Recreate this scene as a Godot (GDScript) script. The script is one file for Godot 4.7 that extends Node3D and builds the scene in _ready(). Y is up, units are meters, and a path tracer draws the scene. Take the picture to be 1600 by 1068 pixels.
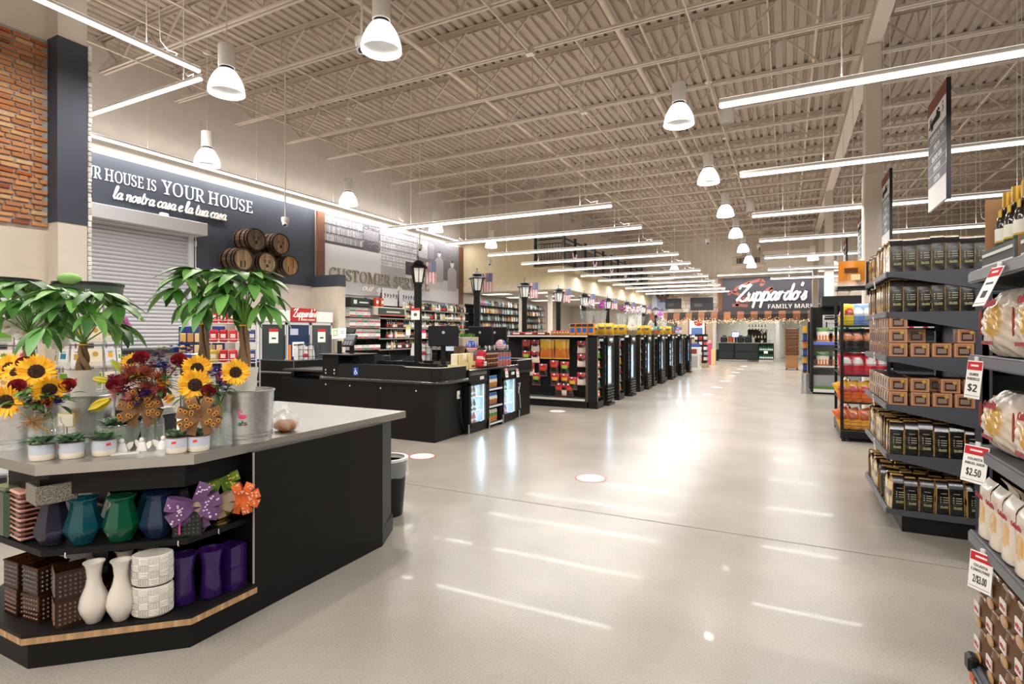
extends Node3D
# A supermarket front end: checkout lanes on the left, gondola end displays on the right, flower counter in the foreground.
var M := {}
var taken := {}
var rng := RandomNumberGenerator.new()

func _ready() -> void:
	rng.seed = 20417
	set_view()
	set_light_levels()
	make_materials()
	# ---- large structure
	floor_and_walls()
	roof()
	mezzanine()
	far_department()
	# ---- lamps (each with its own light)
	linear_lamps()
	pendant_lamps()
	# ---- things
	flower_counter()
	counter_vases()
	counter_top_things()
	bouquets_and_plants()
	card_racks()
	left_wall_things()
	liquor_wall()
	checkouts()
	lane_posts()
	gondola_row()
	gondola_tops()
	right_ends()
	near_end()
	aisle_signs()
	ceiling_things()
	floor_stickers()

func set_view() -> void:
	var cam := Camera3D.new(); cam.name = "camera"
	add_child(cam)
	cam.position = Vector3(0, 1.55, 0)
	cam.rotation.y = atan(429.0 / 855.0)
	var near := 0.05
	cam.set_frustum(near * 1068.0 / 855.0, Vector2(0, -14.0 / 855.0 * near), near, 120.0)
	cam.current = true

func set_light_levels() -> void:
	var we := WorldEnvironment.new(); we.name = "world"
	var e := Environment.new()
	e.background_mode = Environment.BG_COLOR
	e.background_color = Color(0.6, 0.62, 0.65)
	e.tonemap_mode = Environment.TONE_MAPPER_LINEAR
	e.tonemap_exposure = EXPOSURE
	e.sdfgi_enabled = true; e.ssao_enabled = true; e.ssil_enabled = true
	we.environment = e
	add_child(we)

const EXPOSURE := 0.76
const TUBE_LIGHT := 3.0     # per metre of linear lamp
const TUBE_GLOW := 3.5
const PENDANT_LIGHT := 13.0
const PENDANT_GLOW := 2.6

# ------------------------------------------------------------------ mesh builder
class MB:
	var v := PackedVector3Array()
	var n := PackedVector3Array()
	var u := PackedVector2Array()
	var c := PackedColorArray()
	var ix := PackedInt32Array()
	var col := Color(1, 1, 1)
	var xf := Transform3D.IDENTITY
	var mirrored := false
	func C(h) -> MB:
		col = (h if h is Color else Color(h)).srgb_to_linear()
		return self
	func at(t := Transform3D.IDENTITY) -> MB:
		xf = t
		mirrored = t.basis.determinant() < 0.0
		return self
	func to(p: Vector3, ry := 0.0, s := Vector3.ONE) -> MB:
		xf = Transform3D(Basis.from_euler(Vector3(0, ry, 0)).scaled_local(s), p)
		return self
	func pt(p: Vector3, nn: Vector3, uv := Vector2.ZERO) -> int:
		v.append(xf * p); n.append((xf.basis.inverse().transposed() * nn).normalized()); u.append(uv); c.append(col)
		return v.size() - 1
	func tri(a: int, b: int, d: int) -> void:   # counter-clockwise seen from outside
		ix.append(a)
		if mirrored:
			ix.append(b); ix.append(d)
		else:
			ix.append(d); ix.append(b)
	func face(ps: Array, out: Vector3) -> MB:   # flat convex polygon, turned towards out
		var nn: Vector3 = (ps[1] - ps[0]).cross(ps[2] - ps[0])
		if nn.length_squared() < 1e-16 and ps.size() > 3:
			nn = (ps[2] - ps[0]).cross(ps[3] - ps[0])
		if nn.length_squared() < 1e-20: return self
		nn = nn.normalized()
		if nn.dot(out) < 0.0:
			ps = ps.duplicate(); ps.reverse(); nn = -nn
		var k := v.size()
		var q := [Vector2(0, 1), Vector2(1, 1), Vector2(1, 0), Vector2(0, 0)]
		for i in ps.size(): pt(ps[i], nn, q[i % 4])
		for i in range(1, ps.size() - 1): tri(k, k + i, k + i + 1)
		return self
	func quad(a: Vector3, b: Vector3, d: Vector3, e: Vector3) -> MB:  # bottom left, bottom right, top right, top left seen from outside
		var nn := (b - a).cross(e - a).normalized()
		var k := v.size()
		pt(a, nn, Vector2(0, 1)); pt(b, nn, Vector2(1, 1)); pt(d, nn, Vector2(1, 0)); pt(e, nn, Vector2(0, 0))
		tri(k, k + 1, k + 2); tri(k, k + 2, k + 3)
		return self
	func box(ctr: Vector3, size: Vector3, r := 0.0) -> MB:
		var h := size * 0.5
		r = minf(r, minf(h.x, minf(h.y, h.z)) * 0.9)
		for ax in 3:
			var a1 := (ax + 1) % 3
			var a2 := (ax + 2) % 3
			for s in [-1.0, 1.0]:
				var ps := []
				for q in [[-1, -1], [1, -1], [1, 1], [-1, 1]]:
					var p := Vector3.ZERO
					p[ax] = s * h[ax]; p[a1] = q[0] * (h[a1] - r); p[a2] = q[1] * (h[a2] - r)
					ps.append(ctr + p)
				var o := Vector3.ZERO; o[ax] = s
				face(ps, o)
			if r > 0.0:
				for s1 in [-1.0, 1.0]:
					for s2 in [-1.0, 1.0]:
						var o2 := Vector3.ZERO; o2[a1] = s1; o2[a2] = s2
						var e := []
						for q in [[-1, 0], [1, 0], [1, 1], [-1, 1]]:
							var p := Vector3.ZERO
							p[ax] = q[0] * (h[ax] - r)
							p[a1] = s1 * (h[a1] - (r if q[1] == 1 else 0.0)); p[a2] = s2 * (h[a2] - (r if q[1] == 0 else 0.0))
							e.append(ctr + p)
						face(e, o2)
		if r > 0.0:
			for sx in [-1.0, 1.0]:
				for sy in [-1.0, 1.0]:
					for sz in [-1.0, 1.0]:
						var sg := Vector3(sx, sy, sz)
						face([ctr + sg * Vector3(h.x, h.y - r, h.z - r), ctr + sg * Vector3(h.x - r, h.y, h.z - r), ctr + sg * Vector3(h.x - r, h.y - r, h.z)], sg)
		return self
	func span(a: Vector3, b: Vector3, r := 0.0) -> MB:   # box between two corners
		return box((a + b) * 0.5, (b - a).abs(), r)
	func lathe(pf: Array, seg := 20, flat := false, uv_h := 1.0) -> MB:   # (radius, height), outside walls run upwards
		var m := pf.size()
		var tn := []
		for i in m - 1:
			var d: Vector2 = pf[i + 1] - pf[i]
			tn.append(Vector2(d.y, -d.x).normalized() if d.length() > 1e-9 else Vector2(0, 1))
		for i in m - 1:
			var n0: Vector2 = tn[i]
			var n1: Vector2 = tn[i]
			if i > 0 and tn[i].dot(tn[i - 1]) > 0.6: n0 = (tn[i] + tn[i - 1]).normalized()
			if i < m - 2 and tn[i].dot(tn[i + 1]) > 0.6: n1 = (tn[i] + tn[i + 1]).normalized()
			if flat:
				for k in seg:
					var a0 := TAU * k / seg
					var a1 := TAU * (k + 1) / seg
					var am := (a0 + a1) * 0.5
					var p0: Vector2 = pf[i]
					var p1: Vector2 = pf[i + 1]
					face([Vector3(p0.x * cos(a0), p0.y, p0.x * sin(a0)), Vector3(p0.x * cos(a1), p0.y, p0.x * sin(a1)), Vector3(p1.x * cos(a1), p1.y, p1.x * sin(a1)), Vector3(p1.x * cos(a0), p1.y, p1.x * sin(a0))], Vector3(cos(am) * tn[i].x, tn[i].y, sin(am) * tn[i].x))
				continue
			var b := v.size()
			for k in seg + 1:
				var a := TAU * k / seg
				var cs := cos(a)
				var sn := sin(a)
				pt(Vector3(pf[i].x * cs, pf[i].y, pf[i].x * sn), Vector3(n0.x * cs, n0.y, n0.x * sn), Vector2(float(k) / seg, 1.0 - pf[i].y / uv_h))
				pt(Vector3(pf[i + 1].x * cs, pf[i + 1].y, pf[i + 1].x * sn), Vector3(n1.x * cs, n1.y, n1.x * sn), Vector2(float(k) / seg, 1.0 - pf[i + 1].y / uv_h))
			for k in seg:
				var q := b + k * 2
				tri(q, q + 1, q + 2); tri(q + 2, q + 1, q + 3)
		return self
	func cyl(p: Vector3, r: float, hh: float, seg := 16, r2 := -1.0) -> MB:   # standing at p
		var keep := xf
		xf = xf * Transform3D(Basis.IDENTITY, p)
		lathe([Vector2(0, 0), Vector2(r, 0), Vector2(r if r2 < 0.0 else r2, hh), Vector2(0, hh)], seg)
		xf = keep
		return self
	func tube(path: Array, r, seg := 6, caps := true) -> MB:
		var m := path.size()
		var prev := Vector3.ZERO
		var b0 := v.size()
		for i in m:
			var d: Vector3 = (path[mini(i + 1, m - 1)] - path[maxi(i - 1, 0)]).normalized()
			var side := prev
			if i == 0:
				side = d.cross(Vector3.UP if absf(d.y) < 0.9 else Vector3.RIGHT).normalized()
			else:
				side = (prev - d * prev.dot(d)).normalized()
			prev = side
			var up := d.cross(side)
			var rr: float = r[i] if r is Array else r
			for k in seg + 1:
				var a := TAU * k / seg
				var o := side * cos(a) + up * sin(a)
				pt(path[i] + o * rr, o, Vector2(float(k) / seg, float(i) / m))
		for i in m - 1:
			for k in seg:
				var q := b0 + i * (seg + 1) + k
				tri(q, q + 1, q + seg + 1); tri(q + 1, q + seg + 2, q + seg + 1)
		if caps:
			for e in [0, m - 1]:
				var d2: Vector3 = (path[0] - path[1]).normalized() if e == 0 else (path[m - 1] - path[m - 2]).normalized()
				var ring := []
				for k in seg: ring.append(xf.affine_inverse() * v[b0 + e * (seg + 1) + k])
				face(ring, d2)
		return self
	func bar(a: Vector3, b: Vector3, w: float, t: float, up := Vector3.UP) -> MB:   # rectangular bar
		var d := (b - a).normalized()
		var s := d.cross(up).normalized() * w * 0.5
		var q := s.cross(d).normalized() * t * 0.5
		var ps := [a - s - q, a + s - q, a + s + q, a - s + q, b - s - q, b + s - q, b + s + q, b - s + q]
		face([ps[0], ps[1], ps[2], ps[3]], -d); face([ps[4], ps[5], ps[6], ps[7]], d)
		face([ps[0], ps[1], ps[5], ps[4]], -q); face([ps[3], ps[2], ps[6], ps[7]], q)
		face([ps[0], ps[3], ps[7], ps[4]], -s); face([ps[1], ps[2], ps[6], ps[5]], s)
		return self
	func surf(nu: int, nv: int, fn: Callable, cf = null, flip := false) -> MB:   # fn(u, v) -> Vector3; outside is du x dv
		var g := []
		for j in nv + 1:
			for i in nu + 1: g.append(fn.call(float(i) / nu, float(j) / nv))
		var b := v.size()
		for j in nv + 1:
			for i in nu + 1:
				var du: Vector3 = g[j * (nu + 1) + mini(i + 1, nu)] - g[j * (nu + 1) + maxi(i - 1, 0)]
				var dv: Vector3 = g[mini(j + 1, nv) * (nu + 1) + i] - g[maxi(j - 1, 0) * (nu + 1) + i]
				var nn := du.cross(dv)
				if nn.length_squared() < 1e-18: nn = Vector3.UP
				if cf != null: col = (cf.call(float(i) / nu, float(j) / nv) as Color).srgb_to_linear()
				pt(g[j * (nu + 1) + i], -nn if flip else nn, Vector2(float(i) / nu, 1.0 - float(j) / nv))
		for j in nv:
			for i in nu:
				var q := b + j * (nu + 1) + i
				if flip:
					tri(q, q + nu + 1, q + 1); tri(q + 1, q + nu + 1, q + nu + 2)
				else:
					tri(q, q + 1, q + nu + 1); tri(q + 1, q + nu + 2, q + nu + 1)
		return self
	func ball(p: Vector3, r: Vector3, seg := 12, rings := 8) -> MB:
		return surf(seg, rings, func(a, b): return p + Vector3(r.x * cos(-TAU * a) * sin(PI * b), -r.y * cos(PI * b), r.z * sin(-TAU * a) * sin(PI * b)))
	func prism(poly: PackedVector2Array, z0: float, z1: float) -> MB:   # outline in x, y; from z0 to z1
		var id := Geometry2D.triangulate_polygon(poly)
		for zz in [z0, z1]:
			var sgn := 1.0 if (zz == maxf(z0, z1)) else -1.0
			for k in range(0, id.size(), 3):
				face([Vector3(poly[id[k]].x, poly[id[k]].y, zz), Vector3(poly[id[k + 1]].x, poly[id[k + 1]].y, zz), Vector3(poly[id[k + 2]].x, poly[id[k + 2]].y, zz)], Vector3(0, 0, sgn))
		var cw := -1.0 if Geometry2D.is_polygon_clockwise(poly) else 1.0
		for k in poly.size():
			var a := poly[k]
			var b := poly[(k + 1) % poly.size()]
			var o := Vector3(b.y - a.y, a.x - b.x, 0) * cw
			face([Vector3(a.x, a.y, z0), Vector3(b.x, b.y, z0), Vector3(b.x, b.y, z1), Vector3(a.x, a.y, z1)], o)
		return self
	func leaf(base: Vector3, dir: Vector3, up: Vector3, ln: float, wd: float, droop := 0.25, fold := 0.25, nl := 5) -> MB:
		var d := dir.normalized()
		var s := d.cross(up).normalized()
		var w := s.cross(d).normalized()
		return surf(2, nl, func(a, t):
			var half := wd * 0.5 * pow(sin(PI * clampf(t * 0.93 + 0.05, 0.0, 1.0)), 0.8)
			var k: float = a * 2.0 - 1.0
			return base + d * ln * t - w * (droop * ln * t * t) + s * k * half + w * absf(k) * half * fold)
	func strip(pts: Array, widths: Array, side: Vector3, nrm: Vector3) -> MB:   # flat ribbon along pts
		for i in pts.size() - 1:
			face([pts[i] - side * widths[i], pts[i] + side * widths[i], pts[i + 1] + side * widths[i + 1], pts[i + 1] - side * widths[i + 1]], nrm)
		return self
	func mesh() -> ArrayMesh:
		var a := []
		a.resize(Mesh.ARRAY_MAX)
		a[Mesh.ARRAY_VERTEX] = v; a[Mesh.ARRAY_NORMAL] = n; a[Mesh.ARRAY_TEX_UV] = u; a[Mesh.ARRAY_COLOR] = c; a[Mesh.ARRAY_INDEX] = ix
		var am := ArrayMesh.new()
		am.add_surface_from_arrays(Mesh.PRIMITIVE_TRIANGLES, a)
		return am

# ------------------------------------------------------------------ nodes
func numbered(called: String) -> String:
	var k: int = taken.get(called, 0)
	taken[called] = k + 1
	return called if k == 0 else "%s_%03d" % [called, k]

func tag(o: Node3D, label: String, cat := "", group := "") -> Node3D:
	o.set_meta("label", label)
	if cat: o.set_meta("category", cat)
	if group: o.set_meta("group", group)
	return o

func T(called: String, label: String, cat: String, pos := Vector3.ZERO, ry := 0.0, group := "") -> Node3D:
	var o := Node3D.new()
	o.name = numbered(called)
	add_child(o)
	o.position = pos; o.rotation.y = ry
	tag(o, label, cat, group)
	return o

func mi(mb, mat: Material) -> MeshInstance3D:
	var o := MeshInstance3D.new()
	o.mesh = mb.mesh() if mb is MB else mb
	o.material_override = mat
	o.cast_shadow = GeometryInstance3D.SHADOW_CASTING_SETTING_ON
	return o

func P(par: Node3D, called: String, mb, mat, label := "") -> MeshInstance3D:
	var o := mi(mb, M[mat] if mat is String else mat)
	o.name = called
	par.add_child(o, true)
	if label: o.set_meta("label", label)
	return o

func one(called: String, mb, mat, label: String, cat: String, pos := Vector3.ZERO, ry := 0.0, group := "") -> MeshInstance3D:   # a thing that is one mesh
	var o := mi(mb, M[mat] if mat is String else mat)
	o.name = numbered(called)
	add_child(o)
	o.position = pos; o.rotation.y = ry
	tag(o, label, cat, group)
	return o

func struct(called: String, mb, mat, label: String, cat := "wall", group := "") -> MeshInstance3D:
	var o := one(called, mb, mat, label, cat, Vector3.ZERO, 0.0, group)
	o.set_meta("kind", "structure")
	return o

func dup(src: Node3D, pos: Vector3, ry: float, label: String, group := "") -> Node3D:
	var base := String(src.name)
	var rx := RegEx.create_from_string("_\\d{3}$")
	base = rx.sub(base, "")
	var o: Node3D = src.duplicate()
	o.name = numbered(base)
	add_child(o)
	o.position = pos; o.rotation.y = ry
	o.set_meta("label", label)
	if group: o.set_meta("group", group)
	return o

func nth(k: int) -> String:   # 1 -> first
	var w := ["zeroth", "first", "second", "third", "fourth", "fifth", "sixth", "seventh", "eighth", "ninth", "tenth", "eleventh", "twelfth", "thirteenth", "fourteenth", "fifteenth", "sixteenth", "seventeenth", "eighteenth", "nineteenth", "twentieth"]
	if k < w.size(): return w[k]
	var tens := ["", "", "twent", "thirt", "fort", "fift", "sixt", "sevent", "eight", "ninet"]
	return tens[k / 10] + ("ieth" if k % 10 == 0 else "y-" + w[k % 10])

func V(x: float, y: float, z: float) -> Vector3: return Vector3(x, y, z)

# ------------------------------------------------------------------ lettering
func letters(par: Node3D, called: String, text: String, font: String, height: float, depth: float, mat, xf: Transform3D, width := 0.0, weight := 400, label := "") -> MeshInstance3D:
	var tm := TextMesh.new()
	var f := SystemFont.new()
	f.font_names = PackedStringArray([font])
	f.font_weight = weight
	tm.font = f; tm.text = text; tm.font_size = 32; tm.depth = depth * 30.0; tm.pixel_size = 0.02; tm.curve_step = 2.0
	var s := height / (32 * 0.02 * 0.72)
	var box := tm.get_aabb()
	var sx := s
	if width > 0.0 and box.size.x > 0.0: sx = width / box.size.x
	var o := P(par, called, tm, mat, label)
	o.transform = xf * Transform3D(Basis.IDENTITY.scaled(Vector3(sx, s, 1.0 / 30.0)), Vector3(-box.position.x * sx, -box.position.y * s, 0))   # starts at the left end, on the base line
	return o

var glyphs := {
	"a": [1.12, [[.85, .85, .5, 1, .14, .6, .12, .2, .35, 0, .65, .25, .86, .85], [.92, 1.0, .8, .3, .92, 0, 1.2, .25]]],
	"u": [1.12, [[0.0, .6, .2, 1, .14, .3, .35, 0, .65, .25, .85, 1], [.85, 1, .78, .3, .92, 0, 1.2, .25]]],
	"p": [1.08, [[0.0, .7, .22, 1.05, .08, 0, 0.0, -.95], [.12, .55, .45, 1, .8, .8, .78, .25, .45, 0, .18, .12], [.45, 0, .8, .02, 1.15, .35]]],
	"r": [.85, [[0.0, .7, .2, 1, .12, 0], [.14, .5, .4, .95, .65, 1, .75, .82]]],
	"d": [1.12, [[.85, .85, .5, 1, .14, .6, .12, .2, .35, 0, .65, .25, .86, .85], [1.02, 2.0, .82, .4, .95, 0, 1.2, .25]]],
	"o": [.95, [[.5, 1, .16, .7, .1, .25, .4, 0, .75, .3, .78, .75, .5, 1, .75, .78, 1.1, .95]]],
	"s": [.8, [[0.0, .15, .3, .6, .48, 1.05, .55, .6, .62, .25, .38, 0, .08, .12]]],
	"l": [.62, [[0.0, .2, .4, 1.2, .5, 1.9, .3, 2, .18, 1.4, .15, .4, .35, 0, .65, .25]]],
	"n": [1.06, [[0.0, .7, .2, 1, .12, 0], [.14, .5, .5, 1, .76, .8, .7, .2, .85, 0, 1.12, .25]]],
	"t": [.74, [[.4, 1.75, .22, .5, .3, .05, .5, 0, .78, .25], [0.0, 1.1, .75, 1.2]]],
	"c": [.82, [[.75, .8, .5, 1, .15, .7, .1, .25, .4, 0, .85, .25]]],
	"e": [.86, [[.1, .4, .5, .6, .7, .85, .45, 1, .12, .6, .15, .15, .45, 0, .9, .25]]],
	"i": [.55, [[.1, .7, .2, 1, .14, .2, .3, 0, .6, .25], [.28, 1.5, .3, 1.58]]],
	"y": [1.05, [[0.0, .7, .2, 1, .18, .4, .4, .1, .7, .4], [.85, 1, .7, -.2, .35, -.9, .1, -.6, 1.1, .25]]],
	"Z": [1.55, [[.05, 1.45, .3, 1.9, .9, 1.8, 1.65, 2.05, .9, 1.1, .0, .05, .35, .22, .8, -.05, 1.35, .05, 1.55, .4]]],
	"'": [.34, [[.15, 2.1, .08, 1.6]]],
	" ": [.6, []],
}

func script_mesh(text: String, size: float, thick: float, depth: float, color) -> Array:   # brush script drawn with strokes: [MB, width]
	var m := MB.new().C(color)
	var x := 0.0
	var dz := 0.0   # each piece of a stroke lies a hair above the one before
	for ch in text:
		var g: Array = glyphs[ch]
		for st in g[1]:
			var ctl := []
			for k in range(0, st.size(), 2): ctl.append(Vector2(x + st[k] + 0.28 * st[k + 1], st[k + 1]) * size)
			var pts := []
			for k in ctl.size() - 1:
				var p0: Vector2 = ctl[maxi(k - 1, 0)]
				var p3: Vector2 = ctl[mini(k + 2, ctl.size() - 1)]
				for q in 5: pts.append(ctl[k].cubic_interpolate(ctl[k + 1], p0, p3, q / 5.0))
			pts.append(ctl[ctl.size() - 1])
			var left := []
			var right := []
			for k in pts.size():
				var d: Vector2 = (pts[mini(k + 1, pts.size() - 1)] - pts[maxi(k - 1, 0)]).normalized()
				var w := thick * (0.62 + 0.38 * absf(d.y)) * (0.55 if (k == 0 or k == pts.size() - 1) else 1.0)
				var nn := Vector2(-d.y, d.x) * w
				left.append(pts[k] + nn); right.append(pts[k] - nn)
			for k in pts.size() - 1:
				var a: Vector2 = left[k]
				var b: Vector2 = right[k]
				var cc: Vector2 = right[k + 1]
				var dd: Vector2 = left[k + 1]
				dz += 0.00004
				m.face([V(a.x, a.y, depth + dz), V(b.x, b.y, depth + dz), V(cc.x, cc.y, depth + dz), V(dd.x, dd.y, depth + dz)], Vector3.BACK)
				m.face([V(a.x, a.y, 0), V(a.x, a.y, depth + dz), V(dd.x, dd.y, depth + dz), V(dd.x, dd.y, 0)], V(a.x - b.x, a.y - b.y, 0))
				m.face([V(b.x, b.y, 0), V(b.x, b.y, depth + dz), V(cc.x, cc.y, depth + dz), V(cc.x, cc.y, 0)], V(b.x - a.x, b.y - a.y, 0))
		x += g[0]
	return [m, x * size]

func facing(p: Vector3, ry: float) -> Transform3D:
	return Transform3D(Basis.from_euler(Vector3(0, ry, 0)), p)

# ------------------------------------------------------------------ materials
func noise_tex(seed_: int, freq: float, lo: float, hi: float, size := 256, oct := 4, tint := Color.WHITE) -> NoiseTexture2D:
	var f := FastNoiseLite.new()
	f.seed = seed_; f.frequency = freq; f.fractal_octaves = oct; f.noise_type = FastNoiseLite.TYPE_SIMPLEX_SMOOTH
	var t := NoiseTexture2D.new()
	t.width = size; t.height = size; t.seamless = true; t.noise = f
	var g := Gradient.new()
	g.set_color(0, Color(lo, lo, lo) * tint); g.set_color(1, Color(hi, hi, hi) * tint)
	t.color_ramp = g
	return t

func mat(key: String, rough: float, metal := 0.0, opt := {}) -> StandardMaterial3D:
	var m := StandardMaterial3D.new()
	m.resource_name = key
	m.vertex_color_use_as_albedo = true
	m.roughness = rough; m.metallic = metal
	for k in opt: m.set(k, opt[k])
	M[key] = m
	return m

func tri(m: StandardMaterial3D, tex: Texture2D, scale: Vector3, world := true) -> void:
	m.albedo_texture = tex
	m.uv1_triplanar = true; m.uv1_world_triplanar = world; m.uv1_scale = scale

func lamp_mat(key: String, color: Color, energy: float) -> void:
	mat(key, 0.5, 0.0, {"emission_enabled": true, "emission": color, "emission_energy_multiplier": energy, "vertex_color_use_as_albedo": false, "albedo_color": Color(0.9, 0.9, 0.9)})

func glass(key: String, color: Color, rough := 0.04) -> void:
	mat(key, rough, 0.0, {"vertex_color_use_as_albedo": false, "albedo_color": color, "transparency": BaseMaterial3D.TRANSPARENCY_ALPHA, "metallic_specular": 0.6})

func solid_glass(key: String, color: Color) -> void:   # tinted vessel: translucent tint over see-through
	mat(key, 0.05, 0.0, {"vertex_color_use_as_albedo": false, "albedo_color": color, "refraction_enabled": true, "refraction_scale": 0.05})

func make_materials() -> void:
	var wall := mat("wall", 0.75)
	tri(wall, noise_tex(3, 0.02, 0.95, 1.0), Vector3(0.5, 0.5, 0.5))
	mat("matte", 0.85)
	mat("paint", 0.55)
	mat("satin", 0.42, 0.0, {"metallic_specular": 0.38})
	var lam := mat("laminate", 0.5, 0.0, {"albedo_color": Color(0.6, 0.6, 0.6), "metallic_specular": 0.38})
	tri(lam, noise_tex(9, 0.05, 0.8, 1.0), Vector3(0.4, 0.4, 0.4))
	mat("gloss", 0.16, 0.0, {"clearcoat_enabled": true, "clearcoat": 0.6, "clearcoat_roughness": 0.08})
	mat("ceramic", 0.12, 0.0, {"clearcoat_enabled": true, "clearcoat": 1.0, "clearcoat_roughness": 0.05})
	mat("film", 0.24, 0.0, {"clearcoat_enabled": true, "clearcoat": 0.5, "clearcoat_roughness": 0.15})
	mat("paper", 0.9)
	mat("cloth", 0.95, 0.0, {"rim_enabled": true, "rim": 0.3})
	mat("rubber", 0.7)
	mat("steel", 0.36, 0.95)
	mat("chrome", 0.12, 1.0)
	var gal := mat("galvanized", 0.3, 0.95)
	tri(gal, noise_tex(21, 0.035, 0.86, 1.0), Vector3(3, 3, 3))
	mat("bronze", 0.3, 0.9)
	var wood := mat("wood", 0.6)
	tri(wood, noise_tex(31, 0.012, 0.62, 1.0, 256, 5), Vector3(8, 0.8, 8), false)
	var wood2 := mat("wood_grain", 0.65)
	tri(wood2, noise_tex(33, 0.02, 0.6, 1.0, 256, 5), Vector3(1.2, 9, 9), false)
	var brick := mat("brick", 0.9)
	tri(brick, noise_tex(41, 0.03, 0.8, 1.12, 512, 5), Vector3(3, 3, 3))
	brick.heightmap_enabled = true; brick.heightmap_scale = 0.6; brick.heightmap_texture = noise_tex(43, 0.06, 0.0, 1.0, 512, 4)
	var con := mat("concrete", 0.26)
	tri(con, noise_tex(51, 0.006, 0.9, 1.0, 1024, 6), Vector3(0.16, 0.16, 0.16))
	con.detail_enabled = true; con.detail_blend_mode = BaseMaterial3D.BLEND_MODE_MUL
	con.detail_albedo = noise_tex(55, 0.2, 0.86, 1.06, 512, 2); con.detail_uv_layer = BaseMaterial3D.DETAIL_UV_2
	con.uv2_triplanar = true; con.uv2_world_triplanar = true; con.uv2_scale = Vector3(0.9, 0.9, 0.9)
	con.metallic_specular = 0.5
	con.clearcoat_enabled = true; con.clearcoat = 0.045; con.clearcoat_roughness = 0.035
	mat("leaf", 0.42, 0.0, {"backlight_enabled": true, "backlight": Color(0.2, 0.26, 0.08)})
	mat("petal", 0.7, 0.0, {"backlight_enabled": true, "backlight": Color(0.25, 0.22, 0.15)})
	lamp_mat("tube_glow", Color(1.0, 0.99, 0.975), TUBE_GLOW)
	lamp_mat("panel_glow", Color(1.0, 0.98, 0.94), 3.0)
	lamp_mat("shade_glow", Color(1.0, 0.99, 0.97), PENDANT_GLOW)
	lamp_mat("cooler_glow", Color(0.72, 0.9, 1.0), 2.4)
	lamp_mat("fairy_glow", Color(1.0, 0.7, 0.4), 3.0)
	lamp_mat("screen_glow", Color(0.45, 0.62, 0.75), 0.8)
	lamp_mat("blue_screen_glow", Color(0.1, 0.35, 0.8), 1.2)
	lamp_mat("lantern_glow", Color(1.0, 0.97, 0.9), 0.35)
	glass("clear", Color(0.95, 0.98, 0.97, 0.1))
	glass("cooler_pane", Color(0.8, 0.9, 0.95, 0.07))
	glass("acrylic", Color(1, 1, 1, 0.16))
	solid_glass("teal_glass", Color(0.22, 0.66, 0.74, 0.1))
	solid_glass("green_glass", Color(0.2, 0.72, 0.55, 0.1))
	solid_glass("blue_glass", Color(0.32, 0.46, 0.66, 0.1))
	solid_glass("smoke_glass", Color(0.42, 0.42, 0.52, 0.12))
	solid_glass("purple_glass", Color(0.5, 0.26, 0.74, 0.1))
	solid_glass("brown_glass", Color(0.3, 0.17, 0.1, 0.35))
	solid_glass("black_glass", Color(0.1, 0.1, 0.1, 0.6))
	glass("plastic_wrap", Color(0.93, 0.96, 0.95, 0.2))
	var gl := mat("glitter", 0.35, 0.6)
	tri(gl, noise_tex(61, 0.16, 0.15, 1.4, 256, 2), Vector3(3, 3, 3))

# ------------------------------------------------------------------ setting
const WX := -12.3      # left wall
const RX := 14.0       # right wall
const ZF := 3.2        # wall behind the viewer
const ZB := -34.5      # far wall
const CHORD := 6.72    # underside of the joists
const DECK := 7.43
const GREIGE := "d2c8bc"
const UPPER := "b8a797"
const NAVY := "3c404d"
const BLACK := "141415"

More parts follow.
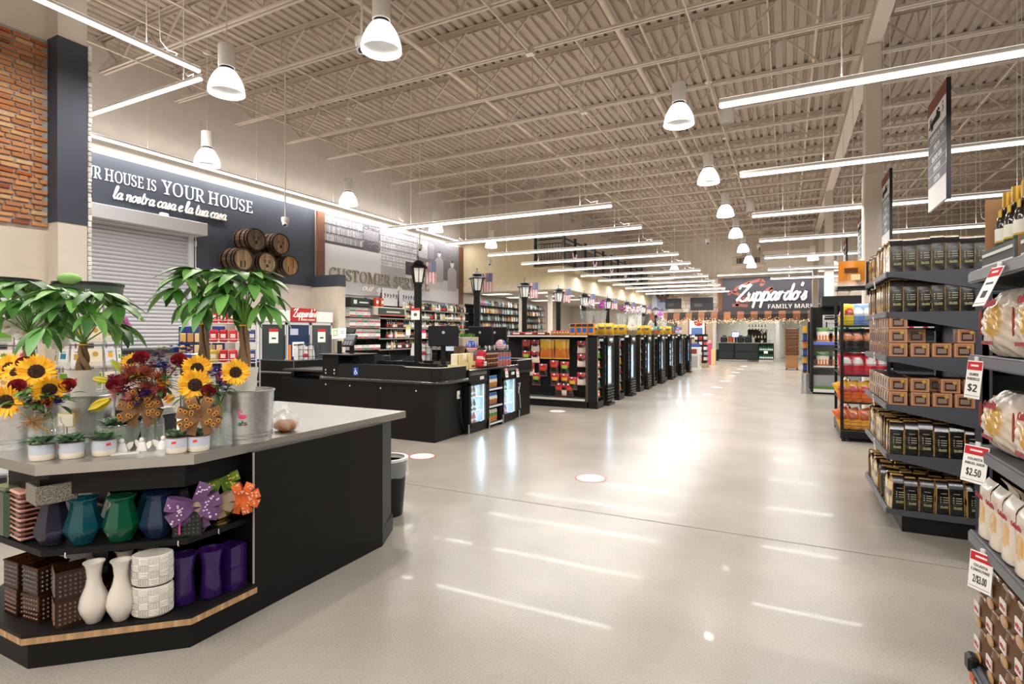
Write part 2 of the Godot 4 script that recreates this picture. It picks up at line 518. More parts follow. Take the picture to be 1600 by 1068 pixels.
func floor_and_walls() -> void:
	var m := MB.new().C("a8a095")
	m.span(V(WX - 0.3, -0.2, ZF + 0.3), V(RX + 0.3, 0, -40.0))
	var fl := struct("floor", m, "concrete", "polished grey concrete floor with saw cut joints", "floor")
	var j := MB.new().C("6d675e")
	for z in [-0.05, -4.55, -9.05, -13.55, -18.05, -22.55, -27.05, -31.55]:
		j.span(V(WX, 0.0005, z - 0.004), V(RX, 0.0012, z + 0.004))
	for x in [-10.3, -5.2, 4.0, 9.0]:
		j.span(V(x - 0.004, 0.0005, ZF), V(x + 0.004, 0.0012, -38))
	P(fl, "saw_cut_joint", j, "matte")
	# left wall: lower greige, upper taupe, navy painted band
	var w := MB.new().C(GREIGE)
	w.span(V(WX - 0.3, 0, -4.3), V(WX, 7.7, ZB - 4.5))
	var wl := struct("wall_left", w, "wall", "tall greige left wall behind the customer service area")
	P(wl, "painted_band", MB.new().C(NAVY).span(V(WX, 2.9, -4.4), V(WX + 0.012, 5.14, -11.68)), "paint")
	var wg := struct("wall_wing", MB.new().C("d2c6b6").span(V(WX, 0, -11.57), V(-11.28, 2.87, -11.85)), "wall", "short greige wing wall beside the drinks fridge")
	P(wg, "navy_wing", MB.new().C(NAVY).span(V(WX, 2.87, -11.56), V(-11.27, 3.2, -11.86)), "paint")
	# brick wall nearer on the left with its navy pier
	var bx := -9.9
	var b := MB.new().C("cfc3b3")
	b.span(V(bx - 0.3, 0, ZF), V(bx - 0.02, 7.7, -4.3))
	b.span(V(WX - 0.3, 0, -4.3), V(bx - 0.02, 7.7, -4.36))
	var wb := struct("wall_brick", b, "wall", "greige wall with a raised field of orange brick veneer")
	var mo := MB.new().C("a09c98")
	mo.span(V(bx - 0.02, 3.12, ZF - 0.1), V(bx - 0.004, 5.92, -4.3))
	P(wb, "mortar", mo, "matte")
	P(wb, "pier", MB.new().C("d3c8ba").span(V(bx - 0.02, 0, -4.22), V(-9.63, 3.2, -4.6)).span(V(bx - 0.02, 5.95, -4.22), V(-9.63, 7.7, -4.6)), "wall")
	P(wb, "navy_pier", MB.new().C(NAVY).span(V(bx - 0.02, 3.2, -4.21), V(-9.62, 5.95, -4.6)), "paint")
	# bricks: reclaimed, uneven in length, tone and set
	var tones := ["d08a55", "c9773f", "b9612f", "dba36c", "c98350", "a9562f", "d79660", "e0b483", "b86b42", "9b5236"]
	var meshes := []
	for k in 14:
		var q := MB.new().C(Color(tones[k % tones.size()]).lerp(Color("c9a27c"), 0.25 * (k % 3)))
		var ln := [0.2, 0.2, 0.21, 0.19, 0.1, 0.2, 0.21][k % 7] as float
		var hh := 0.054 + 0.006 * (k % 3)
		var cs := []
		for sx in [0, 1]:
			for sy in [0, 1]:
				cs.append([sx * ln + (rng.randf() - 0.5) * 0.012, sy * hh + (rng.randf() - 0.5) * 0.01])
		# face toward +x; local z runs along the wall, y up
		var d := 0.024 + 0.01 * rng.randf()
		var f := []
		for cc in cs: f.append([V(0, cc[1], -cc[0]), V(d, cc[1] + (0.004 if cc[1] < 0.03 else -0.004), -cc[0] + (-0.005 if cc[0] < 0.05 else 0.005))])
		q.face([f[0][1], f[2][1], f[3][1], f[1][1]], Vector3.RIGHT)
		q.face([f[0][0], f[2][0], f[2][1], f[0][1]], Vector3.DOWN)
		q.face([f[1][0], f[3][0], f[3][1], f[1][1]], Vector3.UP)
		q.face([f[0][0], f[1][0], f[1][1], f[0][1]], Vector3.BACK)
		q.face([f[2][0], f[3][0], f[3][1], f[2][1]], Vector3.FORWARD)
		meshes.append([q.mesh(), ln])
	var row := 0
	var n_brick := 0
	var rest := MB.new()
	var yy := 3.13
	while yy < 5.88:
		var z := -4.22 + (0.11 if row % 2 else 0.0)
		# run from the pier towards the viewer
		z = -4.2
		if row % 2: z += 0.06
		while z < 0.8:
			var k := rng.randi() % 14
			if row % 2 == 1 and z < -4.1: k = 4
			var ln: float = meshes[k][1]
			if z > -3.1:   # beyond the picture's edge: joined
				rest.C(Color(tones[rng.randi() % tones.size()])).span(V(bx - 0.004, yy, z), V(bx + 0.025, yy + 0.06, z + ln), 0.006)
				z += ln + 0.02
				continue
			var o := MeshInstance3D.new()
			o.mesh = meshes[k][0]; o.material_override = M["brick"]
			o.name = "brick"
			o.position = V(bx - 0.004, yy + (rng.randf() - 0.5) * 0.008, z + ln)
			o.rotation.x = (rng.randf() - 0.5) * 0.03
			wb.add_child(o, true)
			z += ln + 0.016 + rng.randf() * 0.006
			n_brick += 1
		yy += 0.079
		row += 1
	P(wb, "bricks_beyond", rest, "brick").set_meta("kind", "stuff")
	# rough stone edge on the far side of the pier
	var st := MB.new()
	var y2 := 0.1
	while y2 < 5.9:
		var hh2 := 0.05 + rng.randf() * 0.05
		st.C(["d9d4cc", "c9c2b8", "e2ded8", "b9b2a8"][rng.randi() % 4])
		st.box(V(-9.755 + rng.randf() * 0.03, y2 + hh2 / 2, -4.635), V(0.24, hh2 - 0.008, 0.05), 0.008)
		y2 += hh2
	P(wb, "stone_edge", st, "matte")
	# wall behind the viewer, right wall
	struct("wall_front", MB.new().C(GREIGE).span(V(WX - 0.3, 0, ZF), V(RX + 0.3, 7.8, ZF + 0.3)), "wall", "plain greige wall behind the viewer")
	struct("wall_right", MB.new().C(GREIGE).span(V(RX, 0, ZF), V(RX + 0.3, 7.8, -39)), "wall", "plain greige wall on the far right side")
	# far wall with an opening into the floral kitchen on its left
	var far := MB.new().C("d0c3b2")
	far.span(V(WX - 0.3, 2.78, ZB), V(1.4, 7.8, ZB - 0.3))
	far.span(V(1.4, 0, ZB), V(RX + 0.3, 7.8, ZB - 0.3))
	var wf := struct("wall_far", far, "wall", "high greige end wall above the striped awning")
	var stones := ["cfc4b8", "bfae9f", "d8cec4", "c5b2a2", "b5a396", "d9cbbd"]
	var sm := []
	for k in 6: sm.append(MB.new().C(stones[k]).box(V(0, 0, 0.03), V(0.50 if k % 2 else 0.36, 0.235, 0.07), 0.02).mesh())
	var r2 := 0
	var y3 := 2.92
	while y3 < 4.75:
		var x3 := -6.55 + (0.2 if r2 % 2 else 0.0)
		while x3 < -3.7:
			var k := rng.randi() % 6
			var wd := 0.50 if k % 2 else 0.36
			if x3 + wd > -3.55: break
			var o := MeshInstance3D.new()
			o.mesh = sm[k]; o.material_override = M["brick"]; o.name = "stone"
			o.position = V(x3 + wd / 2, y3, ZB)
			wf.add_child(o, true)
			x3 += wd + 0.02
		y3 += 0.25
		r2 += 1
	for yy2 in [2.92, 3.17, 3.42, 3.67, 3.92, 4.17, 4.42, 4.67]:
		for q in 3:
			var o := MeshInstance3D.new()
			o.mesh = sm[(q + int(yy2 * 7)) % 6]; o.material_override = M["brick"]; o.name = "stone"
			o.position = V(1.75 + q * 0.5 + (0.1 if int(yy2 * 4) % 2 else 0.0), yy2, ZB)
			wf.add_child(o, true)
	# alcove walls
	var al := MB.new().C("d9ddd2")
	al.span(V(-13, 0, -38.6), V(2.2, 3.0, -38.9))
	al.span(V(1.4, 0, ZB - 0.3), V(1.7, 3.0, -38.9))
	struct("wall_alcove", al, "wall", "pale wall inside the floral department alcove")
	struct("ceiling_alcove", MB.new().C("e2ddd4").span(V(-13, 2.95, ZB - 0.3), V(2.2, 3.1, -38.9)), "wall", "low white ceiling of the floral alcove", "ceiling")
	# steel columns
	for q in [[-11.7, "nearest of the greige steel columns right of the aisle"], [-23.0, "second greige steel column along the aisle"], [-33.6, "farthest greige steel column before the end wall"]]:
		var cm := MB.new().C("cdc0b0").box(V(1.38, 3.35, q[0]), V(0.26, 6.7, 0.26), 0.02)
		cm.C("d8cdbf").box(V(1.38, 2.2, q[0]), V(0.3, 4.4, 0.3), 0.02)
		struct("column", cm, "paint", q[1], "column", "steel columns")

func roof() -> void:
	# corrugated deck, ribs running along the aisle
	var m := MB.new().C(UPPER)
	var x := WX - 0.3
	while x < RX + 0.3:
		var p := [[0.0, 0.0], [0.125, 0.0], [0.145, 0.055], [0.19, 0.055], [0.21, 0.0]]
		for k in 4:
			var a := V(x + p[k][0], DECK + p[k][1], ZF + 0.3)
			var b := V(x + p[k + 1][0], DECK + p[k + 1][1], ZF + 0.3)
			var dz := V(0, 0, -38.5 - ZF)
			m.face([a, b, b + dz, a + dz], V(0, -1, 0))
		x += 0.21
	m.span(V(WX - 0.3, 7.55, ZF + 0.3), V(RX + 0.3, 7.7, -39))
	struct("ceiling", m, "wall", "taupe corrugated steel roof deck", "ceiling")
	# open web joists in two bays
	var src := []
	for bay in [[WX, 1.28], [1.5, RX]]:
		var x0: float = bay[0]
		var x1: float = bay[1]
		var bc := MB.new().C("d6c9ba")
		for s in [-0.04, 0.04]:
			bc.span(V(x0 + 0.05, CHORD, s - 0.022), V(x1 - 0.05, CHORD + 0.012, s + 0.022))
			bc.span(V(x0 + 0.05, CHORD, s - 0.006), V(x1 - 0.05, CHORD + 0.05, s + 0.006))
		var tc := MB.new().C("c0b0a0")
		for s in [-0.045, 0.045]:
			tc.span(V(x0, DECK - 0.014, s - 0.04), V(x1, DECK - 0.002, s + 0.04))
			tc.span(V(x0, DECK - 0.07, s - 0.006), V(x1, DECK - 0.002, s + 0.006))
		var wb := MB.new().C("c2b3a2")
		var n := int((x1 - x0) / 1.25)
		var st := (x1 - x0) / n
		for k in n:
			var a := x0 + k * st
			wb.bar(V(a + 0.05, DECK - 0.05, 0), V(a + st * 0.5, CHORD + 0.03, 0), 0.034, 0.034)
			wb.bar(V(a + st * 0.5, CHORD + 0.03, 0), V(a + st - 0.05, DECK - 0.05, 0), 0.034, 0.034)
			wb.bar(V(a + st * 0.5, CHORD + 0.03, 0), V(a + st * 0.5, DECK - 0.04, 0), 0.02, 0.02, Vector3.RIGHT)
		src.append([bc.mesh(), tc.mesh(), wb.mesh()])
	for i in 26:
		for b in 2:
			var t := T("joist", "%s open web roof joist %s of the column girder, counted from the viewer" % [nth(i + 1), ["left", "right"][b]], "joist", V(0, 0, 1.4 - 1.5 * i), 0.0, "open web roof joists")
			t.set_meta("kind", "structure")
			P(t, "bottom_chord", src[b][0], "paint"); P(t, "top_chord", src[b][1], "paint"); P(t, "web", src[b][2], "paint")
	# girder on the columns
	var g := MB.new().C("cdbfae")
	g.span(V(1.27, CHORD - 0.02, ZF), V(1.51, CHORD + 0.01, -38))
	g.span(V(1.38, CHORD, ZF), V(1.4, DECK, -38))
	g.span(V(1.27, DECK - 0.02, ZF), V(1.51, DECK, -38))
	struct("girder", g, "paint", "wide flange steel girder carried by the columns", "girder")
	# bridging rods, sprinkler mains and conduit along the building
	var list := [[-11.2, CHORD + 0.07, 0.018, "bridging rod nearest the left wall"], [-11.0, CHORD - 0.03, 0.016, "thin conduit close to the left wall"], [-9.5, CHORD - 0.04, 0.014, "conduit that carries the pendant lamps along the left wall"],
		[-8.7, CHORD + 0.07, 0.016, "bridging rod left of the thick sprinkler main"], [-7.3, CHORD + 0.62, 0.016, "upper bridging rod over the checkouts"], [-6.2, CHORD + 0.2, 0.045, "sprinkler main over the checkout lanes"], [-5.6, CHORD + 0.07, 0.014, "thin rod right of the sprinkler main over checkouts"],
		[-4.2, CHORD - 0.04, 0.018, "conduit above the right ends of the lane lamps"], [-3.4, CHORD + 0.1, 0.02, "narrow pipe beside the thickest sprinkler main"], [-2.72, CHORD + 0.3, 0.06, "thickest sprinkler main above the aisle"], [-2.3, CHORD + 0.22, 0.022, "narrow pipe right of the thickest main"],
		[-1.42, CHORD - 0.05, 0.016, "conduit carrying the aisle pendants"], [-0.3, CHORD + 0.62, 0.018, "upper bridging rod over the aisle"], [0.5, CHORD + 0.5, 0.03, "pipe beside the column girder"], [4.0, CHORD + 0.1, 0.02, "bridging rod over the shelves right of the girder"], [6.4, CHORD + 0.3, 0.04, "sprinkler branch over the right aisles"], [9.0, CHORD + 0.1, 0.02, "farthest right bridging rod"]]
	for q in list:
		one("ceiling_pipe", MB.new().C("d4c4b0").tube([V(0, 0, 3.1), V(0, 0, -16), V(0, 0, -34.4)], q[2], 8), "paint", "beige %s, running under the roof deck" % q[3], "pipe", V(q[0], q[1], 0), 0.0, "pipes under the roof deck")

func mezzanine() -> void:
	var z0 := -19.8
	var m := MB.new().C("d9c8a4")
	m.span(V(WX, 3.5, z0), V(-8.97, 5.3, z0 - 0.2))
	m.span(V(-8.97, 3.5, z0), V(-7.69, 4.16, z0 - 0.2))
	m.span(V(-7.89, 3.5, z0 - 0.2), V(-7.69, 4.16, ZB))
	m.C("d6c9b2").span(V(WX, 3.26, z0 + 0.03), V(-7.66, 3.5, z0 - 0.2)).span(V(-7.89, 3.26, z0 - 0.2), V(-7.66, 3.5, ZB))
	var w := struct("wall_mezzanine", m, "wall", "cream balcony front of the mezzanine office")
	P(w, "soffit", MB.new().C("cfc6b8").span(V(WX, 3.24, z0), V(-7.69, 3.3, ZB)), "wall")
	P(w, "deck", MB.new().C("8f8478").span(V(WX, 4.1, z0 - 0.2), V(-7.7, 4.18, ZB)), "wall")
	P(w, "wood_edge", MB.new().C("7a5f4b").span(V(-8.97, 4.16, z0 + 0.02), V(-7.66, 4.21, z0 - 0.22)), "wood")
	struct("wall_soffit_back", MB.new().C("d5cfc0").span(V(WX, 0, -33.0), V(-7.9, 3.3, -33.3)), "wall", "pale back wall of the liquor area under the mezzanine")
	struct("wall_upper", MB.new().C("cbbeae").span(V(WX, 5.3, -19.86), V(-8.97, 7.45, -20.0)).span(V(-8.97, 4.17, -20.0), V(-9.17, 7.45, ZB)), "wall", "taupe upper wall behind the mezzanine railing")
	# railings
	var rl := T("balcony_railing", "black iron railing across the short front of the mezzanine", "railing", V(-8.9, 4.2, z0 - 0.05))
	_rail(rl, 1.2)
	var rl2 := T("balcony_railing", "long black iron railing running back along the mezzanine edge", "railing", V(-7.72, 4.2, z0 - 0.08), PI / 2)
	_rail(rl2, 14.0)
	for k in 5:
		var f := T("bunting_fan", "red white and blue pleated bunting, %s along the balcony railing" % nth(k + 1), "bunting", V(-7.66, 4.75, -20.9 - k * 2.6), PI / 2, "patriotic bunting on the balcony")
		var fm := MB.new()
		for q in 16:
			var a0 := PI + PI * q / 16.0
			var a1 := PI + PI * (q + 1) / 16.0
			for rr in 3:
				fm.C(["b03038", "e8e4e0", "2c3a66"][rr])
				var r0 := 0.05 + 0.11 * (2 - rr)
				var dz := 0.02 if q % 2 else 0.0
				fm.face([V(cos(a0) * r0, sin(a0) * r0, dz), V(cos(a0) * (r0 + 0.11), sin(a0) * (r0 + 0.11), dz), V(cos(a1) * (r0 + 0.11), sin(a1) * (r0 + 0.11), 0.02 - dz), V(cos(a1) * r0, sin(a1) * r0, 0.02 - dz)], Vector3.BACK)
		P(f, "pleats", fm, "cloth")
	# soffit ceiling panels and posts
	for q in [[-11.2, -20.9, "left front"], [-9.2, -20.9, "right front"], [-11.2, -23.2, "left middle"], [-9.2, -23.2, "right middle"], [-11.2, -26.0, "left rear"], [-9.2, -26.0, "right rear"], [-9.2, -29.5, "rearmost"]]:
		var t := T("ceiling_panel_light", "flat white panel light in the %s of the liquor soffit" % q[2], "light", V(q[0], 3.235, q[1]), 0.0, "soffit panel lights")
		P(t, "frame", MB.new().C("e8e4dc").box(V(0, 0, 0), V(1.24, 0.02, 0.64)), "paint")
		P(t, "diffuser", MB.new().box(V(0, -0.012, 0), V(1.18, 0.012, 0.58)), "panel_glow")
		_area(t, V(0, -0.03, 0), 1.1, 0.5, 2.6)
	for q in [[-10.1, -21.0, "left"], [-8.6, -20.6, "right"]]:
		struct("column", MB.new().C("ddd3c4").box(V(q[0], 1.63, q[1]), V(0.16, 3.26, 0.16), 0.01), "paint", "slim white post carrying the soffit, %s one" % q[2], "column", "soffit posts")

func _rail(t: Node3D, ln: float) -> void:
	var r := MB.new().C("24262b")
	r.box(V(ln / 2, 1.03, 0), V(ln, 0.05, 0.05)).box(V(ln / 2, 0.85, 0), V(ln, 0.03, 0.03)).box(V(ln / 2, 0.06, 0), V(ln, 0.03, 0.03))
	P(t, "rail", r, "paint")
	var n := int(ln / 1.2)
	for k in n + 1:
		P(t, "post", MB.new().C("24262b").box(V(k * ln / n, 0.56, 0), V(0.09, 1.12, 0.09), 0.01).box(V(k * ln / n, 1.16, 0), V(0.12, 0.05, 0.12), 0.01), "paint")
	var b := MB.new().C("2c2e33")
	var x := 0.12
	while x < ln:
		b.box(V(x, 0.45, 0), V(0.016, 0.8, 0.016))
		x += 0.12
	P(t, "balusters", b, "paint").set_meta("kind", "stuff")

func _area(par: Node3D, p: Vector3, sx: float, sz: float, energy: float, color := Color(1.0, 0.99, 0.98), rot := Vector3(-PI / 2, 0, 0)) -> void:   # a lamp's own light, shining along its -z
	var l := AreaLight3D.new()
	l.name = "light"
	l.area_size = Vector2(sx, sz)
	l.light_energy = energy
	l.light_color = color
	l.shadow_enabled = true
	l.set("area_range", 30.0); l.set("area_attenuation", 2.0)
	l.position = p; l.rotation = rot
	par.add_child(l, true)

# ------------------------------------------------------------------ lamps
func _tube(label: String, p: Vector3, ln: float, ry: float, group: String, rods := 2, power := 1.0) -> void:   # p is one end, the lamp runs along local +x
	var t := T("linear_lamp", label, "light", p, ry, group)
	P(t, "housing", MB.new().C("e6e1da").box(V(ln / 2, 0.05, 0), V(ln, 0.045, 0.05), 0.006), "paint")
	P(t, "diffuser", MB.new().box(V(ln / 2, 0.008, 0), V(ln - 0.01, 0.045, 0.065), 0.014), "tube_glow")
	var n := maxi(1, int(ln / 2.3))
	for k in n:
		_area(t, V(ln * (k + 0.5) / n, -0.022, 0), ln / n * 0.98, 0.06, TUBE_LIGHT * power * ln / n)
	P(t, "uplight", MB.new().box(V(ln / 2, 0.074, 0), V(ln - 0.02, 0.004, 0.03)), "tube_glow")
	_area(t, V(ln / 2, 0.09, 0), ln * 0.98, 0.03, TUBE_LIGHT * power * ln * 0.16, Color(1.0, 0.99, 0.98), Vector3(PI / 2, 0, 0))
	for k in rods:
		var x := ln * (0.12 + 0.76 * k / maxf(rods - 1, 1))
		P(t, "suspension_rod", MB.new().C("ded5c8").tube([V(x, 0.07, 0), V(x, DECK - p.y, 0)], 0.006, 5), "paint")
	var e := ln * 0.94
	P(t, "power_cord", MB.new().C("e6e0d6").tube([V(e, 0.07, 0), V(e + 0.05, 0.13, 0), V(e - 0.1, 0.12, 0), V(e - 0.2, 0.2, 0), V(e - 0.22, 0.5, 0), V(e - 0.22, DECK - p.y, 0)], 0.006, 5), "paint")

func linear_lamps() -> void:
	for k in 11:
		_tube("white linear lamp over the checkouts, %s of that row from the viewer" % nth(k + 1), V(-8.0 if k < 5 else -7.52, 3.86, -9.75 - 2.3 * k), 5.15 if k < 5 else 4.67, 0.0, "linear lamps over the checkouts")
	var zs := [-5.95, -8.75, -11.9, -15.2, -18.7, -22.3, -26.0]
	for q in [[-0.62, -2.9, "above the pasta end display"], [-0.62, 0.1, "over the viewer's right"], [-6.2, 0.6, "over the flower counter, behind the viewer's left"], [-6.2, 2.4, "along the wall behind the viewer"], [-0.62, 2.5, "near the wall behind the viewer's right"]]:
		_tube("white linear lamp outside the picture, %s" % q[2], V(q[0], 3.86, q[1]), 5.15, 0.0, "linear lamps near the viewer", 3)
	for k in zs.size():
		_tube("long white linear lamp across the right aisles, %s from the viewer" % nth(k + 1), V(-0.62, 3.86, zs[k]), [9.0, 9.0, 4.6, 4.9, 5.5, 6.0, 6.0][k], 0.0, "linear lamps over the right aisles", 4)
	_tube("linear wall washer lamp along the navy wall, nearer length", V(-12.0, 5.35, -5.6), 10.4, PI / 2, "wall washer lamps", 4, 0.85)
	_tube("linear wall washer lamp along the mural, far length", V(-12.0, 5.3, -16.2), 3.3, PI / 2, "wall washer lamps", 2, 0.6)
	_tube("linear lamp beside the brick wall, pointing down the store", V(-7.95, 5.5, 1.2), 6.5, PI / 2, "wall washer lamps", 3, 1.6)
	_tube("linear lamp crossing from the brick pier to the brick wall lamp", V(-11.9, 5.5, -5.45), 3.75, 0.0, "wall washer lamps", 2)
	_tube("linear lamp washing the dark sign on the end wall", V(-3.6, 4.86, -33.7), 7.6, 0.0, "wall washer lamps", 3)

func pendant_lamps() -> void:
	var spots := [[-3.97, -4.72, "nearest one, cut by the top of the picture"], [-6.46, -4.66, "beside the brick wall lamp"], [-9.55, -6.5, "in front of the navy wall, above its lettering"], [-9.45, -10.03, "above the mural's left end"], [-9.55, -13.86, "behind the first checkout lamp"], [-9.55, -17.35, "beside the mezzanine front"],
		[-1.43, -8.38, "nearest over the main aisle"], [-1.44, -11.9, "second over the main aisle"], [-1.45, -15.5, "third over the main aisle"], [-1.47, -19.05, "fourth over the main aisle"], [-1.48, -22.6, "fifth over the main aisle"], [-1.48, -26.2, "sixth over the main aisle"], [-1.48, -28.2, "last over the main aisle"],
		[-5.0, -28.0, "far back over the last checkouts"], [-6.2, -31.5, "far back left of the end wall sign"], [2.0, -30.0, "far right in front of the dark end wall sign"], [1.0, -26.5, "right of the air heater"]]
	var proto: Node3D
	for k in spots.size():
		var q: Array = spots[k]
		var lb := "white bell pendant lamp, %s" % q[2]
		if k == 0:
			proto = T("pendant_lamp", lb, "lamp", V(q[0], 4.64, q[1]), 0.0, "bell pendant lamps")
			P(proto, "socket", MB.new().C("ece8e2").lathe([Vector2(0.085, 0.33), Vector2(0.1, 0.335), Vector2(0.1, 0.61), Vector2(0.09, 0.62), Vector2(0.0, 0.62)], 24), "paint")
			P(proto, "collar", MB.new().C("2a2c30").lathe([Vector2(0.07, 0.3), Vector2(0.086, 0.3), Vector2(0.086, 0.335), Vector2(0.07, 0.335)], 24), "paint")
			var pr := []
			for i in 13:
				var a := i / 12.0
				pr.append(Vector2(0.22 * pow(cos(a * 1.25), 0.75) if a < 1.0 else 0.075, 0.31 * a))
			var inner := pr.duplicate()
			inner.reverse()
			P(proto, "shade", MB.new().C("f2f1ef").lathe(pr, 36), "shade_glow")
			P(proto, "reflector", MB.new().C("d9d9d9").lathe(inner.map(func(q2): return Vector2(maxf(q2.x - 0.006, 0.01), q2.y)), 36), "paint")
			P(proto, "cord", MB.new().C("ded6ca").tube([V(0, 0.62, 0), V(0, DECK - 4.64, 0)], 0.006, 5), "paint")
			P(proto, "canopy", MB.new().C("e2dace").cyl(V(0, CHORD - 4.66, 0), 0.07, 0.03, 16), "paint")
			P(proto, "bulb", MB.new().ball(V(0, 0.2, 0), V(0.05, 0.07, 0.05), 10, 6), "shade_glow")
			var l := SpotLight3D.new()
			l.name = "light"
			l.light_energy = PENDANT_LIGHT; l.spot_angle = 75.0; l.spot_range = 20.0; l.spot_attenuation = 2.0; l.light_size = 0.1; l.light_color = Color(1, 0.97, 0.93); l.shadow_enabled = true
			l.position = V(0, 0.1, 0); l.rotation.x = -PI / 2
			proto.add_child(l)
		else:
			dup(proto, V(q[0], 4.64, q[1]), k * 0.7, lb)

# ------------------------------------------------------------------ far department
func far_department() -> void:
	var z := ZB + 0.02
	# dark wall sign
	var t := T("market_sign", "large charcoal sign with white brush lettering on the end wall", "sign", V(-1.0, 2.82, z))
	P(t, "panel", MB.new().C("4c4b50").span(V(-2.4, 0, 0), V(2.9, 1.95, 0.05)), "matte")
	P(t, "wood_frame", MB.new().C("9c6646").span(V(-2.62, 0, 0), V(-2.4, 1.95, 0.07)), "wood", "left wooden edge board")
	P(t, "wood_frame", MB.new().C("8a5a40").span(V(2.9, 0, 0), V(3.12, 1.95, 0.07)), "wood")
	var zs := script_mesh("Zuppardo's", 0.46, 0.085, 0.012, "f2f1ee")
	P(t, "brush_lettering", zs[0], "paint").transform = Transform3D(Basis.IDENTITY.scaled(V(3.6 / zs[1], 1, 1)), V(-1.62, 0.6, 0.06))
	letters(t, "sans_lettering", "FAMILY MARKET", "Droid Sans", 0.24, 0.02, _flat("f2f1ee"), Transform3D(Basis.IDENTITY, V(0.05, 0.12, 0.06)), 2.7, 700)
	# printed crawfish behind the lettering
	var cw := MB.new().C("a5685c")
	var pts := [[-1.0, 0.5, -1.35, 0.9, -1.75, 1.1, -2.0, 1.15, -2.05, 0.95], [-1.75, 1.1, -1.6, 1.35, -1.25, 1.5, -1.0, 1.62, -0.85, 1.5], [-1.0, 1.62, -0.6, 1.72, -0.3, 1.8, -0.15, 1.6, -0.35, 1.45], [-0.2, 1.0, 0.1, 1.25, 0.3, 1.3, 0.1, 1.05], [-1.6, 0.3, -1.5, 0.7, -1.25, 0.95], [-1.85, 0.35, -1.4, 0.35, -1.0, 0.3]]
	for st in pts:
		var path := []
		for k in range(0, st.size(), 2): path.append(V(st[k], st[k + 1], 0.052))
		for k in path.size() - 1:
			var d: Vector3 = (path[k + 1] - path[k]).normalized()
			cw.strip([path[k], path[k + 1]], [0.09, 0.08], V(-d.y, d.x, 0), Vector3.BACK)
	P(t, "printed_crawfish", cw, "matte")
	# framed pictures and round sign on the stone
	for q in [[-6.2, 3.35, 0.95, 0.62, "smaller dark framed photograph on the far stone wall"], [-4.55, 3.3, 1.3, 0.75, "larger dark framed photograph on the far stone wall"]]:
		var f := T("framed_photo", q[4], "picture", V(q[0], q[1], z + 0.08))
		P(f, "frame", MB.new().C("33322f").box(V(0, 0, 0), V(q[2], q[3], 0.05), 0.01), "satin")
		var im := MB.new().C("3c3d40").box(V(0, 0, 0.027), V(q[2] - 0.1, q[3] - 0.1, 0.006))
		im.C("5c5d5e").box(V(-q[2] * 0.15, -q[3] * 0.1, 0.031), V(q[2] * 0.35, q[3] * 0.25, 0.004)).C("34363a").box(V(q[2] * 0.2, q[3] * 0.12, 0.031), V(q[2] * 0.3, q[3] * 0.2, 0.004))
		P(f, "print", im, "matte")
	var rs := T("round_sign", "round brown plaque hung on the far stone wall", "sign", V(-6.85, 4.0, z + 0.1))
	P(rs, "disc", MB.new().C("5d4438").at(Transform3D(Basis.from_euler(V(PI / 2, 0, 0)), Vector3.ZERO)).cyl(V(0, 0, 0), 0.42, 0.05, 28), "satin")
	P(rs, "emblem", MB.new().C("cfc4b4").box(V(-0.12, 0, 0.06), V(0.05, 0.36, 0.02)).box(V(0.12, 0, 0.06), V(0.05, 0.36, 0.02)).box(V(0, 0.05, 0.06), V(0.05, 0.3, 0.02)), "matte")
	var bl := T("blue_mural", "pale blue mural panel at the left end of the far wall", "mural", V(-7.05, 2.95, z))
	P(bl, "panel", MB.new().C("8e9ab0").span(V(-0.5, 0, 0), V(0.42, 1.5, 0.04)), "matte")
	P(bl, "pale_arch", MB.new().C("c3cbd8").prism(PackedVector2Array([Vector2(-0.45, 0.1), Vector2(-0.15, 0.1), Vector2(-0.15, 0.9), Vector2(-0.22, 1.2), Vector2(-0.3, 1.3), Vector2(-0.38, 1.2), Vector2(-0.45, 0.9)]), 0.04, 0.05), "matte")
	P(bl, "dark_block", MB.new().C("56607a").span(V(0.02, 0.5, 0.04), V(0.36, 0.95, 0.05)), "matte")
	# striped awning
	var aw := T("awning", "striped copper and charcoal awning along the alcove opening", "awning", V(0, 2.3, z + 0.28))
	var x := -7.6
	var k2 := 0
	while x < 1.3:
		P(aw, "stripe", MB.new().C(["96664a", "3a332f"][k2 % 2]).span(V(x, 0, 0), V(x + 0.36, 0.33, 0.03)).face([V(x, 0.33, 0.03), V(x + 0.36, 0.33, 0.03), V(x + 0.36, 0.5, -0.22), V(x, 0.5, -0.22)], V(0, 1, 1)), "cloth")
		x += 0.36
		k2 += 1
	# fairy lights under the awning
	var fl := T("fairy_lights", "tangled warm fairy lights strung below the striped awning", "string lights", V(0, 2.29, z + 0.33))
	var br := MB.new().C("5a3a2a")
	var path := []
	for i in 60: path.append(V(-7.6 + i * 0.15, 0.06 * sin(i * 1.3) + 0.04 * cos(i * 2.9), 0.05 * sin(i * 2.1)))
	br.tube(path, 0.018, 5)
	P(fl, "branch", br, "matte")
	var mm := MultiMesh.new()
	mm.transform_format = MultiMesh.TRANSFORM_3D
	mm.mesh = MB.new().ball(Vector3.ZERO, V(0.017, 0.017, 0.017), 6, 4).mesh()
	mm.instance_count = 420
	for i in 420: mm.set_instance_transform(i, Transform3D(Basis.IDENTITY, V(-7.6 + 8.9 * rng.randf(), rng.randfn(-0.04, 0.09), rng.randfn(0.02, 0.06))))
	var mmi := MultiMeshInstance3D.new()
	mmi.name = "bulbs"; mmi.multimesh = mm; mmi.material_override = M["fairy_glow"]; mmi.set_meta("kind", "stuff")
	fl.add_child(mmi)
	var ol := OmniLight3D.new()
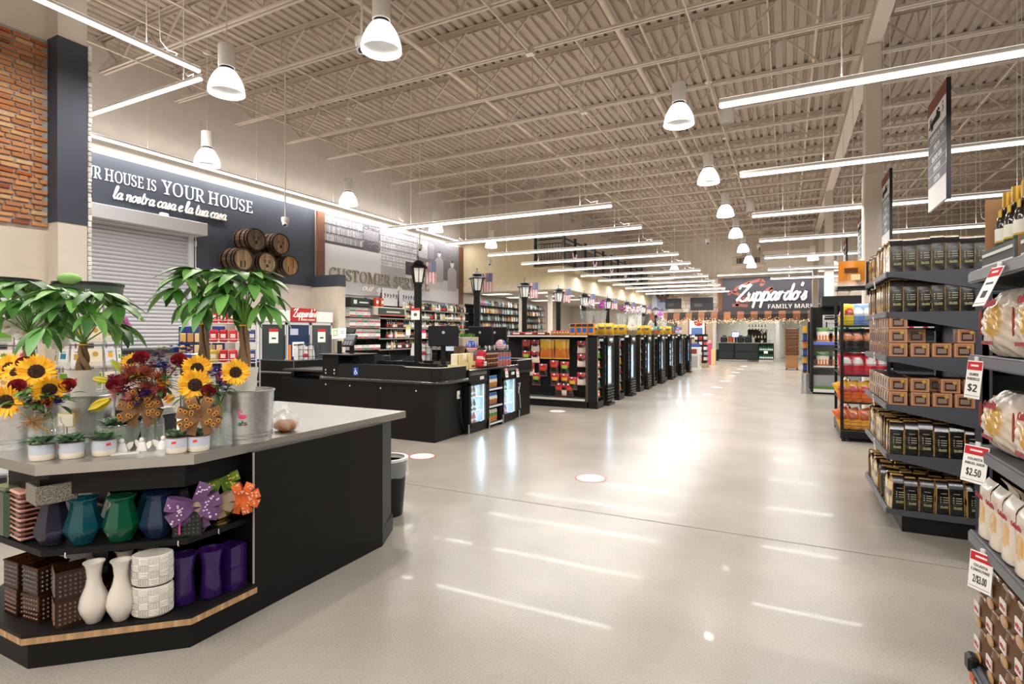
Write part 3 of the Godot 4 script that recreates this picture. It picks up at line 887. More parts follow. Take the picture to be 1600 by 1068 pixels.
	ol.name = "light"; ol.light_energy = 0.6; ol.light_color = Color(1, 0.75, 0.5); ol.omni_range = 12.0; ol.omni_attenuation = 2.0; ol.position = V(-3, -0.15, 0.2); ol.shadow_enabled = true
	fl.add_child(ol)
	# ceiling light in the alcove
	for q in [[-5.5, "left"], [-1.5, "right"]]:
		var pl := T("ceiling_panel_light", "flat panel light in the alcove ceiling, %s one" % q[1], "light", V(q[0], 2.935, -36.6))
		P(pl, "frame", MB.new().C("e8e4dc").box(V(0, 0, 0), V(1.24, 0.02, 0.64)), "paint")
		P(pl, "diffuser", MB.new().box(V(0, -0.012, 0), V(1.18, 0.012, 0.58)), "panel_glow")
		_area(pl, V(0, -0.03, 0), 1.1, 0.5, 9.0)
	# service counter
	var c := T("service_counter", "long black service counter under the fairy lights", "counter", V(0, 0, -32.6))
	P(c, "cabinet", MB.new().C("1c1d1f").span(V(-3.4, 0.08, 0), V(-2.6, 0.98, -0.7), 0.01).span(V(-2.58, 0.08, 0), V(-1.35, 0.98, -0.7), 0.01), "satin")
	P(c, "drawer_front", MB.new().C("26282b").span(V(-2.52, 0.55, 0), V(-1.42, 0.94, 0.02), 0.006), "satin")
	P(c, "drawer_front", MB.new().C("26282b").span(V(-2.52, 0.12, 0), V(-1.42, 0.51, 0.02), 0.006), "satin")
	P(c, "drawer_front", MB.new().C("26282b").span(V(-3.35, 0.12, 0), V(-2.65, 0.51, 0.02), 0.006), "satin")
	P(c, "top", MB.new().C("8f8f8c").span(V(-3.45, 0.98, 0.03), V(-0.65, 1.02, -0.75), 0.008), "steel")
	P(c, "low_wing", MB.new().C("1c1d1f").span(V(-4.0, 0, 0.1), V(-3.45, 0.62, -0.6), 0.01), "satin")
	P(c, "plinth", MB.new().C("b9b3aa").span(V(-1.35, 0, 0.08), V(-0.62, 0.1, -0.7)), "matte")
	P(c, "bottle_bay", MB.new().C("161718").span(V(-1.35, 0.1, -0.35), V(-0.62, 0.98, -0.7)).span(V(-1.35, 0.52, 0.0), V(-0.62, 0.55, -0.4)), "satin")
	P(c, "price_card", MB.new().C("f0efe9").span(V(-1.1, 0.44, 0.0), V(-0.9, 0.58, 0.01)), "paper")
	for r in 2:
		for i in 8:
			var bt := T("green_bottle", "green bottle %s from the left in the counter's %s bay" % [nth(i + 1), ["lower", "upper"][r]], "bottle", V(-1.29 + i * 0.086, 0.11 + r * 0.44, -32.68), 0.0, "green bottles in the service counter")
			P(bt, "glass", MB.new().C("1c5c46").lathe([Vector2(0, 0), Vector2(0.034, 0), Vector2(0.036, 0.2), Vector2(0.014, 0.27), Vector2(0.014, 0.33), Vector2(0, 0.33)], 10), "gloss")
			P(bt, "label", MB.new().C("d6e2d8").lathe([Vector2(0.037, 0.06), Vector2(0.037, 0.15)], 10), "paper")
	struct("wall_alcove_panel", MB.new().C("c9b096").span(V(-6.6, 0, -37.9), V(-4.3, 2.95, -38.0)).C("e4e4de").span(V(-4.3, 0, -37.7), V(-4.1, 2.95, -38.0)).span(V(-0.6, 0, -37.7), V(-0.4, 2.95, -38.0)), "wall", "tan panel and white posts at the back of the alcove")
	for q in [[-1.2, "left one"], [-0.85, "right one"]]:
		var oc := T("orchid", "white orchid spray on the far service counter, %s" % q[1], "orchid", V(q[0], 1.02, -32.95))
		_orchid(oc, 0.75, 0.2, 24, ["f2efec", "e6e3df"])
	for q in [[-2.9, "c8642e"], [-2.75, "b8502a"], [-2.1, "a8a8a8"], [-1.65, "d8d4cc"]]:
		var cn := T("canister", "small %s canister standing on the far service counter" % {"c8642e": "orange", "b8502a": "rust red", "a8a8a8": "grey", "d8d4cc": "cream"}[q[1]], "canister", V(q[0], 1.02, -33.2))
		P(cn, "body", MB.new().C(q[1]).cyl(V(0, 0, 0), 0.07, 0.3, 16), "gloss")
		P(cn, "lid", MB.new().C("2a2a2c").cyl(V(0, 0.3, 0), 0.072, 0.04, 16), "satin")
	# equipment on the counter
	for q in [[-3.15, "coffee_urn", "black coffee urn on the far counter's left end"], [-2.3, "card_terminal", "dark payment terminal in the middle of the far counter"], [-1.9, "receipt_printer", "small dark printer beside the terminal on the far counter"]]:
		var e := T(q[1], q[2], "machine", V(q[0], 1.02, -32.9))
		P(e, "body", MB.new().C("1d1e20").box(V(0, 0.16, 0), V(0.34, 0.32, 0.3), 0.03), "satin")
		P(e, "top_part", MB.new().C("3a3c40").box(V(0.02, 0.36, 0), V(0.2, 0.1, 0.2), 0.02), "satin")
		P(e, "spout", MB.new().C("777a7e").cyl(V(0.18, 0.1, 0.12), 0.02, 0.12, 8), "chrome")
	var sc := T("register_screen", "small bright blue register screen on the far counter", "screen", V(-2.55, 1.02, -33.0))
	P(sc, "stand", MB.new().C("1d1e20").cyl(V(0, 0, 0), 0.05, 0.3, 10), "satin")
	P(sc, "bezel", MB.new().C("1d1e20").box(V(0, 0.44, 0), V(0.42, 0.32, 0.04), 0.01), "satin")
	P(sc, "display", MB.new().box(V(0, 0.44, 0.022), V(0.38, 0.28, 0.006)), "blue_screen_glow")
	var po := T("wall_poster", "white poster with red picture in the alcove", "poster", V(-5.3, 1.95, -37.86))
	P(po, "frame", MB.new().C("6b2a26").box(V(0, 0, 0), V(1.1, 1.5, 0.04), 0.01), "satin")
	P(po, "print", MB.new().C("e4e2e2").box(V(0, 0, 0.024), V(0.98, 1.38, 0.01)).C("a8322c").ball(V(0.1, 0.3, 0.03), V(0.3, 0.25, 0.01), 12, 6).C("5a78a8").box(V(0, -0.3, 0.032), V(0.7, 0.5, 0.006)), "matte")
	var ws := T("wine_stand", "black display stand of wine bottles behind the far counter", "rack", V(-1.5, 0, -34.2))
	P(ws, "frame", MB.new().C("19191b").span(V(-0.5, 0, -0.4), V(0.5, 1.75, -0.36)).span(V(-0.5, 0, -0.4), V(-0.46, 1.75, 0)).span(V(0.46, 0, -0.4), V(0.5, 1.75, 0)), "satin")
	for y in [0.3, 0.75, 1.2, 1.72]: P(ws, "shelf", MB.new().C("202124").span(V(-0.5, y, -0.4), V(0.5, y + 0.03, 0)), "satin")
	for r in 3:
		for i in 6:
			var wb := dup_or_make_bottle("wine_bottle", ["3a2018", "20301f", "8a6a2a"][(i + r) % 3], "dark wine bottle, %s from the left on the %s board of the far stand" % [nth(i + 1), ["middle", "upper", "top"][r]], V(-1.92 + i * 0.165, [0.78, 1.23, 1.75][r], -34.4))
			wb.set_meta("group", "wine bottles on the far stand")
	# baskets rack, orchid pots
	var br2 := T("basket_rack", "tall wooden rack woven with brown baskets, at the aisle's far right", "rack", V(0.2, 0, -26.0))
	P(br2, "plinth", MB.new().C("c08a58").span(V(-0.24, 0.06, -0.24), V(0.24, 0.62, 0.24), 0.01), "wood")
	for k in 4: P(br2, "caster", MB.new().C("1a1a1a").cyl(V([-0.2, 0.2, 0.2, -0.2][k], 0, [-0.2, -0.2, 0.2, 0.2][k]), 0.03, 0.06, 10), "rubber")
	for k in 9:
		var sl := MB.new().C(["a86f42", "8f5a34"][k % 2])
		sl.span(V(-0.22, 0.63 + k * 0.125, -0.22), V(0.22, 0.74 + k * 0.125, 0.22), 0.02)
		for q in 5: sl.C("5f3a20").box(V(-0.18 + q * 0.09, 0.685 + k * 0.125, 0.222), V(0.05, 0.06, 0.01))
		P(br2, "basket", sl, "wood")
	P(br2, "upright", MB.new().C("9a6840").span(V(-0.27, 0.62, -0.25), V(-0.22, 1.76, 0.25)).span(V(0.22, 0.62, -0.25), V(0.27, 1.76, 0.25)), "wood")

var bottle_src := {}
func dup_or_make_bottle(called: String, hex: String, label: String, pos: Vector3) -> Node3D:
	if not bottle_src.has(called + hex):
		var t := T(called, label, "bottle", pos)
		P(t, "glass", MB.new().C(hex).lathe([Vector2(0, 0), Vector2(0.037, 0), Vector2(0.038, 0.2), Vector2(0.014, 0.26), Vector2(0.014, 0.32), Vector2(0, 0.32)], 12), "gloss")
		P(t, "label", MB.new().C("e6dfcc").lathe([Vector2(0.039, 0.05), Vector2(0.039, 0.15)], 12), "paper")
		P(t, "cap", MB.new().C("6a2a22").lathe([Vector2(0.016, 0.27), Vector2(0.016, 0.325), Vector2(0, 0.326)], 10), "satin")
		bottle_src[called + hex] = t
		return t
	return dup(bottle_src[called + hex], pos, 0.0, label)

var flats := {}
func _flat(hex: String, rough := 0.6) -> StandardMaterial3D:   # plain colour for meshes without vertex colours
	if not flats.has(hex):
		var m := StandardMaterial3D.new()
		m.resource_name = "plain_" + hex
		m.albedo_color = Color(hex); m.roughness = rough
		flats[hex] = m
	return flats[hex]

# ------------------------------------------------------------------ flower counter (foreground)
const CT := 0.94     # counter top
const SH := 0.52     # middle shelf
const BS := 0.17     # bottom shelf

func _plan(inset: float) -> PackedVector2Array:   # counter outline in (x, -z), pulled in by inset
	var i := inset
	return PackedVector2Array([Vector2(-2.63 - i, 3.14), Vector2(-2.78 - i, 3.44 - i), Vector2(-3.96 + i, 3.44 - i), Vector2(-4.12 + i, 3.1), Vector2(-4.12 + i, 1.71 + i * 0.4), Vector2(-3.62 + i * 0.4, 1.255 + i), Vector2(-3.13 - i * 0.4, 1.255 + i), Vector2(-2.63 - i, 1.70 + i * 0.4)])

func _flat_prism(poly: PackedVector2Array, y0: float, y1: float, m: MB) -> MB:   # outline lies in (x, -z)
	m.at(Transform3D(Basis(V(1, 0, 0), V(0, 0, -1), V(0, 1, 0)), Vector3.ZERO))
	m.prism(poly, y0, y1)
	return m.at()

func flower_counter() -> void:
	var t := T("flower_counter", "black eight sided flower counter with a stainless steel top", "counter")
	# steel top, overhanging at the far end
	var top := PackedVector2Array([Vector2(-2.66, 3.45), Vector2(-4.1, 3.45), Vector2(-4.14, 1.74), Vector2(-3.62, 1.27), Vector2(-3.1, 1.27), Vector2(-2.66, 1.74)])
	var m := MB.new().C("bdbab6")
	_flat_prism(top, CT - 0.05, CT, m)
	P(t, "steel_top", m, "steel")
	# kick base
	m = MB.new().C("1b1a19")
	_flat_prism(_plan(0.0), 0.0, 0.125, m)
	P(t, "base", m, "laminate")
	var lip := PackedVector2Array([Vector2(-2.60, 2.06), Vector2(-4.1, 2.06), Vector2(-4.15, 1.71), Vector2(-3.632, 1.225), Vector2(-3.118, 1.225), Vector2(-2.60, 1.688)])
	m = MB.new().C("d8ad7c")
	_flat_prism(lip, 0.125, 0.155, m)
	P(t, "plywood_edge", m, "wood", "raw plywood edge of the bottom board")
	m = MB.new().C("232425")
	_flat_prism(lip, 0.156, BS, m)
	P(t, "bottom_board", m, "laminate")
	# core behind the shelves with slat channels
	m = MB.new().C("191a1b")
	_flat_prism(_plan(0.42), BS, CT - 0.05, m)
	P(t, "core", m, "laminate")
	# solid cabinet behind the open shelves
	m = MB.new().C("1e1d1c")
	_flat_prism(PackedVector2Array([Vector2(-2.63, 2.07), Vector2(-2.63, 3.14), Vector2(-2.78, 3.42), Vector2(-3.96, 3.42), Vector2(-4.11, 3.1), Vector2(-4.11, 2.07)]), 0.125, CT - 0.05, m)
	P(t, "side_panel", m, "laminate", "large plain black panel at the aisle side")
	P(t, "edge_strip", MB.new().C("a49a8e").span(V(-2.632, 0.17, -2.055), V(-2.624, CT - 0.05, -2.062)), "satin")
	# header rail below the top
	m = MB.new().C("161616")
	_flat_prism(_plan(0.1), CT - 0.17, CT - 0.05, m)
	P(t, "header", m, "laminate")
	m = MB.new().C("8b8680")
	_flat_prism(_plan(0.385), 0.735, 0.75, m)
	_flat_prism(_plan(0.385), 0.62, 0.632, m)
	_flat_prism(_plan(0.385), 0.40, 0.412, m)
	_flat_prism(_plan(0.385), 0.30, 0.312, m)
	P(t, "slat_channel", m, "steel", "thin aluminium channels in the dark back")
	# middle shelf
	m = MB.new().C("1f2022")
	_flat_prism(_plan(0.06), SH - 0.03, SH, m)
	P(t, "middle_shelf", m, "laminate")
	m = MB.new().C("a79f94")
	_flat_prism(_plan(0.16), SH - 0.045, SH - 0.032, m)
	P(t, "shelf_rail", m, "steel")
	for q in [V(-3.05, SH - 0.035, -1.37), V(-2.72, SH - 0.035, -1.7), V(-2.695, SH - 0.035, -1.9)]:
		P(t, "price_hook", MB.new().C("e4e2dd").tube([q, q + V(0.01, 0.01, 0.01), q + V(0.012, 0.03, 0.01)], 0.003, 6), "gloss")
	# waste bin at the far end
	var b := T("waste_bin", "black waste bin with a clear liner bag at the counter's far end", "bin", V(-3.06, 0, -3.72))
	b.scale = V(0.85, 0.8, 0.85)
	P(b, "bin", MB.new().C("1c1c1d").lathe([Vector2(0, 0), Vector2(0.15, 0), Vector2(0.19, 0.56), Vector2(0.18, 0.56), Vector2(0.14, 0.03), Vector2(0, 0.03)], 24), "satin")
	P(b, "liner_bag", MB.new().surf(28, 5, func(a, q): return V(cos(-a * TAU), 0, sin(-a * TAU)) * (0.205 + 0.012 * sin(a * 60.0) * (1.0 - q)) + V(0, 0.42 + 0.18 * q + 0.006 * sin(a * 44.0), 0)), "plastic_wrap")
	P(b, "rim", MB.new().C("d9dadb").lathe([Vector2(0.17, 0.585), Vector2(0.205, 0.585), Vector2(0.205, 0.61), Vector2(0.17, 0.61), Vector2(0.17, 0.585)], 28), "satin")

func _vase(called: String, label: String, pos: Vector3, pf: Array, matk: String, seg := 8, flat := true, ry := 0.0, thick := 0.004) -> Node3D:   # hollow vessel
	var t := T(called, label, "vase", pos, ry)
	var out := []
	out.append(Vector2(0.0, 0.0))
	for q in pf: out.append(Vector2(q[0], q[1]))
	var m := MB.new().C("cfc7bc")
	m.lathe(out, seg, flat)
	var inn := []
	for k in range(pf.size() - 1, -1, -1): inn.append(Vector2(maxf(pf[k][0] - thick, 0.002), maxf(pf[k][1], 0.008)))
	inn.append(Vector2(0, 0.008))
	m.lathe(inn, seg, flat)
	P(t, "body", m, matk)
	var top: Array = pf[pf.size() - 1]
	P(t, "rim", MB.new().C("cfc7bc").lathe([Vector2(top[0] - thick, top[1] - 0.002), Vector2(top[0] + 0.002, top[1] - 0.003), Vector2(top[0] + 0.003, top[1] + 0.002), Vector2(top[0] - thick - 0.001, top[1] + 0.002)], seg, flat), matk)
	return t

func _bump_box(called: String, label: String, pos: Vector3, ry: float, sz: Vector3, matk: String, bump_hex: String, group := "") -> Node3D:   # moulded square vase with rows of small knobs
	var t := T(called, label, "basket", pos, ry, group)
	var m := MB.new()
	var h := sz * 0.5
	var k := 0.006
	m.span(V(-h.x, 0, -h.z), V(h.x, k, h.z))
	for s in [-1.0, 1.0]:
		m.box(V(s * (h.x - k / 2), h.y, 0), V(k, sz.y, sz.z), 0.002)
		m.box(V(0, h.y, s * (h.z - k / 2)), V(sz.x, sz.y, k), 0.002)
	P(t, "body", m, matk)
	var kn := MB.new().C(bump_hex)
	var small := []
	for i in 6:
		for j in 5:
			var x := -h.x + sz.x * (i + 1.0) / 7.0
			var y := sz.y * (j + 1.0) / 6.0
			for s in [-1.0, 1.0]:
				kn.ball(V(x, y, s * h.z), V(0.006, 0.006, 0.006), 6, 4)
				kn.ball(V(s * h.x, y, -h.z + sz.z * (i + 1.0) / 7.0), V(0.006, 0.006, 0.006), 6, 4)
	P(t, "knobs", kn, "gloss").set_meta("kind", "stuff")
	P(t, "rim", MB.new().C(bump_hex).box(V(0, sz.y, h.z), V(sz.x + 0.008, 0.008, 0.008), 0.003).box(V(0, sz.y, -h.z), V(sz.x + 0.008, 0.008, 0.008), 0.003).box(V(h.x, sz.y, 0), V(0.008, 0.008, sz.z), 0.003).box(V(-h.x, sz.y, 0), V(0.008, 0.008, sz.z), 0.003), matk)
	return t

func counter_vases() -> void:
	# middle shelf
	var jar := [[0.048, 0.004], [0.078, 0.06], [0.082, 0.075], [0.052, 0.185], [0.05, 0.195], [0.062, 0.218]]
	_vase("faceted_vase", "smoky grey faceted vase beneath the glitter box", V(-3.215, SH, -1.39), jar, "smoke_glass", 8)
	_vase("faceted_vase", "teal blue faceted glass vase on the middle shelf", V(-3.09, SH, -1.46), jar, "teal_glass", 8, true, 0.3)
	_vase("faceted_vase", "emerald green faceted glass vase beside the teal one", V(-2.965, SH, -1.565), jar, "green_glass", 8, true, 0.1)
	_vase("faceted_vase", "dark blue faceted glass vase right of the emerald one", V(-2.85, SH, -1.675), jar, "blue_glass", 8, true, 0.5)
	for q in [[-3.16, -1.66, "teal_glass", "dim teal vase in the back row behind the teal front vase"], [-3.03, -1.76, "blue_glass", "dim dark vase in the back row behind the emerald vase"], [-2.93, -1.84, "smoke_glass", "dim smoky vase in the back row behind the dark blue vase"]]:
		_vase("faceted_vase", q[3], V(q[0], SH, q[1]), jar, q[2], 8, true, 0.2)
	# glitter box lies on the smoky vase
	var g := T("glitter_box", "silver glitter planter box resting on the smoky vase", "box", V(-3.19, SH + 0.22, -1.375), -0.16)
	var gm := MB.new().C("b9b3a6")
	for s in [-1.0, 1.0]:
		gm.box(V(s * 0.075, 0.045, 0), V(0.012, 0.09, 0.16), 0.003)
		gm.box(V(0, 0.045, s * 0.075), V(0.16, 0.09, 0.012), 0.003)
	gm.box(V(0, 0.005, 0), V(0.15, 0.01, 0.15))
	P(g, "shell", gm, "glitter")
	P(g, "opening", MB.new().C("8f897e").box(V(0, 0.03, 0), V(0.14, 0.04, 0.14)), "matte")
	# pink ridged basket and green one at the left end
	var pk := T("ridged_vase", "tall rosy copper vase with horizontal ridges at the left end", "vase", V(-3.40, SH, -1.375), -0.1)
	var pm := MB.new().C("a2665c")
	pm.box(V(0, 0.12, 0), V(0.13, 0.24, 0.12), 0.02)
	P(pk, "body", pm, "brown_glass")
	var rd := MB.new()
	for k in 10: rd.C(["c08a7c", "8a5a50"][k % 2]).box(V(0, 0.02 + k * 0.023, 0), V(0.138, 0.014, 0.128), 0.006)
	P(pk, "ridges", rd, "gloss")
	P(pk, "collar", MB.new().C("d09a8e").box(V(0, 0.245, 0), V(0.145, 0.016, 0.135), 0.006), "gloss")
	var gn := T("ridged_vase", "dark green glass vase at the far left of the shelf", "vase", V(-3.53, SH, -1.36), 0.0)
	P(gn, "body", MB.new().C("31402f").box(V(0, 0.125, 0), V(0.12, 0.25, 0.12), 0.02), "gloss")
	P(gn, "rim", MB.new().C("55664c").box(V(0, 0.25, 0), V(0.135, 0.02, 0.135), 0.008), "gloss")
	_bump_box("knobbed_basket", "black knobbed square basket under the purple bow", V(-2.745, SH, -1.775), 0.75, V(0.135, 0.12, 0.11), "black_glass", "3a3d42")
	# golden bowl with bows and ribbons
	var b := T("bronze_bowl", "bronze footed bowl at the right end of the shelf", "bowl", V(-2.755, SH, -1.945))
	P(b, "bowl", MB.new().C("6a5a3c").lathe([Vector2(0, 0), Vector2(0.045, 0), Vector2(0.04, 0.02), Vector2(0.07, 0.05), Vector2(0.082, 0.09), Vector2(0.07, 0.125), Vector2(0.062, 0.125), Vector2(0.07, 0.09), Vector2(0, 0.03)], 24), "bronze")
	P(b, "foot", MB.new().C("a08a54").lathe([Vector2(0, 0), Vector2(0.05, 0), Vector2(0.05, 0.012), Vector2(0.042, 0.016)], 24), "bronze")
	_ribbon_bow("ribbon_bow", "purple ribbon bow printed with white swirls on the black basket", V(-2.71, SH + 0.15, -1.775), 0.9, 0.115, "64406c", "c8b4cc", 5)
	_ribbon_bow("ribbon_bow", "plain tan burlap bow in front of the bronze bowl", V(-2.66, SH + 0.155, -1.85), 1.0, 0.085, "8f7a62", "", 4)
	_ribbon_bow("ribbon_bow", "green striped ribbon bow at the back above the bowl", V(-2.745, SH + 0.235, -1.955), 0.7, 0.085, "5d7a26", "c0b040", 4)
	_ribbon_bow("ribbon_bow", "orange gauzy ribbon cluster with round flowers right of the bowl", V(-2.635, SH + 0.14, -2.0), 0.8, 0.08, "dc6a2c", "e8a890", 7)
	P(T("curling_ribbon", "thin magenta ribbon hanging over the black basket", "ribbon", V(-2.715, SH, -1.72)), "strand", MB.new().C("c83a8c").strip([V(0, 0.13, 0.01), V(0.006, 0.1, 0.02), V(0.0, 0.05, 0.02), V(-0.004, 0.02, 0.018)], [0.004, 0.004, 0.004, 0.004], V(0.7, 0, -0.7), V(0.7, 0, 0.7)), "gloss")
	# bottom board
	for q in [[-3.07, -1.40, 0.0, 0, "brown knobbed basket, lower of the right stack"], [-3.07, -1.40, 0.02, 1, "brown knobbed basket, upper of the right stack"], [-3.235, -1.37, 0.1, 0, "dark knobbed basket, lower of the left stack"], [-3.235, -1.37, 0.05, 1, "violet dark knobbed basket, upper of the left stack"], [-3.40, -1.36, 0.0, 0, "dark knobbed basket at the far left, lower one"], [-3.40, -1.36, 0.05, 1, "rusty dark knobbed basket at the far left, upper one"], [-3.12, -1.56, 0.0, 0, "dark knobbed basket standing behind the brown stack"]]:
		_bump_box("knobbed_basket", q[4] + " on the bottom board", V(q[0], BS + q[3] * 0.132, q[1]), q[2] - 0.35 + (0.35 if q[0] < -3.2 else 0.0), V(0.13, 0.128, 0.13), "brown_glass", ["6a4a38", "50464a"][q[3]])
	var bud := [[0.03, 0.0], [0.034, 0.004], [0.058, 0.06], [0.062, 0.085], [0.055, 0.125], [0.034, 0.18], [0.029, 0.215], [0.034, 0.26], [0.042, 0.285]]
	for q in [[-2.965, -1.445, "white ceramic bud vase, left one at the board's front"], [-2.872, -1.515, "white ceramic bud vase, right one at the board's front"], [-3.0, -1.60, "white ceramic bud vase behind, between the front pair"], [-2.905, -1.66, "white ceramic bud vase behind the basketweave stack"]]:
		var vs := _vase("bud_vase", q[2], V(q[0], BS, q[1]), bud, "ceramic", 28, false)
	for c in 2:
		var o := T("basketweave_planter", "white oval basketweave planter, %s of the stack" % ["lower", "upper"][c], "planter", V(-2.79, BS + c * 0.15, -1.615), 0.75)
		var om := MB.new().C("d6d0c6").at(Transform3D(Basis.from_scale(V(1, 1, 0.72)), Vector3.ZERO))
		om.lathe([Vector2(0, 0), Vector2(0.07, 0), Vector2(0.085, 0.012), Vector2(0.087, 0.148), Vector2(0.08, 0.15), Vector2(0.078, 0.02), Vector2(0, 0.012)], 32)
		P(o, "shell", om, "ceramic")
		var wv := MB.new().C("ddd7cd")
		for i in 12:
			for j in 4:
				var a0 := TAU * i / 12.0
				for s in 4:
					var p0 := 0.0
					if (i + j) % 2 == 0:
						var yy := 0.018 + j * 0.033 + s * 0.0075
						var a1 := a0 + TAU / 12.0 * 0.9
						wv.tube([V(cos(a0) * 0.087, yy, sin(a0) * 0.087 * 0.72), V(cos((a0 + a1) / 2) * 0.089, yy, sin((a0 + a1) / 2) * 0.089 * 0.72), V(cos(a1) * 0.087, yy, sin(a1) * 0.087 * 0.72)], 0.003, 4, false)
					else:
						var a2 := a0 + TAU / 12.0 * (0.12 + 0.24 * s)
						wv.tube([V(cos(a2) * 0.087, 0.017 + j * 0.033, sin(a2) * 0.087 * 0.72), V(cos(a2) * 0.088, 0.043 + j * 0.033, sin(a2) * 0.088 * 0.72)], 0.003, 4, false)
		P(o, "weave", wv, "ceramic").set_meta("kind", "stuff")
	var cyl := [[0.05, 0.0], [0.056, 0.008], [0.047, 0.09], [0.043, 0.14], [0.048, 0.19], [0.06, 0.245]]
	_vase("flared_vase", "violet flared glass vase next to the white planters", V(-2.765, BS, -1.755), cyl, "purple_glass", 28, false)
	_vase("flared_vase", "second violet flared glass vase beside the square cubes", V(-2.71, BS, -1.865), cyl, "purple_glass", 28, false)
	for c in 2:
		var o := T("cube_vase", "violet square glass cube vase, %s of the stack" % ["lower", "upper"][c], "vase", V(-2.715, BS + c * 0.115, -1.985), 0.15)
		var cm := MB.new()
		cm.span(V(-0.055, 0, -0.055), V(0.055, 0.006, 0.055))
		for s in [-1.0, 1.0]:
			cm.box(V(s * 0.053, 0.056, 0), V(0.004, 0.112, 0.11)).box(V(0, 0.056, s * 0.053), V(0.11, 0.112, 0.004))
		P(o, "walls", cm, "purple_glass")
		P(o, "sticker", MB.new().C("8a5cae").box(V(0.02, 0.008, 0.02), V(0.05, 0.002, 0.04)), "paper")

func _ribbon_bow(called: String, label: String, p: Vector3, ry: float, r: float, hex: String, dot: String, loops: int) -> void:
	var t := T(called, label, "bow", p, ry)
	for k in loops:
		var a: float = [0.3, PI - 0.25, -0.4, PI + 0.5, 1.1, PI - 1.15, -1.3][k]
		var dir := V(cos(a), sin(a), 0.25)
		var sd := V(-sin(a), cos(a), 0).normalized()
		var m := MB.new().C(hex)
		var w := r * 0.3
		m.surf(3, 10, func(u, v):
			var an: float = v * TAU * 0.94
			var along: float = r * 0.55 * (1.0 - cos(an))
			return dir * along + sd * ((u - 0.5) * 2.0 * w * (0.35 + 0.65 * sin(an * 0.5))) + V(0, 0, r * 0.34 * sin(an) + r * 0.05 * sin(u * 9.0)))
		var lp := P(t, "loop", m, "cloth")
		if dot:
			var dm := MB.new().C(dot)
			for q in (4 if loops == 6 else 8):
				var f := 0.35 + 0.6 * rng.randf()
				var c := dir * r * 1.1 * f + sd * (rng.randf() - 0.5) * w * 1.3 + V(0, 0, r * 0.72 * sqrt(f * (1.0 - f)) + 0.004)
				var ds := 0.011 if loops == 6 else 0.005
				dm.C(dot).ball(c, V(ds, ds, 0.002), 8, 4)
				if loops == 6: dm.C("4a2a14").ball(c + V(0, 0, 0.001), V(0.006, 0.006, 0.0025), 6, 4)
			P(lp, "printed_spots", dm, "cloth")
	P(t, "knot", MB.new().C(hex).ball(V(0, 0, r * 0.15), V(r * 0.17, r * 0.17, r * 0.12), 10, 6), "cloth")
	for s in [-1.0, 1.0]:
		P(t, "tail", MB.new().C(hex).strip([V(0, 0, 0.02), V(s * r * 0.3, -r * 0.5, 0.03), V(s * r * 0.42, -r * 1.0, 0.02)], [r * 0.08, r * 0.2, r * 0.24], V(1, 0.3 * s, 0).normalized(), V(0, 0, 1)), "cloth")

# ------------------------------------------------------------------ things on the counter
func _rosette(t: Node3D, c: Vector3, r: float, n: int, hexes: Array) -> void:   # succulent
	for k in n:
		var ring := k % 3
		var a := k * 2.4
		var m := MB.new().C(hexes[k % hexes.size()])
		var d := V(cos(a), 0.3 + 0.75 * ring, sin(a)).normalized()
		m.leaf(c + V(cos(a), 0, sin(a)) * r * 0.1, d, Vector3.UP, r * (1.1 - 0.16 * ring), r * 0.5, 0.1, 0.5, 4)
		P(t, "leaf", m, "leaf")

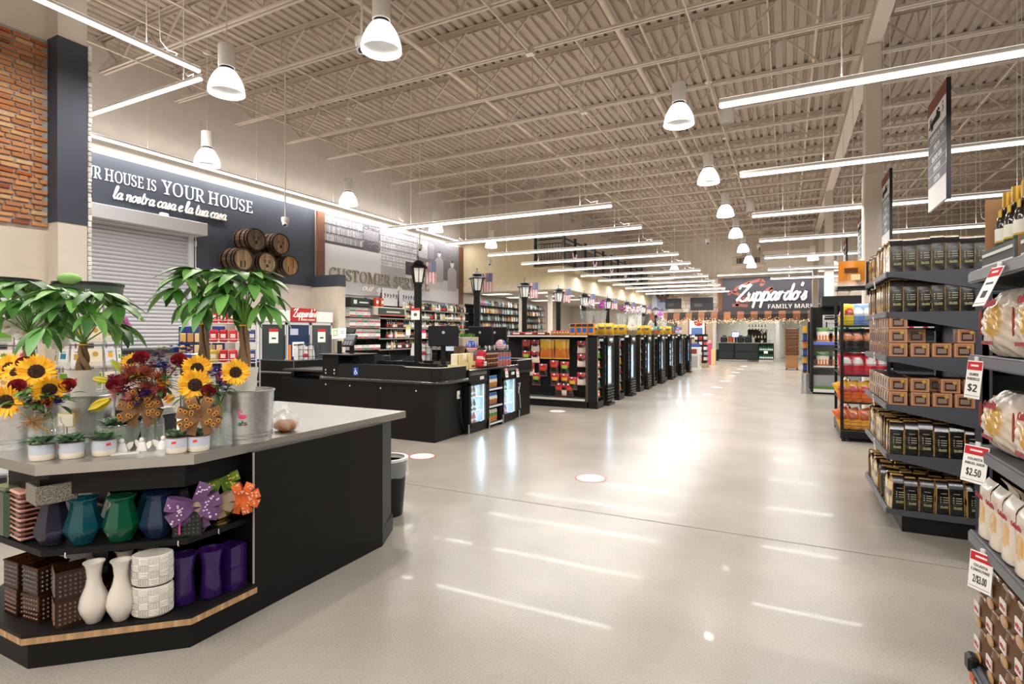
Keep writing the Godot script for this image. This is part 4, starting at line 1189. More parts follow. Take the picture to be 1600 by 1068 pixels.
func counter_top_things() -> void:
	var spots := [[-3.21, -1.345, "leftmost glazed pot with a succulent, at the counter's front corner"], [-3.13, -1.43, "second glazed succulent pot, red sticker on its upper left"], [-3.06, -1.535, "third glazed succulent pot, red sticker at its right edge"], [-2.79, -1.735, "glazed succulent pot left of the clear stem vase"], [-2.735, -1.815, "glazed succulent pot nearest the counter's right corner"]]
	for k in spots.size():
		var q: Array = spots[k]
		var t := T("succulent_pot", q[2], "plant", V(q[0], CT, q[1]), k * 1.1)
		P(t, "pot_base", MB.new().C("e2d6c4").lathe([Vector2(0, 0), Vector2(0.046, 0), Vector2(0.051, 0.004), Vector2(0.052, 0.03)], 24), "ceramic")
		P(t, "pot_glaze", MB.new().C("bfc4d0").lathe([Vector2(0.0522, 0.03), Vector2(0.0528, 0.05), Vector2(0.0524, 0.078), Vector2(0.048, 0.08), Vector2(0.046, 0.06)], 24), "ceramic")
		P(t, "rim_line", MB.new().C("7d6a60").lathe([Vector2(0.0527, 0.0765), Vector2(0.053, 0.079), Vector2(0.0495, 0.0812), Vector2(0.047, 0.079)], 24), "ceramic")
		P(t, "soil", MB.new().C("4a4136").lathe([Vector2(0.047, 0.068), Vector2(0, 0.072)], 16), "matte")
		for c in 3: _rosette(t, V([0.0, -0.022, 0.022][c], 0.078, [-0.012, 0.014, 0.012][c]), 0.06, 11, ["5d7a5c", "6f8c6a", "4c6a50", "86a27c"])
		var a := [2.0, 2.35, 0.75, 1.45, 1.2][k] as float - k * 0.0
		if k > 0:
			var st := MB.new().C("e2402e")
			st.box(V(0, 0, 0), V(0.02, 0.012, 0.001))
			var o := P(t, "price_sticker", st, "paper")
			var wa := [0, -0.9, 0.9, 0.2, 0.1][k] as float + 0.55 - k * 1.1
			o.transform = Transform3D(Basis.from_euler(V(0, wa, 0.15)), V(sin(wa) * 0.0535, 0.058, cos(wa) * 0.0535))
	# textured green bowl
	var b := T("textured_planter", "pale green textured planter with spiky succulents", "planter", V(-3.235, CT, -1.70))
	P(b, "bowl", MB.new().C("a9b3a2").lathe([Vector2(0, 0), Vector2(0.066, 0), Vector2(0.075, 0.01), Vector2(0.1, 0.09), Vector2(0.105, 0.12), Vector2(0.098, 0.122), Vector2(0.09, 0.1), Vector2(0, 0.09)], 32), "ceramic")
	var dots := MB.new().C("bcc5b4")
	for j in 8:
		for i in 34:
			var rr := 0.074 + 0.027 * (j / 8.0)
			var a := TAU * (i + 0.5 * (j % 2)) / 34
			dots.ball(V(cos(a) * rr, 0.015 + j * 0.0125, sin(a) * rr), V(0.006, 0.005, 0.006), 5, 3)
	var dd := P(b, "raised_dots", dots, "ceramic")
	dd.set_meta("kind", "stuff")
	for k in 9:
		var a := TAU * k / 9
		_rosette(b, V(cos(a) * 0.05, 0.105, sin(a) * 0.05), 0.07, 6, ["3f5a40", "4f6e4a", "5f7d58"])
	# angels
	for q in [[-3.06, -1.62, 0.5, "white bisque angel figurine nearest the planter"], [-3.0, -1.685, 0.3, "white bisque angel figurine in the middle of the trio"], [-2.945, -1.76, 0.9, "white bisque angel figurine beside the glazed pots"]]:
		var t := T("angel_figurine", q[3], "figurine", V(q[0], CT, q[1]), q[2])
		P(t, "body", MB.new().C("efece6").surf(14, 8, func(a, v): return V(cos(-a * TAU) * (0.034 * (1.0 - v * 0.6) + 0.004 * sin(a * 30.0) * (1.0 - v)), v * 0.045, sin(-a * TAU) * 0.024 * (1.0 - v * 0.6))), "paper")
		P(t, "head", MB.new().C("efece6").ball(V(0, 0.055, 0.004), V(0.012, 0.013, 0.012), 12, 8), "paper")
		for s in [-1.0, 1.0]:
			P(t, "wing", MB.new().C("efece6").prism(PackedVector2Array([Vector2(0, 0.02), Vector2(s * 0.03, 0.045), Vector2(s * 0.05, 0.05), Vector2(s * 0.047, 0.025), Vector2(s * 0.035, 0.01), Vector2(s * 0.012, 0.008)]), -0.012, -0.004), "paper")
	var cd := MB.new().C("e9e7e2").box(V(0, 0.002, 0), V(0.12, 0.003, 0.05))
	one("gift_card_sleeve", cd, "paper", "small white card lying on the steel top before the angels", "card", V(-2.99, CT, -1.60), 0.9)
	# galvanised tubs
	for q in [[-3.60, -1.70, 0.15, 0.25, "galvanised tub behind the pale green planter, holding a money tree"], [-2.76, -2.12, 0.14, 0.28, "galvanised tub with a flamingo picture at the counter's right"], [-3.02, -2.05, 0.125, 0.27, "galvanised tub half hidden behind the sunflower bow"], [-3.72, -1.46, 0.14, 0.25, "galvanised tub at the left edge of the counter"]]:
		var t := T("galvanized_tub", q[4], "tub", V(q[0], CT, q[1]), 0.4)
		var r: float = q[2]
		var h: float = q[3]
		P(t, "wall", MB.new().C("dfe1e3").lathe([Vector2(0, 0.004), Vector2(r * 0.93, 0), Vector2(r * 0.94, 0.02), Vector2(r * 1.02, h), Vector2(r * 1.0, h), Vector2(r * 0.92, 0.02), Vector2(0, 0.02)], 40), "galvanized")
		P(t, "rolled_rim", MB.new().C("d0d2d4").lathe([Vector2(r * 1.0, h - 0.004), Vector2(r * 1.05, h - 0.002), Vector2(r * 1.055, h + 0.006), Vector2(r * 1.02, h + 0.01), Vector2(r * 0.99, h + 0.004)], 40), "galvanized")
		var rb := MB.new().C("c8cacc")
		for k in 2: rb.lathe([Vector2(r * 0.945, 0.02 + k * 0.02), Vector2(r * 0.97, 0.026 + k * 0.02), Vector2(r * 0.96, 0.034 + k * 0.02)], 40)
		P(t, "base_ribs", rb, "galvanized")
		P(t, "fill", MB.new().C("b9c4c6").lathe([Vector2(r * 0.99, h - 0.03), Vector2(0, h - 0.03)], 24), "matte")
		if q[0] == -2.76:
			var f := MB.new().C("d84a72")
			f.ball(V(0.0, 0.0, 0), V(0.022, 0.013, 0.002), 12, 6)
			f.tube([V(-0.012, 0.006, 0.001), V(-0.022, 0.025, 0.001), V(-0.012, 0.038, 0.001), V(-0.006, 0.03, 0.001)], 0.0035, 6)
			f.C("2c2c2c").ball(V(-0.004, 0.026, 0.001), V(0.004, 0.003, 0.001), 6, 4)
			var fo := P(t, "flamingo_print", f, "matte")
			var fa := 0.35
			fo.transform = Transform3D(Basis.from_euler(V(-0.04, fa, 0)), V(sin(fa) * r * 0.985, 0.15, cos(fa) * r * 0.985))
			var f2 := MB.new().C("2f7a4c")
			for k in 5: f2.leaf(V(0, 0, 0), V(cos(k * 0.7 + 0.2), sin(k * 0.7 + 0.2) * 0.6, 0.05), Vector3.BACK, 0.026, 0.012, 0.0, 0.0, 4)
			f2.C("d05a80").ball(V(0.004, 0.004, 0.002), V(0.008, 0.006, 0.002), 8, 4)
			var f2o := P(t, "leaf_print", f2, "matte")
			f2o.transform = Transform3D(Basis.from_euler(V(-0.04, fa, 0)), V(sin(fa) * r * 0.975, 0.105, cos(fa) * r * 0.975))
	# wrapped loaf
	var br := T("bread_loaf", "brown loaf in a crinkled clear bag on the steel top", "bread", V(-2.80, CT, -2.42), -0.5)
	P(br, "loaf", MB.new().C("a3683a").surf(24, 10, func(a, v): return V(-cos(a * TAU) * 0.1 * sin(PI * v) * 1.0, 0.035 - 0.035 * cos(PI * v) + 0.006 * sin(a * 25.0) * sin(PI * v), sin(a * TAU) * 0.065 * sin(PI * v)) + V(0, 0.0, 0)), "matte")
	P(br, "bag", MB.new().surf(26, 12, func(a, v):
		var k: float = 1.0 + 0.16 * sin(a * 37.0 + v * 9.0) + 0.08 * sin(a * 91.0)
		return V(-cos(a * TAU) * 0.115 * sin(PI * v) * k, 0.06 - 0.06 * cos(PI * v) * (1.0 + 0.25 * sin(a * 40.0) * v), sin(a * TAU) * 0.08 * sin(PI * v) * k)), "plastic_wrap")
	P(br, "bag_neck", MB.new().surf(16, 5, func(a, v): return V(-0.08, 0.08, 0) + V(-0.09 * v - cos(a * TAU) * 0.03 * v, 0.06 * v + 0.02 * sin(a * 30.0) * v, sin(a * TAU) * (0.012 + 0.05 * v))), "plastic_wrap")
	# envelope stack on a dark stand, little sign
	var ev := T("envelope_stack", "stack of white envelopes on a dark stand behind the planter", "envelopes", V(-3.42, CT, -1.98), 0.3)
	P(ev, "stand", MB.new().C("1f1f22").span(V(-0.09, 0, -0.09), V(0.09, 0.12, 0.09), 0.006), "satin")
	for k in 7: P(ev, "envelope", MB.new().C("e8e6e2").box(V(0.004 * sin(k * 2.0), 0.125 + k * 0.006, 0.004 * cos(k * 3.0)), V(0.2, 0.003, 0.14)).at(), "paper")
	var fr := T("framed_card", "black framed notice standing behind the lilies", "sign", V(-3.62, CT, -2.1), 0.5)
	P(fr, "frame", MB.new().C("1a1a1c").box(V(0, 0.3, 0), V(0.16, 0.22, 0.012), 0.003), "satin")
	P(fr, "notice", MB.new().C("dedfe2").box(V(0, 0.3, 0.008), V(0.12, 0.18, 0.003)), "paper")
	P(fr, "post", MB.new().C("1a1a1c").box(V(0, 0.1, -0.004), V(0.02, 0.2, 0.01)).box(V(0, 0.006, 0), V(0.12, 0.012, 0.1)), "satin")
	var kr := T("propped_card", "gold rimmed cream card propped on the left tub", "card", V(-3.44, CT + 0.115, -1.545), 0.35)
	P(kr, "rim", MB.new().C("cdb24a").box(V(0, 0.03, 0), V(0.1, 0.075, 0.004)), "gloss")
	P(kr, "card", MB.new().C("e6e1d0").box(V(0, 0.03, 0.003), V(0.088, 0.063, 0.003)), "paper")
	P(kr, "stake", MB.new().C("a98a5c").tube([V(0, 0, -0.004), V(0, -0.115, -0.004)], 0.003, 5), "wood")

# ------------------------------------------------------------------ flowers and plants
func _look(p: Vector3, dir: Vector3) -> Transform3D:   # local +z points along dir
	var z := dir.normalized()
	var x := Vector3.UP.cross(z).normalized()
	return Transform3D(Basis(x, z.cross(x), z), p)

func _sunflower(t: Node3D, p: Vector3, dir: Vector3, r: float) -> void:
	var m := MB.new().C("2a1710").at()
	m.surf(16, 6, func(a, v): return V(cos(a * TAU) * r * 0.42 * sin(v * PI * 0.5), sin(a * TAU) * r * 0.42 * sin(v * PI * 0.5), r * 0.14 * cos(v * PI * 0.5) - r * 0.05 * exp(-v * v * 30.0)), func(a, v): return Color("1c1a12") if v < 0.3 else (Color("3a2012") if v < 0.75 else Color("4a2a10")), true)
	for k in 70:
		var a := k * 2.39996
		var rr := r * 0.41 * sqrt(k / 70.0)
		m.C(["3a2412", "22140c", "54340f"][k % 3]).ball(V(cos(a) * rr, sin(a) * rr, r * 0.14 * sqrt(maxf(0.0, 1.0 - pow(rr / (r * 0.45), 2.0))) + 0.001), V(0.0028, 0.0028, 0.0035), 4, 3)
	var head := P(t, "sunflower_head", m, "matte")
	head.transform = _look(p, dir)
	for ring in 2:
		for k in 20:
			var a := TAU * (k + 0.5 * ring) / 20.0 + 0.07 * sin(k * 3.1)
			var pm := MB.new().C(["f8bc24", "fcc834", "f0aa18", "f6b41e"][(k + ring) % 4])
			var d := V(cos(a), sin(a), 0.12 + 0.3 * ring + 0.12 * sin(k * 2.3))
			pm.leaf(V(cos(a), sin(a), 0) * r * 0.34, d, Vector3.BACK, r * (0.7 - 0.06 * ring + 0.06 * sin(k * 1.7)), r * 0.22, -0.06 + 0.12 * sin(k * 4.1), 0.3, 4)
			P(head, "petal", pm, "petal")

func _rose(t: Node3D, p: Vector3, dir: Vector3, r: float, hex := "8c1420") -> void:
	var o: MeshInstance3D
	for k in 9:
		var ring := k / 3
		var a0 := k * 2.2
		var m := MB.new().C(Color(hex).lightened(0.07 * (k % 3)))
		m.surf(6, 4, func(a, v):
			var an: float = a0 + (a - 0.5) * 2.6
			var rad: float = r * (0.3 + 0.28 * ring) * (0.55 + 0.5 * v + 0.12 * v * v * ring)
			return V(cos(an) * rad, sin(an) * rad, r * (-0.6 + 1.5 * v - 0.22 * ring)))
		if k == 0:
			o = P(t, "rose", m, "petal")
			o.transform = _look(p, dir)
		else:
			P(o, "petal", m, "petal")

func _mum(t: Node3D, p: Vector3, dir: Vector3, r: float, hex: String) -> void:
	var m := MB.new()
	for k in 70:
		var f := k / 70.0
		var a := k * 2.39996
		var d := V(cos(a) * sin(f * 1.5), sin(a) * sin(f * 1.5), cos(f * 1.5))
		m.C(Color(hex).lightened(0.12 * (1.0 - f) + 0.06 * (k % 2))).leaf(d * r * 0.25, d, V(d.y, -d.x, 0.3), r * 0.75, r * 0.2, 0.15, 0.2, 3)
	P(t, "chrysanthemum", m, "petal").transform = _look(p, dir)

func _cluster(t: Node3D, called: String, p: Vector3, r: float, n: int, hexes: Array) -> void:   # many small florets
	var m := MB.new()
	for k in n:
		var c := p + V(rng.randfn(0, 0.5), rng.randfn(0, 0.5), rng.randfn(0, 0.5)) * r
		m.C(hexes[k % hexes.size()])
		for q in 5:
			var a := q * TAU / 5 + k
			m.leaf(c, V(cos(a), 0.4 + 0.4 * sin(k * 1.0), sin(a)), Vector3.UP, 0.017, 0.014, 0.1, 0.1, 2)
	P(t, called, m, "petal")

func _lily(t: Node3D, p: Vector3, dir: Vector3, ln: float, open: float, hexes: Array) -> void:
	var o: MeshInstance3D
	for k in 6:
		var a := TAU * k / 6
		var m := MB.new().C(hexes[k % hexes.size()])
		m.leaf(V(cos(a), sin(a), 0) * 0.006, V(cos(a) * open, sin(a) * open, 1.0), V(cos(a), sin(a), 0), ln, ln * 0.26, open * 0.7, 0.4, 5)
		if k == 0:
			o = P(t, "lily", m, "petal")
			o.transform = _look(p, dir)
		else:
			P(o, "petal", m, "petal")

func _greens(t: Node3D, c: Vector3, n: int, r: float, hexes: Array, ln := 0.075) -> void:
	for k in n:
		var a := rng.randf() * TAU
		var d := V(cos(a), rng.randf() * 0.9 - 0.25, sin(a))
		var m := MB.new().C(hexes[k % hexes.size()])
		m.leaf(c + V(cos(a), rng.randf() - 0.4, sin(a)) * r * rng.randf(), d, Vector3.UP, ln * (0.7 + 0.6 * rng.randf()), ln * 0.42, 0.35, 0.3, 4)
		P(t, "leaf", m, "leaf")

func _jar(label: String, p: Vector3, r: float, h: float) -> void:
	var t := T("flower_jar", label, "vase", p)
	P(t, "glass", MB.new().lathe([Vector2(0, 0), Vector2(r, 0), Vector2(r * 1.02, 0.012), Vector2(r, h * 0.8), Vector2(r * 0.8, h * 0.9), Vector2(r * 0.85, h), Vector2(r * 0.8, h), Vector2(r * 0.95, h * 0.78), Vector2(r * 0.96, 0.012), Vector2(0, 0.01)], 28), "clear")
	P(t, "water", MB.new().lathe([Vector2(0, 0.011), Vector2(r * 0.94, 0.013), Vector2(r * 0.94, h * 0.6), Vector2(0, h * 0.6)], 24), "clear")

func _stems(t: Node3D, base: Vector3, neck: Vector3, heads: Array) -> void:
	for q in heads:
		var hd: Vector3 = q
		var b := base + V(rng.randfn(0, 0.02), 0.012, rng.randfn(0, 0.02))
		var nk := neck + V(rng.randfn(0, 0.012), 0, rng.randfn(0, 0.012))
		P(t, "stem", MB.new().C(["5f7d36", "74903f", "4d6a34"][rng.randi() % 3]).tube([b, b.lerp(nk, 0.5), nk, nk.lerp(hd, 0.5) + V(0, 0.02, 0), hd], 0.0042, 6), "leaf")

func bouquets_and_plants() -> void:
	var out := V(0.75, 0.25, 0.62)     # towards the shopper
	# left bouquet
	var pa := V(-3.27, CT, -1.385)
	_jar("clear jar of the leftmost sunflower bouquet", pa, 0.07, 0.19)
	var a := T("sunflower_bouquet", "leftmost bouquet with large sunflowers, red roses and a raffia tie", "bouquet", Vector3.ZERO)
	_stems(a, pa, pa + V(0, 0.2, 0), [V(-3.21, 1.34, -1.33), V(-3.47, 1.37, -1.33), V(-3.11, 1.27, -1.35), V(-3.2, 1.23, -1.24), V(-3.36, 1.36, -1.33)])
	_sunflower(a, V(-3.21, 1.366, -1.321), V(0.75, 0.2, 0.55), 0.082)
	_sunflower(a, V(-3.47, 1.375, -1.32), V(0.6, 0.4, 0.6), 0.075)
	_sunflower(a, V(-3.11, 1.285, -1.33), V(0.85, -0.25, 0.4), 0.072)
	_sunflower(a, V(-3.215, 1.235, -1.21), V(0.6, 0.0, 0.75), 0.078)
	_sunflower(a, V(-3.36, 1.36, -1.30), V(0.3, 0.5, 0.75), 0.06)
	for p in [V(-3.2, 1.30, -1.245), V(-3.07, 1.298, -1.385), V(-3.32, 1.40, -1.32), V(-3.12, 1.23, -1.325)]: _rose(a, p, V(0.7, 0.6, 0.4), 0.032)
	_greens(a, V(-3.2, 1.24, -1.34), 80, 0.13, ["2f5a2c", "3f6e34", "28482a", "4c7d3a"], 0.06)
	_cluster(a, "purple_statice", V(-3.08, 1.225, -1.35), 0.02, 14, ["5a3a9a", "6a4ab0"])
	_cluster(a, "red_filler", V(-3.17, 1.20, -1.30), 0.03, 18, ["8a2438", "a03048"])
	var rf := MB.new().C("b48a58")
	for k in 26:
		var d := V(rng.randfn(0, 0.09), rng.randfn(-0.01, 0.035), rng.randfn(0, 0.05))
		var c := V(-3.235, CT + 0.185, -1.325)
		rf.tube([c - d, c + V(0, 0.006 * sin(k * 2.0), 0.01), c + d], 0.0022, 4, false)
	P(a, "raffia_tie", rf, "matte")
	# middle bouquet
	var pb := V(-3.16, CT, -1.83)
	_jar("clear jar of the mixed bouquet in the middle", pb, 0.056, 0.16)
	var b := T("mixed_bouquet", "middle bouquet of rust mums, red roses, lilies and blue delphinium", "bouquet", Vector3.ZERO)
	_stems(b, pb, pb + V(0, 0.19, 0), [V(-3.28, 1.38, -1.78), V(-3.1, 1.3, -1.75), V(-3.02, 1.37, -1.88), V(-3.18, 1.27, -1.68), V(-3.13, 1.4, -1.8), V(-3.0, 1.26, -1.74)])
	_sunflower(b, V(-3.30, 1.39, -1.80), V(0.2, 0.7, 0.5), 0.07)
	_sunflower(b, V(-3.09, 1.33, -1.75), V(0.5, 0.8, 0.5), 0.05)
	for p in [V(-3.16, 1.41, -1.77), V(-3.02, 1.395, -1.89), V(-3.18, 1.27, -1.65), V(-3.205, 1.285, -1.69)]: _rose(b, p, V(0.65, 0.6, 0.5), 0.038)
	for p in [V(-3.11, 1.30, -1.68), V(-3.04, 1.25, -1.72), V(-3.0, 1.30, -1.76), V(-3.15, 1.33, -1.70), V(-3.06, 1.33, -1.72)]: _mum(b, p, V(0.7, 0.35, 0.6), 0.062, "a04a2e")
	for p in [V(-3.07, 1.21, -1.68), V(-3.14, 1.23, -1.65), V(-2.98, 1.24, -1.76)]: _mum(b, p, V(0.7, 0.1, 0.65), 0.055, "a8423e")
	for p in [V(-3.0, 1.36, -1.83), V(-3.22, 1.30, -1.67), V(-3.08, 1.37, -1.77), V(-3.1, 1.26, -1.66)]: _cluster(b, "small_filler", p, 0.035, 24, ["a8486a", "b85a78", "6a3a7a"])
	_mum(b, V(-3.10, 1.21, -1.69), V(0.7, 0.2, 0.6), 0.05, "8c3440")
	_mum(b, V(-3.17, 1.42, -1.86), V(0.6, 0.7, 0.4), 0.045, "7a5a78")
	_lily(b, V(-3.30, 1.285, -1.70), V(-0.7, 0.15, 0.5), 0.1, 0.12, ["d8c83a", "c2c24a"])
	_lily(b, V(-3.19, 1.20, -1.63), V(-0.75, -0.4, 0.3), 0.12, 0.35, ["e6cf3e", "dcc030"])
	_lily(b, V(-3.30, 1.34, -1.74), V(-0.5, 0.7, 0.3), 0.08, 0.08, ["a8b43e", "b8bc48"])
	for p in [V(-3.13, 1.45, -1.95), V(-3.12, 1.385, -1.84), V(-3.05, 1.37, -1.83), V(-3.11, 1.46, -1.99), V(-3.22, 1.34, -1.75)]: _cluster(b, "delphinium", p, 0.035, 40, ["4a62b4", "6a86cc", "3a4c98"])
	for p in [V(-3.0, 1.23, -1.70), V(-3.25, 1.30, -1.68), V(-3.03, 1.19, -1.685)]: _cluster(b, "purple_statice", p, 0.024, 20, ["44247c", "5a348e"])
	_cluster(b, "yellow_sprig", V(-3.2, 1.46, -1.9), 0.025, 14, ["a8b83c", "c4cc58"])
	_greens(b, V(-3.1, 1.27, -1.8), 60, 0.14, ["2f5a2c", "3f6e34", "28482a", "4c7d3a"], 0.065)
	_ribbon_bow("burlap_bow", "brown burlap bow printed with sunflowers tying the middle bouquet", V(-3.06, 1.155, -1.715), 0.85, 0.095, "7d5a3c", "b87c2c", 6)
	# right bouquet
	var pc := V(-2.735, CT, -1.935)
	_jar("clear jar of stems in the right sunflower bouquet", pc, 0.06, 0.18)
	var c := T("sunflower_bouquet", "right bouquet with three facing sunflowers and purple statice", "bouquet", Vector3.ZERO)
	_stems(c, pc, pc + V(0, 0.2, 0), [V(-2.79, 1.35, -1.86), V(-2.76, 1.27, -1.83), V(-2.66, 1.33, -1.98), V(-2.69, 1.24, -1.86), V(-2.72, 1.33, -1.9), V(-2.9, 1.24, -1.83)])
	_sunflower(c, V(-2.792, 1.362, -1.844), V(0.75, 0.1, 0.6), 0.075)
	_sunflower(c, V(-2.753, 1.28, -1.807), V(0.75, 0.05, 0.6), 0.082)
	_sunflower(c, V(-2.655, 1.338, -1.968), V(0.8, 0.15, 0.5), 0.074)
	_rose(c, V(-2.69, 1.245, -1.839), V(0.7, 0.45, 0.5), 0.034)
	for p in [V(-2.716, 1.346, -1.89), V(-2.726, 1.274, -1.94), V(-2.70, 1.325, -1.97)]: _cluster(c, "purple_statice", p, 0.032, 40, ["5a48a8", "7462c0", "4c3a90"])
	_lily(c, V(-2.97, 1.28, -1.80), V(0.4, 0.2, 0.8), 0.075, 0.5, ["efae1e", "e89c16"])
	_lily(c, V(-2.91, 1.215, -1.79), V(0.5, -0.2, 0.8), 0.07, 0.45, ["efae1e", "e89c16"])
	_greens(c, V(-2.78, 1.24, -1.89), 50, 0.12, ["2f5a2c", "3f6e34", "4c7d3a"], 0.06)
	_ribbon_bow("burlap_bow", "brown burlap bow printed with sunflowers tying the right bouquet", V(-2.70, 1.125, -1.80), 0.85, 0.095, "7d5a3c", "b87c2c", 6)
	# braided money trees
	_money_tree("money tree with a white pot standing in the left galvanised tub", V(-3.60, 1.19, -1.70), 0.14, 0.30, 0.30, true)
	_money_tree("money tree at the picture's left edge", V(-3.98, 0.94, -1.60), 0.45, 0.30, 0.30, true)
	_money_tree("money tree with bare stems between the two right tubs", V(-3.12, 1.19, -2.10), 0.26, 0.24, 0.33, false)
	_money_tree("money tree in a white pot in the flamingo tub", V(-2.80, 1.20, -2.13), 0.24, 0.24, 0.30, false)
	# orchids behind
	var o := T("orchid", "white orchid cluster between the left money trees", "orchid", V(-4.3, 0.94, -1.75))
	_orchid(o, 0.72, 0.16, 26, ["efece8", "e2dfda"])
	var o2 := T("orchid", "thin pink orchid standing before the grey shutter", "orchid", V(-4.9, 0, -2.58))
	P(o2, "pedestal", MB.new().C("232325").lathe([Vector2(0, 0), Vector2(0.13, 0), Vector2(0.13, 0.95), Vector2(0, 0.95)], 20), "satin")
	_orchid(o2, 1.66, 0.06, 12, ["c25aa8", "d88ac4"], 0.95)

func _orchid(t: Node3D, h: float, r: float, n: int, hexes: Array, y0 := 0.0) -> void:
	P(t, "pot", MB.new().C("d9d4cc").lathe([Vector2(0, y0), Vector2(0.05, y0), Vector2(0.065, y0 + 0.11), Vector2(0.06, y0 + 0.11), Vector2(0, y0 + 0.09)], 20), "ceramic")
	for k in 5:
		var a := k * 1.3
		P(t, "leaf", MB.new().C("3c5c34").leaf(V(0, y0 + 0.1, 0), V(cos(a), 0.6, sin(a)), Vector3.UP, 0.2, 0.06, 0.5, 0.3, 6), "leaf")
	P(t, "stem", MB.new().C("5a6a3a").tube([V(0, y0 + 0.1, 0), V(0.02, y0 + (h - y0) * 0.6, 0), V(0.05, h - 0.05, 0.02), V(0.1, h, 0.04)], 0.005, 6), "leaf")
	var last: MeshInstance3D
	for k in n:
		var c := V(0.05 + rng.randfn(0, 0.55) * r, h - 0.06 + rng.randfn(0, 0.4) * r, 0.02 + rng.randfn(0, 0.4) * r)
		var m := MB.new().C(hexes[k % 2])
		for q in 5:
			var a := q * TAU / 5 + k
			m.leaf(c, V(0.5 + 0.2 * sin(a), cos(a), sin(a) * 0.8 + 0.3), V(0.7, 0.2, 0.6), 0.055, 0.05, 0.2, 0.1, 3)
		m.C("b8902c").ball(c + V(0.01, 0, 0.01), V(0.006, 0.006, 0.006), 6, 4)
		P(t, "blossom", m, "petal")

func _money_tree(label: String, p: Vector3, trunk: float, crown: float, up: float, braided: bool) -> void:
	var t := T("money_tree", label, "plant", p)
	P(t, "pot", MB.new().C("cfc8bc").lathe([Vector2(0, 0), Vector2(0.056, 0), Vector2(0.074, 0.135), Vector2(0.076, 0.15), Vector2(0.07, 0.15), Vector2(0.062, 0.12), Vector2(0, 0.115)], 28), "matte")
	P(t, "price_tag", MB.new().C("d8402c").box(V(0.04, 0.1, 0.058), V(0.022, 0.012, 0.002)), "paper")
	var y0 := 0.12
	var y1 := y0 + trunk + 0.06
	for k in 3:
		var path := []
		var rad := []
		for i in 9:
			var f := i / 8.0
			var an := k * TAU / 3 + f * (5.0 if braided else 2.0)
			var sp := 0.026 * (1.0 - 0.55 * f)
			path.append(V(cos(an) * sp, y0 - 0.02 + (y1 - y0) * f, sin(an) * sp)); rad.append(0.02 * (1.0 - 0.55 * f))
		P(t, "trunk", MB.new().C(["7a5f44", "6a5038", "86694a"][k]).tube(path, rad, 8), "matte")
	P(t, "tie", MB.new().C("d8a830").lathe([Vector2(0.02, y1 - 0.03), Vector2(0.026, y1 - 0.03), Vector2(0.026, y1 - 0.022), Vector2(0.02, y1 - 0.022)], 12), "matte")
	for k in 15:
		var a := k * 2.39996 + p.x * 9.0
		var f := (k + 0.5) / 15.0      # 0 at the top of the dome, 1 at its skirt
		var b := V(0, y1 - 0.02, 0)
		var rr := crown * (0.12 + 0.62 * sqrt(f)) * (0.85 + 0.25 * sin(k * 1.9))
		var e := V(cos(a) * rr, y1 + up * (1.0 - 0.72 * f * f) - 0.03, sin(a) * rr)
		P(t, "stalk", MB.new().C("6a9a3e").tube([b, b.lerp(e, 0.5) + V(0, 0.05 * (1.0 - f), 0), e], 0.0038, 5), "leaf")
		for q in 6:
			var aa := a + (q - 2.5) * 0.68
			var d := V(cos(aa), 0.25 - 0.7 * f - 0.1 * absf(q - 2.5) + 0.2 * rng.randf(), sin(aa))
			var hex: String = ["52883a", "62994a", "40702e", "74aa52", "365f2a"][(k + q) % 5]
			var ln := 0.15 + 0.06 * rng.randf() - 0.018 * absf(q - 2.5)
			P(t, "leaf", MB.new().C(hex).leaf(e, d, Vector3.UP, ln, ln * 0.38, 0.5, 0.25, 6), "leaf")

